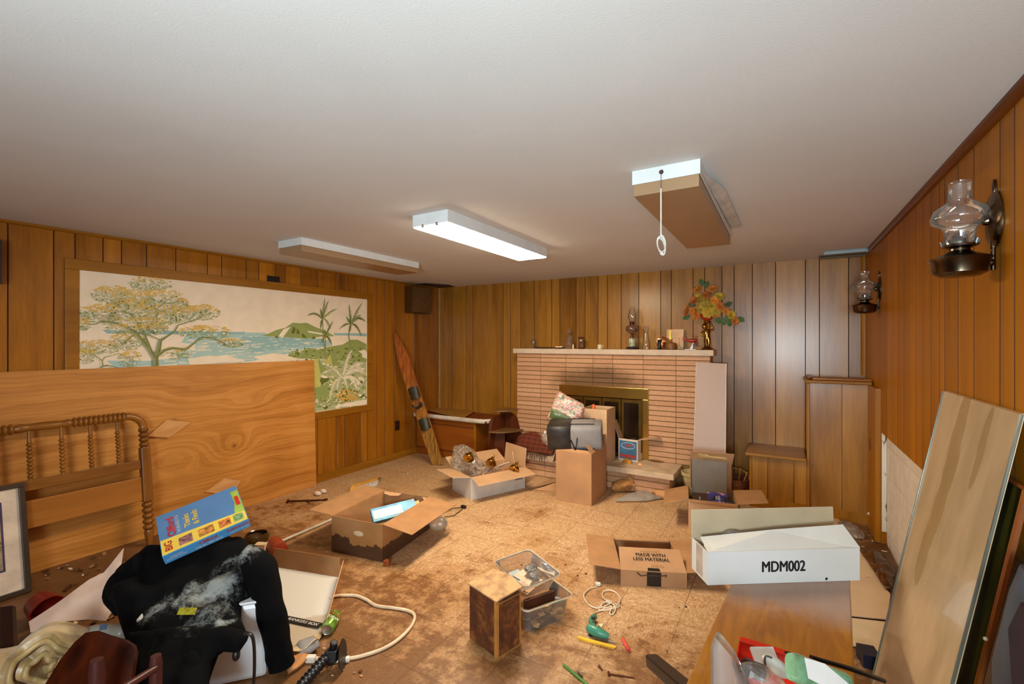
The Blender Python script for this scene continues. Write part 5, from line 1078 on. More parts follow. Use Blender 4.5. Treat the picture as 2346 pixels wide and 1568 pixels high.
# ------------------------------------------------------------------ banker's box lid, can, cords
lt = thing('file_box_lid', 'large white-lined file box lying open beside the black jacket', 'box', fl(700, 1400, 0))
q0, q1, q2, q3 = fl(625, 1300), fl(777, 1325), fl(738, 1455), fl(640, 1500)
t = NT('lid_white'); t.sep(); n = t.noise(t.obj, 14, 5, .65); n2 = t.noise(t.obj, 5, 3); e = (q2 - q1).normalized(); dd = (t.x * e.x + t.y * e.y) - (q1.x * e.x + q1.y * e.y)
st = (dd - .40 + (n - .5) * .14).sm(0, .03); M_LIDW = t.out(t.mix(st * .6, (214, 210, 202), (170, 140, 100)), .6)
m = MB(); m.slab([q0, q3, q2, q1], .006, n=(0, 0, 1)); obj('inside_panel', m, M_LIDW, lt)
up = Vector((0, 0, .115)); o_ = (q1 - q2).normalized() * .03
m = MB(); m.slab([q0 + Vector((0, 0, .001)), q1 + Vector((0, 0, .001)), q1 + up + o_, q0 + up + o_], .005); obj('back_wall', m, M_CARDIN, lt)
o2 = (q1 - q0).normalized() * .035
m = MB(); m.slab([q1 + Vector((0, 0, .001)), q2 + Vector((0, 0, .001)), q2 + up * .8 + o2, q1 + up + o2], .005); obj('side_wall', m, [M_CARD2], lt)
m = MB(); q4 = q2 + (q2 - q1).normalized() * .02
m.grid(lambda u, v: (q3 * (1 - u) + q2 * u) + Vector((0, 0, .006)) + (q2 - q1).normalized() * (.14 * v) + Vector((0, 0, .05 * v + .012 * math.sin(u * 9 + v * 5))), 12, 6, .004); obj('crumpled_wall', m, P('crumpled_white', (196, 170, 130), .7, var=.25, scale=16), lt, smooth=50)
bp_ = q3 * .42 + q2 * .58 + Vector((0, 0, .012)) - (q2 - q1).normalized() * .05
xx = (fl(726, 1434) - fl(662, 1420)).normalized(); yy_ = Vector((-xx.y, xx.x, 0)); bp_ = fl(694, 1426, .012)
m = MB(); m.slab([bp_ + xx * (.115 * (1 if i in (1, 2) else -1)) + yy_ * (.022 * (1 if i > 1 else -1)) for i in range(4)], .0012, n=(0, 0, 1)); obj('black_label', m, M_BLACK, lt, bevel=.0005)
text('lettering', 'BANKERS BOX', .021, bp_ + Vector((0, 0, .002)), xx, yy_, M_WHITE, lt, bold=.02)
# can
a = fl(744, 1452, .035); b = fl(773, 1402, .035); d = (b - a).normalized(); M = frame((a + b) / 2 - d * .065, d.orthogonal(), d.cross(d.orthogonal())); cn = thing('soda_can', 'green soda can with red lettering lying by the file box', 'can', (a + b) / 2)
t = NT('can_green'); n = t.noise(t.obj, 30, 3); m = MB(); m.lathe([(.026, 0), (.034, .010), (.0345, .115), (.028, .128)], M, 28, cap=False); obj('shell', m, t.out(t.ramp(n, [(.35, (70, 120, 30)), (.55, (130, 180, 60)), (.7, (206, 226, 150))]), .25, .5), cn, smooth=50)
m = MB(); m.lathe([(.0001, .004), (.022, .002), (.026, 0), (.026, .004)], M, 24, cap=False); obj('end', m, P('aluminium2', (190, 186, 176), .25, .9), cn, smooth=40); m = MB(); m.lathe([(.028, .128), (.024, .130), (.0001, .126)], M, 24, cap=False); obj('end', m, P('aluminium2', (190, 186, 176), .25, .9), cn, smooth=40)
cm = (a + b) / 2; tocam = Vector((-cm.x, -cm.y, 1.5 - cm.z)); nrm = (tocam - d * tocam.dot(d)).normalized(); side = d.cross(nrm)
if side.z < 0: side = -side
tx_ = (side if True else side)
for k_, (s_, col_) in enumerate((('MTN', P('print_red3', (190, 50, 40), .4)), ('DEW', M_WHITE))):
    text('lettering', s_, .018, cm + nrm * .0355 + d * (.012 - .026 * k_) , nrm.cross(d) * -1, d, col_, cn, bold=.03)
def curve_pts(pts, n=8):
    """Catmull-Rom through pts"""
    P_ = [Vector(p) for p in pts]; P_ = [P_[0]] + P_ + [P_[-1]]; out = []
    for i in range(1, len(P_) - 2):
        for k in range(n):
            t_ = k / n; a, b, c, d_ = P_[i - 1:i + 3]
            out.append(.5 * ((2 * b) + (-a + c) * t_ + (2 * a - 5 * b + 4 * c - d_) * t_ * t_ + (-a + 3 * b - 3 * c + d_) * t_ ** 3))
    out.append(P_[-2]); return out
cd = thing('extension_cord', 'thick white power cord curving across floor beside the soda can', 'cord', fl(900, 1400, 0))
m = MB(); m.tube(curve_pts([fl(x, y, .010) for x, y in ((755, 1372), (772, 1366), (812, 1365), (838, 1374), (862, 1388), (905, 1394), (935, 1400), (950, 1412), (942, 1436), (915, 1464), (880, 1486), (835, 1502), (798, 1510), (760, 1516), (735, 1512), (722, 1508))]), .0085, 8); obj('cable', m, P('cord_white', (218, 194, 160), .5), cd, smooth=60)
q = fl(712, 1510, .016); M = frame(q, (fl(722, 1508) - fl(700, 1508)).normalized(), (0, 0, 1)); m = MB(); m.box((0, 0, 0), (.045, .03, .028), M); obj('plug', m, P('plug_white', (224, 214, 196), .4), cd, bevel=.006)
m = MB(); m.box((-.028, .007, .004), (.018, .003, .007), M); m.box((-.028, -.007, .004), (.018, .003, .007), M); obj('plug_prongs', m, M_STEEL, cd)
m = MB(); m.tube([fl(800, 1510, .012), fl(788, 1513, .014)], .014, 8); obj('strain_relief', m, P('plug_white', (224, 214, 196), .4), cd)
# black bracket arm
ba = thing('bracket_arm', 'black ribbed mounting arm with thin plate at the bottom of frame', 'bracket', fl(760, 1530, 0)); a = dep(683, 1590, 1.93); b = dep(745, 1510, 2.05); a.z = max(a.z, .03)
m = MB(); pts_ = []; rr = []
for i in range(25): pts_.append(a.lerp(b, i / 24)); rr.append(.022 + .004 * (i % 3 == 0))
m.tube(pts_, rr, 12); obj('arm', m, M_BLACK, ba, smooth=50)
m = MB(); c_ = dep(762, 1500, 2.08); m.box((0, 0, 0), (.055, .05, .07), frame(c_, RT + (0,), (0, .3, 1))); m.tube([b, c_], .02, 10); m.tube([c_ - Vector((.02, 0, .05)), c_ + Vector((.01, 0, .06))], .018, 10); obj('joint', m, M_BLACK, ba, bevel=.006)
m = MB(); c_ = dep(785, 1500, 2.1); nr = Vector((RT[0], RT[1], .12)) * 1 + Vector((FW[0], FW[1], 0)) * .10; nr.normalize(); m.lathe([(.0001, -.002), (.062, -.002), (.064, .0), (.062, .002), (.0001, .002)], frame(c_, nr.orthogonal(), nr.cross(nr.orthogonal())), 32, cap=False); obj('plate', m, M_BLACK, ba, smooth=40)
crumple('grey_rag', [(668, 1490), (690, 1472), (712, 1462), (730, 1466), (733, 1480), (715, 1492), (690, 1502), (672, 1502)], .03, .035, .02, P('grey_rag', (128, 122, 118), .7, var=.15), 'crumpled grey plastic rag between jacket sleeve and soda can', 'rag', 5)
crumple('dirty_paper', [(650, 1520), (672, 1502), (700, 1500), (708, 1512), (690, 1530), (660, 1550)], .01, .02, .02, P('dirty_paper', (176, 120, 70), .8, var=.4), 'torn dirty paper scrap at the cuff of jacket sleeve', 'paper', 6)

# ------------------------------------------------------------------ spindle headboard
hb = thing('bed_headboard', 'turned wooden spindle bed headboard leaning against the plywood', 'headboard', (-4.0, 1.1, 0))
M_BED = wood('bed_wood', (92, 50, 8), (158, 98, 30), 'z', 9, .35, .3); M_BEDY = wood('bed_wood_y', (98, 54, 8), (166, 106, 34), 'y', 7, .35, .3)
def hx(z): return -4.0 - .125 * z
def HP(y, z): return Vector((hx(z), y, z))
yp = 1.525; yl = .40
def beads(m, a, b, r0, r1, n, seg=12):
    pts_, rr = [], []
    for i in range(n * 6 + 1): pts_.append(a.lerp(b, i / (n * 6))); rr.append(r0 + (r1 - r0) * abs(math.sin(math.pi * i / 6)) ** .7)
    m.tube(pts_, rr, seg)
for y_ in (yp, yl):
    m = MB(); M = frame(HP(y_, .52), (0, 1, 0), HP(y_, 1) - HP(y_, 0)); m.box((0, 0, 0), (.062, .40, .055), M); obj('post_block', m, M_BED, hb, bevel=.008)
    m = MB(); beads(m, HP(y_, .72), HP(y_, .86), .020, .033, 4); m.tube([HP(y_, .70), HP(y_, .72)], .026, 12); obj('post_beads', m, M_BED, hb, smooth=50)
    m = MB(); beads(m, HP(y_, .32), HP(y_, .12), .020, .036, 5); m.tube([HP(y_, .12), HP(y_, .10), HP(y_, .015)], [.026, .030, .020], 12); obj('leg', m, M_BED, hb, smooth=50)
    m = MB(); m.tube([HP(y_, .0), HP(y_, .02)], .012, 8); obj('caster_pin', m, M_STEEL, hb)
zr = .955; sgn = 1
for y_, sg in ((yp, -1), (yl, 1)):
    pts_ = [HP(y_, .855)] + [HP(y_ + sg * .105 * (1 - math.cos(a)), .86 + (zr - .86) * math.sin(a)) for a in [i / 8 * math.pi / 2 for i in range(9)]]; m = MB(); m.tube(pts_, .026, 12); obj('bent_corner', m, M_BEDY, hb, smooth=50)
m = MB(); ya, yb = yp - .105, yl + .105
segs = [(ya, 1.13, 'b'), (1.13, .86, 's'), (.86, yb, 'b')]
for a_, b_, k_ in segs:
    if k_ == 'b': beads(m, HP(a_, zr), HP(b_, zr), .021, .035, max(6, int(abs(a_ - b_) / .026)))
    else:
        pts_ = [HP(a_ + (b_ - a_) * i / 16, zr) for i in range(17)]; m.tube(pts_, [.020, .030, .026, .022, .024, .026, .027, .027, .027, .027, .026, .024, .022, .024, .030, .026, .020], 12)
obj('top_rail', m, M_BEDY, hb, smooth=50)
ys = [atX(p, 1000, -4.10).y for p in (270, 208, 142, 68)]; st_ = (ys[0] - ys[3]) / 3; ys += [ys[3] - st_ * k for k in (1, 2)]
for y_ in ys:
    m = MB(); beads(m, HP(y_, .64), HP(y_, .86), .007, .0165, 9, 8); m.tube([HP(y_, .625), HP(y_, .64)], .012, 8); m.tube([HP(y_, .86), HP(y_, .935)], [.011, .008], 8); obj('spindle', m, M_BED, hb, smooth=60)
m = MB(); m.box((0, 0, 0), (yp - yl - .06, .065, .028), frame(HP((yp + yl) / 2, .597), (0, 1, 0), HP(0, 1) - HP(0, 0))); obj('cross_rail', m, M_BEDY, hb, bevel=.004)
m = MB(); m.box((0, 0, 0), (yp - yl - .06, .17, .022), frame(HP((yp + yl) / 2, .42), (0, 1, 0), HP(0, 1) - HP(0, 0))); obj('lower_panel', m, wood('bed_panel', (130, 76, 22), (176, 112, 46), 'y', 6, .35), hb, bevel=.004)

# ------------------------------------------------------------------ framed picture, red pot, paper, quilt, cushion, chair
pf = thing('framed_picture', 'dark-framed print with wide white mat leaning at left edge', 'picture', (-3.9, .6, 0)); b0 = Vector((-3.885, .885, .002)); t0 = Vector((-4.028, .885, .635)); u_ = (t0 - b0); ul = u_.length; u_.normalize(); M = frame(b0, (0, -1, 0), u_) if False else frame(b0 + Vector((0, -.55, 0)), (0, 1, 0), u_)
m = MB(); w_ = .55
for c_, s_ in (((w_ / 2, .014, 0), (w_, .028, .03)), ((w_ / 2, ul - .014, 0), (w_, .028, .03)), ((.014, ul / 2, 0), (.028, ul - .056, .03)), ((w_ - .014, ul / 2, 0), (.028, ul - .056, .03))): m.box(c_, s_, M)
obj('frame', m, P('frame_dark', (52, 34, 16), .4), pf, bevel=.003)
m = MB(); m.box((w_ / 2, ul / 2, -.004), (w_ - .05, ul - .05, .006), M); obj('mat_board', m, P('mat_white', (214, 194, 170), .6), pf)
m = MB(); m.box((w_ / 2, ul / 2 + .03, .001), (w_ - .2, ul - .25, .004), M); obj('inner_border', m, P('border_purple', (60, 44, 84), .5), pf); m = MB(); t = NT('print_field'); n = t.noise(t.mapped((4, 12, 12)), 2, 4); m.box((w_ / 2, ul / 2 + .03, .004), (w_ - .22, ul - .27, .002), M); obj('print', m, t.out(t.ramp(n, [(.35, (70, 70, 30)), (.5, (176, 150, 110)), (.65, (120, 110, 90))]), .4), pf)
rp = thing('red_pot', 'dark red plastic pot lying on floor under the framed picture', 'pot', fl(80, 1440, 0)); a = dep(110, 1400, 2.42); d = Vector((-.75, -.1, .15)).normalized(); m = MB(); m.lathe([(.0001, 0.1), (.06, .1), (.075, 0), (.07, 0), (.056, .092), (.0001, .092)], frame(a, d.orthogonal(), d.cross(d.orthogonal())), 28, cap=False)
lo = min(v.z for v in m.v)
for v_ in m.v: v_.z += .002 - lo if lo < .002 else 0
obj('pot', m, P('pot_red', (112, 16, 6), .35), rp, smooth=50)
m = MB(); m.slab([dep(0, 1392, 2.3), dep(28, 1388, 2.3), dep(32, 1490, 2.15), dep(0, 1500, 2.15)], .02); 
for v_ in m.v: v_.z = max(v_.z, .002)
tag(obj('dark_board_end', m, P('dark_end', (46, 18, 6), .6)), 'dark brown board end standing at the left photo edge', 'board')
m = MB(); p0_ = dep(170, 1390, 2.33); puffy(m, [(284, 1257), (262, 1284), (238, 1312), (205, 1328), (160, 1362), (150, 1370), (124, 1388), (96, 1406), (66, 1425), (70, 1450), (110, 1440), (152, 1424), (200, 1420), (242, 1424), (257, 1402), (257, 1380), (236, 1356), (252, 1322), (276, 1310)], p0_, (.45, -.55, .9), .006, .03, .022, 7, 9, .002, soft=.08)
tag(obj('crumpled_poster', m, P('poster_pink', (212, 184, 166), .6, var=.05), smooth=50), 'large creased pale paper sheet left of the black jacket', 'paper')
# rolled quilt
qr = thing('rolled_quilt', 'rolled cream satin quilt standing end-on at bottom left', 'quilt', (-2.67, .65, 0)); t = NT('satin'); n = t.noise(t.obj, 9, 3); n2 = t.noise(t.obj, 45, 2)
M_SAT = t.out(t.ramp(n, [(.3, (150, 124, 66)), (.5, (196, 168, 118)), (.7, (216, 190, 150))]), .32, bump=n, bstr=.5, bdist=.02, Sheen_Weight=.4)
P0 = Vector((-2.64, .64, .152)); ax_ = Vector((-.62, .50, .0)).normalized(); uu = ax_.cross(Vector((0, 0, 1))).normalized(); vv = Vector((0, 0, 1)); turns = 2.1
def spiral(a): return .030 + .108 * a / (turns * 6.283)
m = MB(); NS = 90
def sp(u, v):
    a = u * turns * 6.283; r = spiral(a) + .003 * math.sin(a * 5) + .004 * math.sin(v * 11 + a * 3); aa = a - 1.2
    return P0 + ax_ * (v * .11 + .012 * math.sin(a * 5) * (1 - v)) + uu * (r * math.cos(aa)) + vv * (r * math.sin(aa) * .98)
m.grid(sp, NS, 12, .022); obj('satin_cover', m, M_SAT, qr, smooth=60)
m = MB(); pts_ = [sp(i / NS, 0) - ax_ * .0 for i in range(NS + 1)]; m.tube([p - ax_ * .004 + (p - P0).normalized() * -.011 for p in pts_], .012, 8); obj('piped_edge', m, P('quilt_edge', (190, 164, 110), .4, var=.15), qr, smooth=60)
m = MB(); e0 = sp(1, 0); m.grid(lambda u, v: e0 + Vector((-.55 * u, -.28 * u, -.0 - (e0.z - .05) * min(1, u * 1.5) + .02 * math.sin(u * 8 + v * 4))) + ax_ * (v * .17), 14, 8, .03); obj('loose_end', m, M_SAT, qr, smooth=60)
m = MB(); puffy(m, [(172, 1452), (188, 1440), (225, 1432), (262, 1428), (290, 1428), (304, 1424), (307, 1438), (298, 1454), (282, 1468), (240, 1480), (196, 1490), (176, 1480)], dep(240, 1455, 2.05), (.3, -.5, .8), .03, .02, .015, 9, 4, soft=.05)
cu = tag(obj('satin_cushion', m, P('satin_grey', (160, 158, 142), .25, var=.15), smooth=60), 'silvery satin cushion edge right of the rolled quilt', 'cushion')
m = MB(); c_ = dep(237, 1438, 2.0); m.slab([dep(x, y, 1.985) for x, y in ((229, 1432), (246, 1430), (243, 1443), (227, 1446))], .002); obj('blue_patch', m, P('satin_blue', (84, 102, 124), .3), cu)
# dark chair
ch = thing('tipped_chair', 'dark reddish wooden chair with rounded back at bottom left corner', 'chair', dep(220, 1600, 1.5)); ch.location.z = 0; n_ = Vector((.35, -.75, .45)).normalized(); p0_ = dep(230, 1500, 1.62)
m = MB(); puffy(m, [(95, 1590), (140, 1515), (175, 1472), (200, 1450), (222, 1446), (250, 1456), (290, 1468), (308, 1480), (313, 1496), (306, 1545), (300, 1600), (290, 1700), (120, 1700)], p0_, n_, .008, .03, .0, 8, 1, .008, soft=.02)
t = NT('chair_lacquer'); n = t.noise(t.mapped((10, 10, 2)), 2, 3); M_CH = t.out(t.ramp(n, [(.3, (32, 8, 3)), (.7, (74, 26, 7))]), .3)
for v_ in m.v: v_.z = max(v_.z, .003)
obj('back_panel', m, M_CH, ch, smooth=50)
for a_, r_ in (((222, 1512, 1.46), .022), ((357, 1503, 1.52), .019)):
    q = dep(*a_); m = MB(); m.tube([Vector((q.x, q.y, .002)), Vector((q.x, q.y, q.z - .03)), q], [r_ * .8, r_, r_ * .8], 10); obj('leg', m, P('chair_leg', (70, 30, 26), .4), ch, smooth=50)
m = MB(); m.tube([dep(356, 1532, 1.51), dep(262, 1590, 1.38)], .012, 8); obj('stretcher', m, P('chair_leg', (70, 30, 26), .4), ch, smooth=50)

# ------------------------------------------------------------------ white bin, black jacket, puzzle box
fwv = Vector((FW[0], FW[1], 0)); rtv = Vector((RT[0], RT[1], 0)); c_ = Vector((0, 0, 0)); q_ = dep(612, 784, 2.04); q_.z = 0; _a = YAW + math.radians(18); c_ = q_ + Vector((-math.cos(_a) * .24 - math.sin(_a) * .11, -math.sin(_a) * .24 + math.cos(_a) * .11, 0))
wbn = thing('white_bin', 'white plastic bin under the black jacket', 'bin', c_, _a); m = MB(); m.box((0, 0, .17), (.48, .22, .336)); obj('tub', m, P('bin_white', (206, 206, 206), .35, var=.03), wbn, world=False, bevel=.02)
m = MB(); m.box((0, 0, .344), (.49, .23, .012)); obj('lid', m, P('bin_white', (206, 206, 206), .35), wbn, world=False, bevel=.004)
m = MB()
for i in range(9): m.box((.14, -.1106, .32 - i * .0125), (.010, .001, .0012))
obj('scale_marks', m, P('mark_grey', (70, 70, 74), .6), wbn, world=False)
jk = thing('black_jacket', 'black jacket smeared with white dust draped over the white bin', 'jacket', c_ + fwv * 0)
t = NT('jacket_cloth'); t.sep(); n = t.noise(t.obj, 22, 8, .85, .3); n2 = t.noise(t.obj, 5, 3); acc = None
for px_, py_, s_, rx, am in ((470, 1340, 1.98, .085, 1.0), (415, 1350, 1.97, .055, .9), (500, 1290, 2.08, .06, .9), (535, 1265, 2.12, .05, .8), (395, 1325, 2.0, .04, .9), (355, 1395, 1.92, .06, .55), (480, 1400, 1.9, .09, .45), (518, 1420, 1.88, .03, .8), (560, 1262, 2.1, .07, .5)):
    p = dep(px_, py_, s_); dx_ = (t.x - p.x) * (1 / rx); dy_ = (t.y - p.y) * (1 / (rx * 1.6)); dz_ = (t.z - p.z) * (1 / rx); g = ((dx_ * dx_ + dy_ * dy_ + dz_ * dz_) * -1.0).f('EXPONENT') * am
    acc = g if acc is None else acc.f('MAXIMUM', g)
dust = (acc * 1.1 + (n - .5) * 2.2 - .22).sm(0, .6) * acc.sm(0.02, .40)
M_JK = t.out(t.mix(dust * .62, t.mix(n2.sm(.45, .7) * .4, (1, 1, 2), (12, 9, 8)), (176, 182, 178)), .9, bump=n2, bstr=.35, bdist=.02, Specular_IOR_Level=.15)
A_ = dep(420, 1480, 1.84); B_ = dep(420, 1260, 2.30); nj = (B_ - A_).cross(rtv).normalized()
if nj.dot(CAMP - A_) < 0: nj = -nj
m = MB(); puffy(m, [(238, 1352), (262, 1318), (300, 1283), (340, 1262), (400, 1252), (470, 1243), (530, 1233), (562, 1240), (590, 1268), (600, 1300), (592, 1330), (572, 1368), (553, 1382), (552, 1420), (566, 1452), (540, 1470), (500, 1500), (480, 1560), (470, 1640), (290, 1640), (304, 1560), (300, 1500), (282, 1450), (262, 1390)], A_.lerp(B_, .5), nj, .055, .022, .035, 7, 12, soft=.11, back=.3)
obj('body', m, M_JK, jk, smooth=60)
m = MB(); puffy(m, [(296, 1452), (340, 1444), (400, 1438), (460, 1434), (520, 1436), (572, 1450), (566, 1468), (548, 1494), (535, 1496), (500, 1492), (484, 1516), (478, 1560), (470, 1640), (290, 1640), (300, 1560)], A_ + (B_ - A_) * .02 + nj * .05, (nj + Vector((0, 0, -.3))).normalized(), .03, .022, .02, 8, 3, soft=.06)
obj('hem', m, M_JK, jk, smooth=60)
def sleeve(pts, rs):
    m = MB(); cp_ = curve_pts(pts, 6); n_ = len(cp_); rr = []
    for i in range(n_):
        f_ = i / (n_ - 1) * (len(rs) - 1); k = min(int(f_), len(rs) - 2); r = rs[k] + (rs[k + 1] - rs[k]) * (f_ - k); rr.append(r * (1 + .02 * math.sin(i * 1.1)))
    m.tube(cp_, rr, 20)
    for v in m.v:
        d_ = mnoise.noise_vector(v * 9) * .014; v += d_; v.z = max(v.z, .004)
    return m
obj('sleeve', sleeve([dep(560, 1275, 2.12), dep(592, 1300, 2.10), dep(612, 1345, 2.08), dep(622, 1400, 2.06), dep(632, 1455, 2.05), dep(640, 1500, 2.05), dep(646, 1524, 2.05)], [.05, .066, .062, .060, .058, .058, .056]), M_JK, jk, smooth=60)
obj('sleeve', sleeve([dep(330, 1290, 2.15), dep(285, 1325, 2.15), dep(262, 1360, 2.12), dep(280, 1400, 2.08)], [.05, .05, .045, .03]), M_JK, jk, smooth=60)
m = MB(); m.tube(curve_pts([dep(560, 1452, 1.80), dep(576, 1456, 1.80), dep(582, 1480, 1.80), dep(583, 1530, 1.80), dep(580, 1590, 1.80)], 5), .010, 8, flat=.4); obj('drawstring', m, M_BLACK, jk, smooth=60)
m = MB(); m.sphere(dep(541, 1503, 1.78), .014, (1, 1, 1.5)); m.tube([dep(548, 1494, 1.79), dep(541, 1510, 1.78)], .006, 6); obj('toggle', m, M_BLACK, jk, smooth=60)
lp_ = dep(429, 1401, 1.855); m = MB(); m.slab([lp_ + rtv * (.036 * (1 if i in (1, 2) else -1)) + Vector((0, 0, .010 * (1 if i > 1 else -1))) + fwv * (.008 * (1 if i > 1 else -1)) for i in range(4)], .002); obj('yellow_label', m, P('label_yellow', (150, 140, 20), .5, var=.3, scale=60), jk)
# puzzle box
pb = [Vector(v) for v in ((-2.458, .984, .509), (-2.319, 1.314, .605), (-2.586, 1.373, .710), (-2.713, 1.061, .616))]
xb = (pb[1] - pb[0] + pb[2] - pb[3]) / 2; yb_ = (pb[3] - pb[0] + pb[2] - pb[1]) / 2; Wp, Hp = xb.length, yb_.length; Mp = frame(pb[0], xb, yb_ - xb * (yb_.dot(xb) / xb.dot(xb)))
pz = thing('puzzle_box', 'blue and yellow children\'s game box lying tilted on the black jacket', 'box', pb[0])
m = MB(); m.box((Wp / 2, Hp / 2, -.026), (Wp, Hp, .052), Mp); obj('carton', m, P('game_blue', (78, 148, 200), .25, var=.04), pz, bevel=.002)
def pp(name, pts, z, mat):
    m = MB(); m.slab([Mp @ Vector((x * Wp, y * Hp, z)) for x, y in pts], .0004, n=Mp.to_3x3() @ Vector((0, 0, 1))); return obj(name, m, mat, pz)
M_GY = P('game_yellow', (226, 196, 80), .3, var=.03); M_GR = P('game_red', (196, 52, 40), .3, var=.05); M_GB = P('game_field_blue', (84, 124, 170), .3, var=.04)
pp('cover_field', [(.008, .01), (.992, .01), (.992, .99), (.008, .99)], .0006, M_GB)
pp('yellow_band', [(.008, .01), (.992, .01), (.992, .24), (.86, .27), (.6, .30), (.3, .33), (.008, .36)], .0012, M_GY)
pp('green_strip', [(.87, .27), (.992, .24), (.992, .86), (.90, .86), (.91, .55)], .0012, P('game_green', (150, 176, 70), .3)); pp('red_tab', [(.925, .45), (.975, .45), (.975, .70), (.925, .70)], .0018, M_GR)
for i, (a_, b_, c3) in enumerate(((.20, .35, (130, 90, 90)), (.42, .60, (176, 120, 60)), (.66, .80, (186, 110, 60)), (.84, .96, (120, 150, 100)))):
    pp('small_picture', [(a_, .07 - i * .005), (b_, .06), (b_, .22 + .02 * (3 - i) * .6), (a_, .24)], .002, P('pic%d' % i, c3, .3, var=.5, scale=60))
Xm = Mp.to_3x3() @ Vector((1, 0, 0)); Ym = Mp.to_3x3() @ Vector((0, 1, 0)); Zm = Mp.to_3x3() @ Vector((0, 0, 1))
def tp_(s_, h_, x, y, mat, xd, yd, z=.002, **k): return text('lettering', s_, h_, Mp @ Vector((x * Wp, y * Hp, z)), xd, yd, mat, pz, **k)
tp_('Clifford', .032, .15, .60, M_GR, Ym, -Xm, bold=.03); tp_('THE BIG RED DOG', .014, .225, .60, M_WHITE, Ym, -Xm, bold=.01, squeeze=.8)
tp_('Thinks', .026, .33, .60, M_GY, Ym, -Xm, bold=.03); tp_('& Finds', .026, .43, .60, M_GY, Ym, -Xm, bold=.03); tp_('BIG', .03, .09, .17, M_GR, Ym, -Xm, bold=.03)
def ts_(s_, h_, x, z, mat, **k): return text('spine_lettering', s_, h_, Mp @ Vector((x * Wp, -.0012, z)), Xm, Zm, mat, pz, **k)
ts_('Clifford', .017, .50, -.016, M_GR, bold=.03); ts_('THE BIG RED DOG', .010, .50, -.038, M_WHITE, bold=.02); ts_('FUNTASTIC', .014, .86, -.018, M_GR, bold=.03); ts_('A BUNDLE OF FUN', .007, .86, -.036, M_WHITE); ts_('LEARNING\nANSWER BOOK', .008, .14, -.026, M_WHITE)

# ------------------------------------------------------------------ upright old carton, clear tubs
A0 = fl(1138, 1512); rz = math.radians(-17); t = NT('old_carton'); t.sep(); n = t.noise(t.obj, 12, 5, .7); n2 = t.noise(t.obj, 34, 3)
M_OLD = t.out(t.ramp(n * .7 + n2 * .3, [(.3, (58, 24, 6)), (.5, (92, 46, 12)), (.68, (150, 92, 38))]), .75); t = NT('old_top'); n = t.noise(t.obj, 16, 4); M_OLDT = t.out(t.ramp(n, [(.35, (150, 114, 78)), (.6, (204, 158, 104))]), .7)
A1 = fl(1077, 1464); Wo = .215; oc = thing('old_carton', 'battered dark brown upright carton with torn pale top, front middle', 'box', A0, 0)
rx_ = (A0 - A1).normalized(); ry_ = Vector((-rx_.y, rx_.x, 0)); Mo = frame(A0, rx_, ry_); m = MB(); m.box((-Wo / 2, .08, .135), (Wo, .155, .268), Mo); obj('body', m, M_OLD, oc, bevel=.003)
m = MB()
m.box((-.008, -.0005, .135), (.016, .004, .266), Mo); m.box((.0005, .006, .135), (.004, .012, .266), Mo); m.box((.0005, .152, .135), (.004, .008, .266), Mo); m.box((.0005, .08, .004), (.004, .15, .006), Mo)
obj('worn_edge', m, P('worn_edge', (168, 112, 50), .7, var=.15), oc)
m = MB(); m.slab([Mo @ Vector(q) for q in ((-Wo - .004, -.006, .272), (.004, -.006, .272), (.008, .16, .285), (-.10, .175, .30), (-Wo - .002, .16, .29))], .006, n=(0, 0, 1)); obj('torn_top', m, M_OLDT, oc)
m = MB(); m.slab([Mo @ Vector(q) for q in ((.0, -.004, .262), (.0, .158, .262), (.014, .165, .27), (.014, -.0, .268))], .004); obj('frayed_layer', m, P('frayed', (140, 92, 40), .8), oc)
m = MB(); q = Mo @ Vector((.006, .15, .274)); dpl = (rx_ * .7 + ry_ * .1).normalized(); m.tube([q - dpl * .02, q + dpl * .022], [.004, .010], 8)
for s_ in (-1, 1): m.box((.032, s_ * .006, 0), (.018, .002, .006), frame(q, dpl, (0, 0, 1)) @ Matrix.Rotation(math.pi / 2, 4, 'X'))
tag(obj('small_plug', m, P('plug_brown', (140, 96, 60), .5)), 'small brown two-prong plug poking from the old carton top', 'plug')
def tub(name, label, o, x, y, W_, D_, H_, mat, lip=.012, taper=.85):
    t_ = thing(name, label, 'tub', o); M = frame(o, x, y); m = MB()
    def ring(w, d, z, n=6, r=.03):
        pr = []
        for cx2, cy2, a0 in ((w / 2 - r, d / 2 - r, 0), (-w / 2 + r, d / 2 - r, 90), (-w / 2 + r, -d / 2 + r, 180), (w / 2 - r, -d / 2 + r, 270)):
            pr += [Vector((cx2 + r * math.cos(math.radians(a0 + 90 * i / n)), cy2 + r * math.sin(math.radians(a0 + 90 * i / n)), z)) for i in range(n + 1)]
        return pr
    R0 = [ring(W_ * taper, D_ * taper, .001), ring(W_, D_, H_), ring(W_ + lip * 2, D_ + lip * 2, H_), ring(W_ + lip * 2, D_ + lip * 2, H_ - .008)]; k = len(R0[0]); vs = [M @ p for r in R0 for p in r]
    fs = [tuple(range(k))] + [(j * k + i, j * k + (i + 1) % k, (j + 1) * k + (i + 1) % k, (j + 1) * k + i) for j in range(3) for i in range(k)]
    m.add(vs, fs); obj('shell', m, mat, t_, smooth=50)
    m = MB(); m.tube([M @ p for p in ring(W_ + lip * 2, D_ + lip * 2, H_)], .0028, 6, closed=True); obj('rim', m, P('tub_rim', (206, 190, 166), .2, var=.05), t_, smooth=60); return t_, M
ta = fl(1204, 1466); tb_ = fl(1322, 1419); xa = (tb_ - ta).normalized(); ya_ = Vector((-xa.y, xa.x, 0)); o_ = ta + xa * .16 + ya_ * .13
t1, Mt = tub('clear_tub', 'clear plastic tub standing on the floor behind the old carton', o_, xa, ya_, .29, .22, .13, M_TUB)
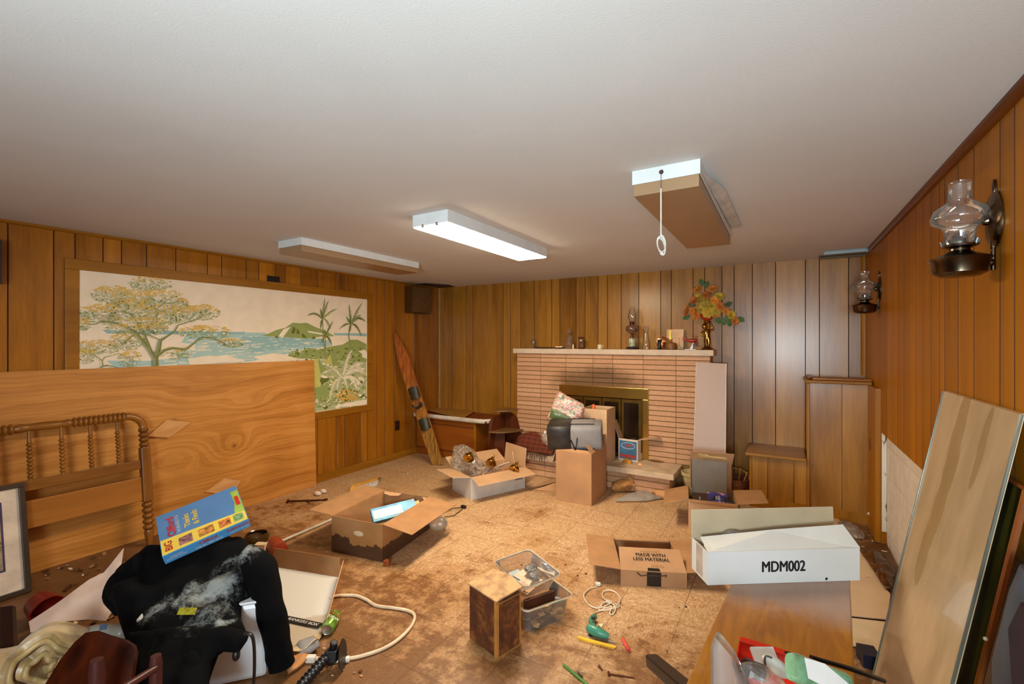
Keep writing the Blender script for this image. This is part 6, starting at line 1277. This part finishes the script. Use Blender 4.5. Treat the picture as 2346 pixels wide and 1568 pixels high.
m = MB(); m.box((-.01, -.035, .075), (.19, .02, .12), Mt); tag(obj('dark_brown_box', m, P('dkbrown', (66, 28, 10), .5, var=.3)), 'thin dark brown box upright inside the lower clear tub', 'box')
m = MB(); M2 = Mt @ Matrix.Translation((0, -.07, .02))
for i in range(16): m.box((random.uniform(-.1, .1), random.uniform(-.02, .03), random.uniform(.0, .04)), (.035, .028, .003), M2 @ Matrix.Rotation(random.uniform(-.8, .8), 4, 'XYZ'[i % 3]))
tag(obj('paper_scraps', m, P('scrap_pale', (150, 126, 84), .7, var=.3)), 'loose pale paper scraps in the bottom of the clear tub', 'scraps')['kind'] = 'stuff'
ux = xa; uy = (ya_ * .86 + Vector((0, 0, .10))).normalized(); o2 = o_ + ya_ * .10 + Vector((0, 0, .150)) - xa * .01
t2, Mu = tub('clear_tub', 'tilted clear plastic tub of papers resting atop the other tub', o2, xa * .97 + ya_ * .1, uy, .24, .27, .08, M_TUB)
for pts_, mt_, lb, z_ in ((((-.10, -.02), (.0, -.03), (.02, .10), (-.10, .10)), P('card_blue', (166, 186, 196), .6), 'pale blue printed card in the upper clear tub', .030), (((-.02, -.09), (.07, -.08), (.06, .08), (-.05, .06)), P('card_cream', (214, 190, 164), .6), 'cream printed card overlapping blue card in upper tub', .036), (((-.09, -.12), (-.02, -.10), (-.03, .0), (-.10, -.02)), P('card_cream2', (206, 178, 150), .6), 'folded cream leaflet at near end of the upper tub', .042)):
    m = MB(); m.slab([Mu @ Vector((x, y, z_ - .02)) for x, y in pts_], .002, n=Mu.to_3x3() @ Vector((0, 0, 1))); c_ = tag(obj('printed_card', m, mt_), lb, 'card')
    m = MB()
    for i in range(6): m.box((sum(p[0] for p in pts_) / 4 + .004, sum(p[1] for p in pts_) / 4 + .03 - i * .009, z_ - .0175), (.045 - .008 * (i % 3), .0018, .0004), Mu)
    obj('print_lines', m, P('print_grey', (120, 112, 110), .6), c_)
for dx_, dy_, lb in ((.045, .02, 'round clear glass ornament on the cards, upper of the two'), (.02, -.055, 'clear faceted glass stopper on cards, nearer of the two')):
    m = MB(); m.sphere((0, 0, 0), .034, (1.3, .85, .7), 12, M=Mu @ Matrix.Translation((dx_, dy_, .052))); tag(obj('glass_ornament', m, glassy('knob_glass', (214, 222, 226), .5, .30, .08, .12)), lb, 'glass')
# power cord coil
wc = thing('tangled_cord', 'thin white cord in a loose tangle on floor before the flat carton', 'cord', fl(1385, 1380, 0)); m = MB()
pts_ = [(1367, 1345), (1350, 1350), (1338, 1362), (1342, 1378), (1355, 1390), (1375, 1393), (1395, 1385), (1402, 1378), (1388, 1375), (1380, 1365), (1384, 1355), (1400, 1353), (1415, 1362), (1421, 1375), (1412, 1388), (1395, 1395), (1378, 1390), (1384, 1380), (1405, 1384), (1420, 1388), (1400, 1396), (1372, 1398), (1390, 1378), (1410, 1392), (1404, 1408), (1397, 1406), (1400, 1390), (1375, 1400), (1358, 1408), (1356, 1418)]
m.tube(curve_pts([fl(x, y, .005 + .003 * (i % 3)) for i, (x, y) in enumerate(pts_)], 6), .0036, 6); obj('cable', m, P('cord_thin', (226, 206, 178), .5), wc, smooth=60)
m = MB(); m.box((0, 0, .012), (.032, .022, .02), Matrix.Translation(fl(1370, 1343, 0)) @ Rz(.4)); obj('plug', m, P('plug_white', (224, 214, 196), .4), wc, bevel=.004)
# glue gun
gg = thing('glue_gun', 'teal green hot glue gun lying on its side on the floor', 'glue gun', fl(1380, 1445, 0)); M_TEAL = P('teal_plastic', (62, 132, 106), .35, var=.08)
def gp_(x, y, z): return fl(x, y, z)
m = MB(); m.tube([gp_(1352, 1440, .028), gp_(1362, 1446, .03), gp_(1380, 1453, .026), gp_(1394, 1459, .02)], [.022, .025, .021, .014], 12); m.sphere(gp_(1353, 1442, .028), .024); obj('barrel', m, M_TEAL, gg, smooth=50)
m = MB(); m.tube(curve_pts([gp_(1362, 1442, .026), gp_(1356, 1430, .022), gp_(1356, 1420, .020), gp_(1362, 1414, .018)], 4), [.016] * 13, 10); obj('handle', m, M_TEAL, gg, smooth=50)
m = MB(); m.slab([gp_(1370, 1436, .02), gp_(1382, 1434, .02), gp_(1378, 1444, .02)], .012, n=(0, 0, 1)); obj('trigger', m, P('trigger_white', (226, 200, 160), .5), gg)
m = MB(); m.tube([gp_(1394, 1459, .018), gp_(1401, 1462, .014)], [.008, .003], 8); obj('nozzle', m, P('nozzle', (206, 170, 130), .4), gg, smooth=50)
m = MB(); m.box((0, 0, .052), (.02, .018, .004), Matrix.Translation(fl(1359, 1440, 0)) @ Rz(.5)); obj('switch', m, M_BLACK, gg)
m = MB(); a = gp_(1323, 1461, .002); b = gp_(1411, 1484, .002); d = (b - a).normalized(); s_ = Vector((-d.y, d.x, 0)); m.slab([a - s_ * .006, a.lerp(b, .3) - s_ * .014, b - s_ * .01, b + s_ * .002, a.lerp(b, .3) + s_ * .004, a + s_ * .006], .006, n=(0, 0, 1)); cb = tag(obj('yellow_comb', m, P('comb_yellow', (226, 178, 50), .4)), 'yellow plastic comb on the floor below the glue gun', 'comb')
m = MB(); L_ = (b - a).length
for i in range(30): m.box((0, 0, .004), (.0022, .016, .004), Matrix.Translation(a + d * (.012 + (L_ - .02) * i / 29) - s_ * .018) @ Rz(math.atan2(d.y, d.x)))
tt_ = obj('comb_teeth', m, P('comb_yellow', (226, 178, 50), .4), cb, kind='stuff')
pn = thing('ballpoint_pen', 'clear and dark pen lying between comb and glue gun', 'pen', fl(1380, 1465, 0)); m = MB(); m.tube([fl(1352, 1453, .006), fl(1395, 1468, .006)], .006, 8); obj('barrel', m, P('pen_grey', (110, 90, 76), .2), pn); m = MB(); m.tube([fl(1395, 1468, .006), fl(1412, 1475, .004)], [.006, .0015], 8); obj('tip', m, P('pen_tip', (180, 160, 130), .3, .6), pn)
m = MB(); m.tube([fl(1350, 1454, .008), fl(1358, 1457, .008)], .008, 8); obj('cap', m, M_BLACK, pn)
lg = thing('pink_lighter', 'small pink plastic lighter right of the yellow comb', 'lighter', fl(1433, 1478, 0)); m = MB(); m.tube([fl(1427, 1465, .008), fl(1437, 1484, .008)], .010, 8, flat=.6); obj('body', m, P('lighter_pink', (226, 84, 70), .3), lg, smooth=50); m = MB(); m.tube([fl(1437, 1484, .008), fl(1441, 1491, .008)], .009, 8); obj('cap', m, P('lighter_cap', (196, 60, 50), .3), lg)
m = MB(); m.tube([fl(1395, 1545, .004), fl(1453, 1554, .003)], [.0045, .003], 6); m.tube([fl(1394, 1541, .004), fl(1395, 1549, .004)], .006, 6); tag(obj('long_nail', m, P('rusty_nail', (96, 48, 20), .6, .5)), 'long rusty nail on the floor at lower centre', 'nail')
m = MB(); m.tube([fl(1372, 1527, .004), fl(1380, 1537, .003)], [.006, .003], 6); tag(obj('rusty_screw', m, P('rusty_nail', (96, 48, 20), .6, .5)), 'short rusty screw left of the long nail', 'screw')
m = MB(); m.tube([fl(1325, 1539, .005), fl(1333, 1550, .005)], .005, 8); tag(obj('metal_bit', m, M_STEEL), 'small silver metal bit between green pencil and screw', 'metal piece')
m = MB(); m.tube([fl(1291, 1524, .006), fl(1346, 1570, .006)], .0065, 6); tag(obj('green_pencil', m, P('pencil_green', (70, 130, 50), .4)), 'green pencil on the floor at the lower photo edge', 'pencil')
m = MB(); m.lathe([(.012, .0), (.06, .0), (.06, .0015), (.012, .0015)], Matrix.Translation(fl(1368, 1592, .002)), 32, cap=False); tag(obj('shiny_disc', m, P('disc_silver', (206, 196, 176), .15, .7)), 'shiny silver disc cut off by lower photo edge', 'disc')
m = MB(); a = dep(1493, 1514, 1.75); b = dep(1640, 1640, 1.28); m.box((0, 0, 0), ((b - a).length, .045, .05), frame((a + b) / 2, b - a, (0, 0, 1))); bk_ = tag(obj('black_bar', m, P('bar_black', (26, 12, 10), .35), bevel=.008), 'thick black bar jutting up from the lower edge beside the table', 'bar')

# ------------------------------------------------------------------ flat delivery carton
A0 = fl(1422, 1341); B0 = fl(1574, 1350); rz = math.atan2(B0.y - A0.y, B0.x - A0.x); Wa = (B0 - A0).length; C0 = fl(1404, 1233, .095); Da = abs((C0 - A0).dot(Vector((-math.sin(rz), math.cos(rz), 0))))
az = carton('delivery_carton', 'flat open delivery carton reading MADE WITH LESS MATERIAL', 'box', place(A0, rz, Wa, Da, 'fl'), rz, Wa, Da, .095, M_CARD, M_CARDIN, {'left': (.19, 84, .0), 'right': (.17, 84, .0), 'front': (.175, -66, .006), 'back': (.06, -75, .02)})
th2 = math.radians(-66); dF = wm(az).to_3x3() @ Vector((0, -math.sin(th2), math.cos(th2))); Xa = wm(az).to_3x3() @ Vector((1, 0, 0)); f0 = LW(az, 0, -Da / 2, .095)
nf = Xa.cross(dF)
text('lettering', 'THIS BOX IS NOW', .011, f0 + dF * .145 + nf * .004, Xa, dF, P('ink_soft', (150, 100, 60), .7), az)
text('lettering', 'MADE WITH\nLESS MATERIAL', .024, f0 + dF * .10 + nf * .004, Xa, dF, M_INKBLK, az, bold=.02)
text('lettering', 'Every box counts\nand smaller matters', .0075, f0 + dF * .035 + Xa * .03 + nf * .004, Xa, dF, P('ink_soft2', (110, 70, 40), .7), az)
m = MB(); m.slab([LW(az, x, -Da / 2 - .0012, z) for x, z in ((-.04, .004), (.045, .004), (.045, .09), (-.04, .09))], .001); m.slab([f0 + Xa * x + dF * y + nf * .0035 for x, y in ((-.035, 0), (.04, 0), (.036, .018), (-.032, .02))], .001); obj('black_tape', m, P('tape_black', (24, 20, 20), .35), az)
text('lettering', 'prime', .013, LW(az, .0, -Da / 2 - .003, .072), Xa, (0, 0, 1), P('tape_grey', (120, 110, 104), .5), az)
m = MB(); m.tube(curve_pts([LW(az, x, -Da / 2 - .004, z) for x, z in ((-.10, .085), (-.075, .066), (-.045, .07), (.05, .072), (.075, .078), (.07, .062))], 5), .003, 5); obj('plastic_strap', m, P('strap_brown', (70, 36, 18), .5), az)

# ------------------------------------------------------------------ table and the long white carton
TZ = .45; t = NT('table_wood'); t.sep(); n = t.noise(t.mapped((9, 1.4, 9)), 2.2, 5, .6, 1.5); n2 = t.noise(t.obj, 9, 5, .7); n3 = t.noise(t.obj, 2.6, 3)
base = t.ramp(n, [(.3, (136, 82, 8)), (.7, (172, 112, 22))]); dd = ((t.y - 1.98 + (n2 - .5) * .25) * 4.5).sm(0, 1.0)
M_TAB = t.out(t.mix((dd * .75 + n3.sm(.5, .7) * n2.sm(.45, .62) * .35).f('MINIMUM', .75), base, (160, 138, 128)), .38, bump=n, bstr=.05)
tbq = [Vector((-.275, 1.25, TZ)), Vector((.150, 1.28, TZ)), Vector((.262, 2.56, TZ)), Vector((-.178, 2.36, TZ))]; tt = thing('coffee_table', 'low orange-brown wooden table at lower right under the white carton', 'table', (0, 1.9, 0))
m = MB(); m.slab(tbq, .028, n=(0, 0, -1)); obj('tabletop', m, M_TAB, tt, bevel=.005)
cxy = sum(tbq, Vector()) / 4
for q in tbq:
    p = q.lerp(cxy, .12); m = MB(); m.tube([Vector((p.x, p.y, .0)), Vector((p.x, p.y, TZ - .028))], [.014, .024], 12); obj('leg', m, M_TRIMZ, tt, smooth=50)
m = MB()
for i in range(4):
    a = tbq[i].lerp(cxy, .12); b = tbq[(i + 1) % 4].lerp(cxy, .12); m.slab([a - Vector((0, 0, .09)), b - Vector((0, 0, .09)), b - Vector((0, 0, .029)), a - Vector((0, 0, .029))], .016, both=True)
obj('apron', m, M_TRIM, tt)
rz = math.atan2(2.506 - 2.121, .292 + .278); Ww = .688; t = NT('box_bluewhite'); n = t.noise(t.obj, 3.2, 4); n2 = t.noise(t.mapped((1, 1, 1), (4, 2, 1)), 9, 3)
M_BW = t.out(t.mix(n2.sm(.66, .72) * .3, t.ramp(n, [(.3, (204, 206, 202)), (.7, (216, 218, 216))]), (170, 152, 120)), .5); M_INW = P('inside_greige', (186, 168, 136), .7, var=.04)
A0 = Vector((-.278, 2.121, TZ + .001)); md = carton('long_white_carton', 'long white open carton marked MDM002 across the table end', 'box', place(A0, rz, Ww, .15, 'fl'), rz, Ww, .15, .143, M_BW, M_INW, {'back': (.125, 4, .0)}, .004)
m = MB(); m.slab([Vector(q) for q in ((-.344, -.075, .143), (.344, -.075, .143), (.305, -.025, .226), (.0, -.012, .206), (-.335, .012, .170))], .003); obj('flap', m, P('flap_white', (212, 208, 198), .5, var=.03), md, world=False)
text('lettering', 'MDM002', .047, LW(md, -.005, -.0757, .070), wm(md).to_3x3() @ Vector((1, 0, 0)), (0, 0, 1), P('ink_black', (20, 20, 22), .6), md, bold=.03, squeeze=.80)
m = MB(); m.box((-.3445, 0, .075), (.001, .06, .13)); obj('side_tape', m, P('tape_clear', (178, 164, 150), .25), md, world=False)
m = MB(); m.sphere((.19, -.0762, .012), .006, (1, .2, 1)); obj('ink_smudge', m, M_BLACK, md, world=False)
m = MB(); m.slab([Vector((-.34, -.07, .142)), Vector((-.30, -.074, .146)), Vector((-.30, -.02, .15)), Vector((-.335, -.02, .146))], .001); obj('torn_tape', m, P('torn_yellow', (226, 206, 150), .5), md, world=False)
for x_, lb in ((-.17, 'clear plastic bag puffing up at left of the long white carton'), (.13, 'clear plastic bag puffing up at right of the long white carton')):
    m = MB(); c_ = LW(md, x_, .02, .125)
    m.lathe([(.0001, -.08), (.06, -.06), (.075, 0), (.05, .05), (.02, .075), (.0001, .08)], Matrix.Translation(c_) @ Matrix.Diagonal((1, .8, .9, 1)), 22, cap=False)
    for v in m.v: v += mnoise.noise_vector(v * 22) * .012
    tag(obj('plastic_bag', m, M_FILM), lb, 'plastic bag')
m = MB(); c_ = LW(md, .14, .0, .13); m.sphere(c_, .028, (1, .8, .6)); tag(obj('dark_round_part', m, M_BLACK, smooth=60), 'dark rounded part among the bags in the long white carton', 'part')
# things on the table ------------------------------------
q = dep(1669, 1540, 1.25); q.z = TZ; m = MB(); bl_ = thing('plastic_clamshell', 'empty frosted clear plastic shell standing on near end of table', 'plastic shell', q)
def shf(u, v):
    a = u * math.pi * 1.9 + .2; hh = .245 - .10 * (.5 - .5 * math.cos(a - 2.9)) ** 1.5 ; r = .049 + .006 * math.sin(a * 2) - .012 * max(0, v - .85) / .15
    p = q + rtv * (r * math.cos(a)) + fwv * (r * .7 * math.sin(a)); p.z = TZ + .002 + hh * v; return p
m.grid(shf, 30, 14, .0015); obj('shell', m, glassy('frosted_shell', (238, 222, 208), .25, .05, .12, .18), bl_, smooth=60)
tr_ = thing('red_tray', 'bright red plastic tool tray on near end of table', 'tray', fl(1800, 1540, TZ)); M_RT = P('tray_red', (206, 42, 14), .3, var=.08)
a = fl(1694, 1472, TZ + .042); b = fl(1885, 1532, TZ + .042); dn = Vector((0, 0, -.040)); nd = Vector((-(b - a).y, (b - a).x, 0)).normalized()
if nd.dot(CAMP - a) < 0: nd = -nd
c2_ = b + nd * .19; d2_ = a + nd * .19; 
for v_ in (a, b, c2_, d2_): pass
m = MB()
for p_, q_ in ((a, b), (b, c2_), (c2_, d2_), (d2_, a)): m.slab([p_ + dn, q_ + dn, q_, p_], .004, both=True)
m.slab([a + dn, b + dn, c2_ + dn, d2_ + dn], .003, n=(0, 0, 1)); obj('body', m, M_RT, tr_)
m = MB(); e_ = (b - a).normalized(); m.slab([a - nd * .03, b - nd * .03, b, a], .004, n=(0, 0, 1)); obj('rim', m, M_RT, tr_, bevel=.001)
m = MB(); hc = a.lerp(b, .64) - nd * .015 + Vector((0, 0, .0045)); m.slab([hc + e_ * (.020 * math.cos(k)) + nd * (.010 * math.sin(k)) for k in [i * 6.283 / 20 for i in range(20)]], .0008, n=(0, 0, 1)); obj('hand_slot', m, P('slot_black', (26, 6, 4), .6), tr_)
o3 = a.lerp(b, .5) + nd * .09 + Vector((0, 0, -.005))
m = MB(); m.box((0, 0, 0), (.07, .05, .012), frame(dep(1752, 1505, 1.41), rtv, fwv * .7 + Vector((0, 0, .5)))); tag(obj('white_card_box', m, M_WHITE), 'flat white card box standing in the red tray', 'box')
ms = thing('white_puck', 'oval white plastic gadget with grey cable in red tray', 'gadget', dep(1778, 1528, 1.33)); m = MB(); m.sphere((0, 0, 0), .042, (1.15, .6, .5), 18, M=frame(dep(1778, 1528, 1.34), rtv * .8 - Vector((0, 0, .5)), fwv + Vector((0, 0, .5)))); obj('shell', m, P('gadget_white', (216, 216, 206), .3), ms, smooth=60)
m = MB(); m.tube(curve_pts([dep(1768, 1508, 1.33), dep(1755, 1504, 1.33), dep(1752, 1515, 1.33), dep(1756, 1530, 1.33)], 5), .003, 6); obj('cable', m, P('cable_grey', (80, 76, 74), .5), ms)
bt = thing('brown_bottle', 'small dark bottle with amber end lying in red tray', 'bottle', dep(1730, 1532, 1.3)); a = dep(1706, 1528, 1.28); b = dep(1745, 1542, 1.28); m = MB(); m.tube([a, b], .022, 16); obj('bottle', m, P('bottle_black', (32, 22, 26), .25), bt, smooth=50)
m = MB(); d = (b - a).normalized(); m.tube([b, b + d * .010, b + d * .018], [.020, .020, .012], 16); obj('cap', m, P('amber_cap', (170, 100, 16), .25), bt, smooth=50)
gn = thing('green_bottle', 'pale green glass bottle with white label lying in red tray', 'bottle', dep(1877, 1560, 1.25)); Mg = frame(dep(1876, 1552, 1.24), rtv * .93 - Vector((0, 0, .36)), fwv * .6 + Vector((0, 0, .8))); m = MB(); rbox(m, -.08, .08, .035, .026, .02, Mg); obj('bottle', m, P('glass_green', (120, 168, 128), .1, var=.25, scale=14, Coat_Weight=.7), gn, smooth=50)
m = MB(); m.slab([Mg @ Vector(q_) for q_ in ((-.055, -.02, .027), (.045, -.03, .027), (.075, .0, .026), (.0, .03, .027), (-.06, .026, .027))], .001); obj('label', m, M_WHITE, gn)
crumple_p = dep(1745, 1560, 1.24); m = MB(); m.sphere(crumple_p, .05, (1.2, .8, .6), 20)
for v in m.v: v += mnoise.noise_vector(v * 25) * .015
tag(obj('clear_wrapper', m, M_FILM), 'crinkled clear wrapper lying at front of red tray', 'wrapper')
m = MB(); m.tube([dep(1858, 1507, 1.40), dep(1945, 1532, 1.42), dep(2026, 1561, 1.45)], [.007, .008, .007], 8); tag(obj('black_stick', m, P('stick_black', (20, 12, 12), .3), smooth=50), 'thin black stick jutting off right side of the table', 'stick')

# ------------------------------------------------------------------ right edge: leaning sheets, bag, floor cardboard, pipe
gs_ = thing('leaning_glass_sheet', 'large blotched tan glossy sheet leaning against the right wall', 'panel', (.35, 2.2, 0)); Tl, Tr, Br, Bl = Vector((.612, 2.70, 1.283)), Vector((.612, 1.955, 1.283)), Vector((.33, 1.79, .002)), Vector((.335, 2.52, .002))
t = NT('blotched_sheet'); t.sep(); n = t.noise(t.mapped((1, 2.2, .9)), 2.4, 4, .55, .8); n2 = t.noise(t.mapped((1, 3, 1), (2, 5, 1)), 3.0, 3); acc = None
for px_, py_, ry, rz_ in ((2205, 950, .05, .10), (2190, 1010, .06, .12), (2175, 1080, .07, .14), (2150, 1160, .07, .14), (2125, 1230, .06, .10), (2110, 1290, .05, .09), (2240, 1060, .03, .12), (2255, 1000, .03, .1)):
    nrm_s = (Tr - Tl).cross(Bl - Tl).normalized(); p = onplane(px_, py_, Tl, nrm_s); a1 = (t.y - p.y) * (1 / ry); a2 = (t.z - p.z) * (1 / rz_); g = ((a1 * a1 + a2 * a2) * -1.0).f('EXPONENT'); acc = g if acc is None else acc.f('MAXIMUM', g)
sm_ = (acc + (n - .5) * .9 - .42).sm(0, .10)  # darker blotches mixed into the sheet colour
M_SHEET = t.out(t.mix(sm_ * .55, t.ramp(n2, [(.35, (182, 156, 118)), (.65, (202, 174, 136))]), (134, 100, 34)), sm_ * .2 + .22, Coat_Weight=.35)
m = MB(); m.slab([Tl, Tr, Br, Bl], .012, n=(1, 0, .2)); obj('sheet', m, M_SHEET, gs_)
m = MB(); m.tube([Tl + Vector((-.002, .002, 0)), Bl + Vector((-.002, .002, .006))], .003, 6); m.tube([Tr + Vector((.004, -.002, 0)), Br + Vector((.004, -.002, .006))], .0045, 6); obj('polished_edge', m, P('edge_grey', (96, 98, 88), .3, .3), gs_)
dp = thing('dark_framed_panel', 'dark glass panel in thin brown frame leaning behind blotched sheet', 'panel', (.45, 1.95, 0)); D0, D1, D2, D3 = Vector((.600, 2.30, 1.076)), Vector((.600, 1.87, 1.076)), Vector((.418, 1.87, .004)), Vector((.418, 2.30, .004))
t = NT('dark_glass_panel'); t.sep(); n = t.noise(t.mapped((1, 9, .5)), 1.4, 3); m = MB(); m.slab([D0, D1, D2, D3], .008, n=(1, 0, -.1)); obj('glass', m, t.out(t.ramp(n, [(.40, (14, 16, 14)), (.55, (40, 40, 16)), (.66, (92, 84, 26))]), .15), dp)  # lighter olive streaks in the colour imitate reflections in the glass
m = MB(); m.tube([D1, D2], .010, 6); m.tube([D0, D1], .006, 6); obj('frame', m, P('frame_brown', (120, 62, 14), .4), dp)
m = MB(); p_ = D1.lerp(D2, .42); m.sphere(p_ + Vector((-.01, -.004, 0)), .006); obj('frame_clip', m, P('clip_pale', (206, 190, 160), .4), dp)
gbp = thing('grey_plastic_sack', 'grey-blue plastic sack slumped at the right photo edge', 'sack', (.45, 1.35, 0)); m = MB()
def sackf(cx2, cy2, rx, ry, h, seed, m):
    prof = [(.0001, 0), (.9, .01), (1.0, .15), (.97, .4), (.9, .7), (.7, .92), (.35, 1.0), (.0001, 1.0)]; m.lathe([(r, z * h) for r, z in prof], Matrix.Translation((cx2, cy2, .003)) @ Matrix.Diagonal((rx, ry, 1, 1)), 26, cap=False)
    for v in m.v:
        d_ = mnoise.noise_vector(v * 6 + Vector((seed, 0, 0))) * .03; v += d_; v.z = max(v.z, .003); v.x = min(v.x, .60)
sackf(.535, 1.64, .07, .13, .92, 3, m); obj('sack', m, P('sack_blue', (60, 68, 82), .45, var=.12), gbp, smooth=60)
m = MB(); sackf(.475, 1.46, .05, .07, .90, 9, m); tag(obj('maroon_cloth', m, P('maroon', (34, 5, 4), .9, var=.25), smooth=60), 'dark maroon cloth heaped beside the grey sack, right edge', 'cloth')
M_FCARD = P('floor_card', (208, 176, 138), .75, var=.05, scale=3)
m = MB(); m.slab([fl(x, y, .006) for x, y in ((1800, 1350), (1850, 1195), (1887, 1183), (1917, 1184), (1974, 1271), (2016, 1331), (2040, 1364), (2032, 1422), (1940, 1412))], .005, n=(0, 0, 1)); tag(obj('flat_cardboard', m, M_FCARD), 'flat tan cardboard sheet on floor behind the table', 'cardboard')
m = MB(); m.slab([fl(x, y, .006) for x, y in ((1945, 1418), (2032, 1428), (2022, 1500), (1940, 1478))], .006, n=(0, 0, 1)); tag(obj('ribbed_cardboard', m, P('ribbed_card', (206, 180, 142), .75, var=.04)), 'pale ribbed cardboard piece right of the table edge', 'cardboard')
m = MB(); m.slab([fl(x, y, .004) for x, y in ((1755, 1170), (1762, 1152), (1792, 1150), (1822, 1168), (1870, 1180), (1850, 1200), (1790, 1195))], .005, n=(0, 0, 1)); tag(obj('cardboard_piece', m, P('card_piece', (198, 168, 124), .75)), 'torn tan cardboard on floor beside the book carton flap', 'cardboard')
m = MB(); m.box((0, 0, .03), (.07, .09, .06), Matrix.Translation(fl(1990, 1520, 0)) @ Rz(.2)); tag(obj('navy_packet', m, P('navy', (24, 28, 44), .4)), 'small dark navy packet on floor right of the table', 'packet')
m = MB(); m.tube([Vector((.625, 4.29, .30)), atX(2003, 1174, .50).lerp(atX(1992, 1179, .50), .0), ], .012, 10); q = Vector((.50, 4.27, .285))
m = MB(); m.tube([Vector((.664, 4.30, .20)), dep(2003, 1175, 3.70), dep(1999, 1177, 3.68)], [.011, .012, .014], 10); m.sphere(dep(1993, 1178, 3.68), .016, (1.2, 1, .9)); tag(obj('pipe_stub', m, P('pipe_white', (206, 186, 158), .5, var=.15), smooth=50), 'short white pipe stub poking out of the cut wall edge', 'pipe')
m = MB()
for x_, y_, h_ in ((1948, 1212, .07), (1958, 1222, .06), (1940, 1205, .05)): m.sphere(fl(x_, y_, h_ * .4), .06, (1, 1.2, .6), 16)
for v in m.v: v += mnoise.noise_vector(v * 24) * .02; v.z = max(.002, v.z)
tag(obj('crumpled_plastic', m, M_FILM), 'crumpled clear plastic on muddy floor behind the white carton', 'plastic')
m = MB(); puffy(m, [(1976, 1268), (2010, 1262), (2030, 1285), (2050, 1310), (2045, 1345), (2030, 1352), (2005, 1315)], fl(2010, 1300, .02), (0, 0, 1), .02, .03, .03, 12, 4, soft=.05)
for v in m.v: v.z = max(.002, v.z)
tag(obj('wet_debris', m, P('wet_brown', (74, 42, 12), .18, var=.5, scale=14), smooth=45), 'glossy wet brown debris along the foot of right wall', 'debris')['kind'] = 'stuff'
# loose chips of dirt on the floor
m = MB(); Rd = random.Random(5)
zones = [((60, 1240), (330, 1330), 70, .014), ((620, 1130), (760, 1230), 16, .006), ((400, 1230), (560, 1300), 8, .01), ((650, 1480), (830, 1560), 26, .010), ((1250, 1280), (1350, 1330), 10, .008), ((1930, 1180), (2040, 1330), 60, .014), ((900, 1040), (1020, 1100), 6, .008), ((1000, 1250), (1600, 1560), 26, .005), ((150, 1330), (260, 1430), 25, .02)]
for (x0_, y0_), (x1b, y1b), n_, sz in zones:
    for _ in range(n_):
        q = fl(Rd.uniform(x0_, x1b), Rd.uniform(y0_, y1b), .002)
        if q.x < XL + .12 or q.x > XR: continue
        k = Rd.randint(4, 6); a0 = Rd.random() * 6; s_ = sz * Rd.uniform(.4, 1.5); tilt = Rd.uniform(0, .5) * s_
        m.slab([q + Vector((s_ * math.cos(a0 + i * 6.283 / k) * Rd.uniform(.6, 1.2), s_ * math.sin(a0 + i * 6.283 / k) * Rd.uniform(.5, 1), tilt * (1 + math.cos(i * 6.283 / k)))) for i in range(k)], .002, n=(0, 0, 1), mi=Rd.choice([0, 0, 1, 2]))
o = tag(obj('floor_debris', m, [P('chip_brown', (80, 46, 18), .8, var=.4), P('chip_tan', (176, 130, 80), .8, var=.3), P('chip_pale', (210, 190, 160), .7)]), 'scattered chips and crumbs of dirt across the floor', 'debris'); o['kind'] = 'stuff'

# ------------------------------------------------------------------ details that belong to a part hang under that part
def base(o): return o.name.split('.')[0]
def nest(thing_name, child, part):
    for root in [o for o in COL.objects if o.parent is None and base(o) == thing_name]:
        ch = list(root.children); tg = [o for o in ch if base(o) == part]
        def mid(o): return sum((v.co for v in o.data.vertices), Vector()) / max(1, len(o.data.vertices))
        for o in [o for o in ch if base(o) == child]:
            if tg: o.parent = min(tg, key=lambda q: (mid(q) - mid(o)).length)
for a_ in (('puzzle_box', 'lettering', 'cover_field'), ('puzzle_box', 'small_picture', 'cover_field'), ('puzzle_box', 'red_tab', 'cover_field'), ('puzzle_box', 'yellow_band', 'cover_field'), ('puzzle_box', 'green_strip', 'cover_field'), ('puzzle_box', 'spine_lettering', 'carton'),
           ('delivery_carton', 'lettering', 'flap'), ('delivery_carton', 'plastic_strap', 'body'), ('delivery_carton', 'black_tape', 'body'), ('long_white_carton', 'lettering', 'body'), ('long_white_carton', 'side_tape', 'body'), ('long_white_carton', 'ink_smudge', 'body'),
           ('black_jacket', 'toggle', 'drawstring'), ('black_jacket', 'yellow_label', 'body'), ('soft_cooler', 'strap_slider', 'strap'), ('soft_cooler', 'zip', 'pocket'), ('bed_headboard', 'caster_pin', 'leg'), ('oil_lamp', 'burner', 'font'), ('wall_oil_lamp', 'burner', 'font'),
           ('hourglass', 'sand', 'bulb'), ('ceiling_light_fixture', 'clip', 'housing'), ('ceiling_light_fixture', 'switch_ferrule', 'housing'), ('book', 'title', 'cover'), ('glue_gun', 'switch', 'barrel'), ('glue_gun', 'nozzle', 'barrel'), ('soda_can', 'lettering', 'shell'),
           ('file_box_lid', 'lettering', 'black_label'), ('small_carton', 'red_disc', 'blue_label'), ('small_carton', 'red_bar', 'blue_label'), ('small_carton', 'oval_emblem', 'blue_label'), ('small_carton', 'red_band', 'blue_label'), ('brass_bell', 'clapper', 'cup'),
           ('water_ski', 'decal', 'board'), ('framed_picture', 'print', 'inner_border'), ('extension_cord', 'plug_prongs', 'plug'), ('white_bin', 'scale_marks', 'tub'), ('gift_bag', 'lettering', 'green_panel'), ('fireplace', 'door_handle', 'door_frame'), ('white_carton', 'barcode', 'body'),
           ('stained_carton', 'hand_hole', 'body'), ('book_carton', 'torn_tape', 'flap'), ('pale_booklet', 'gold_ribbon', 'cover'), ('pale_booklet', 'embossed_border', 'cover'), ('dark_framed_panel', 'frame_clip', 'frame')):
    nest(*a_)
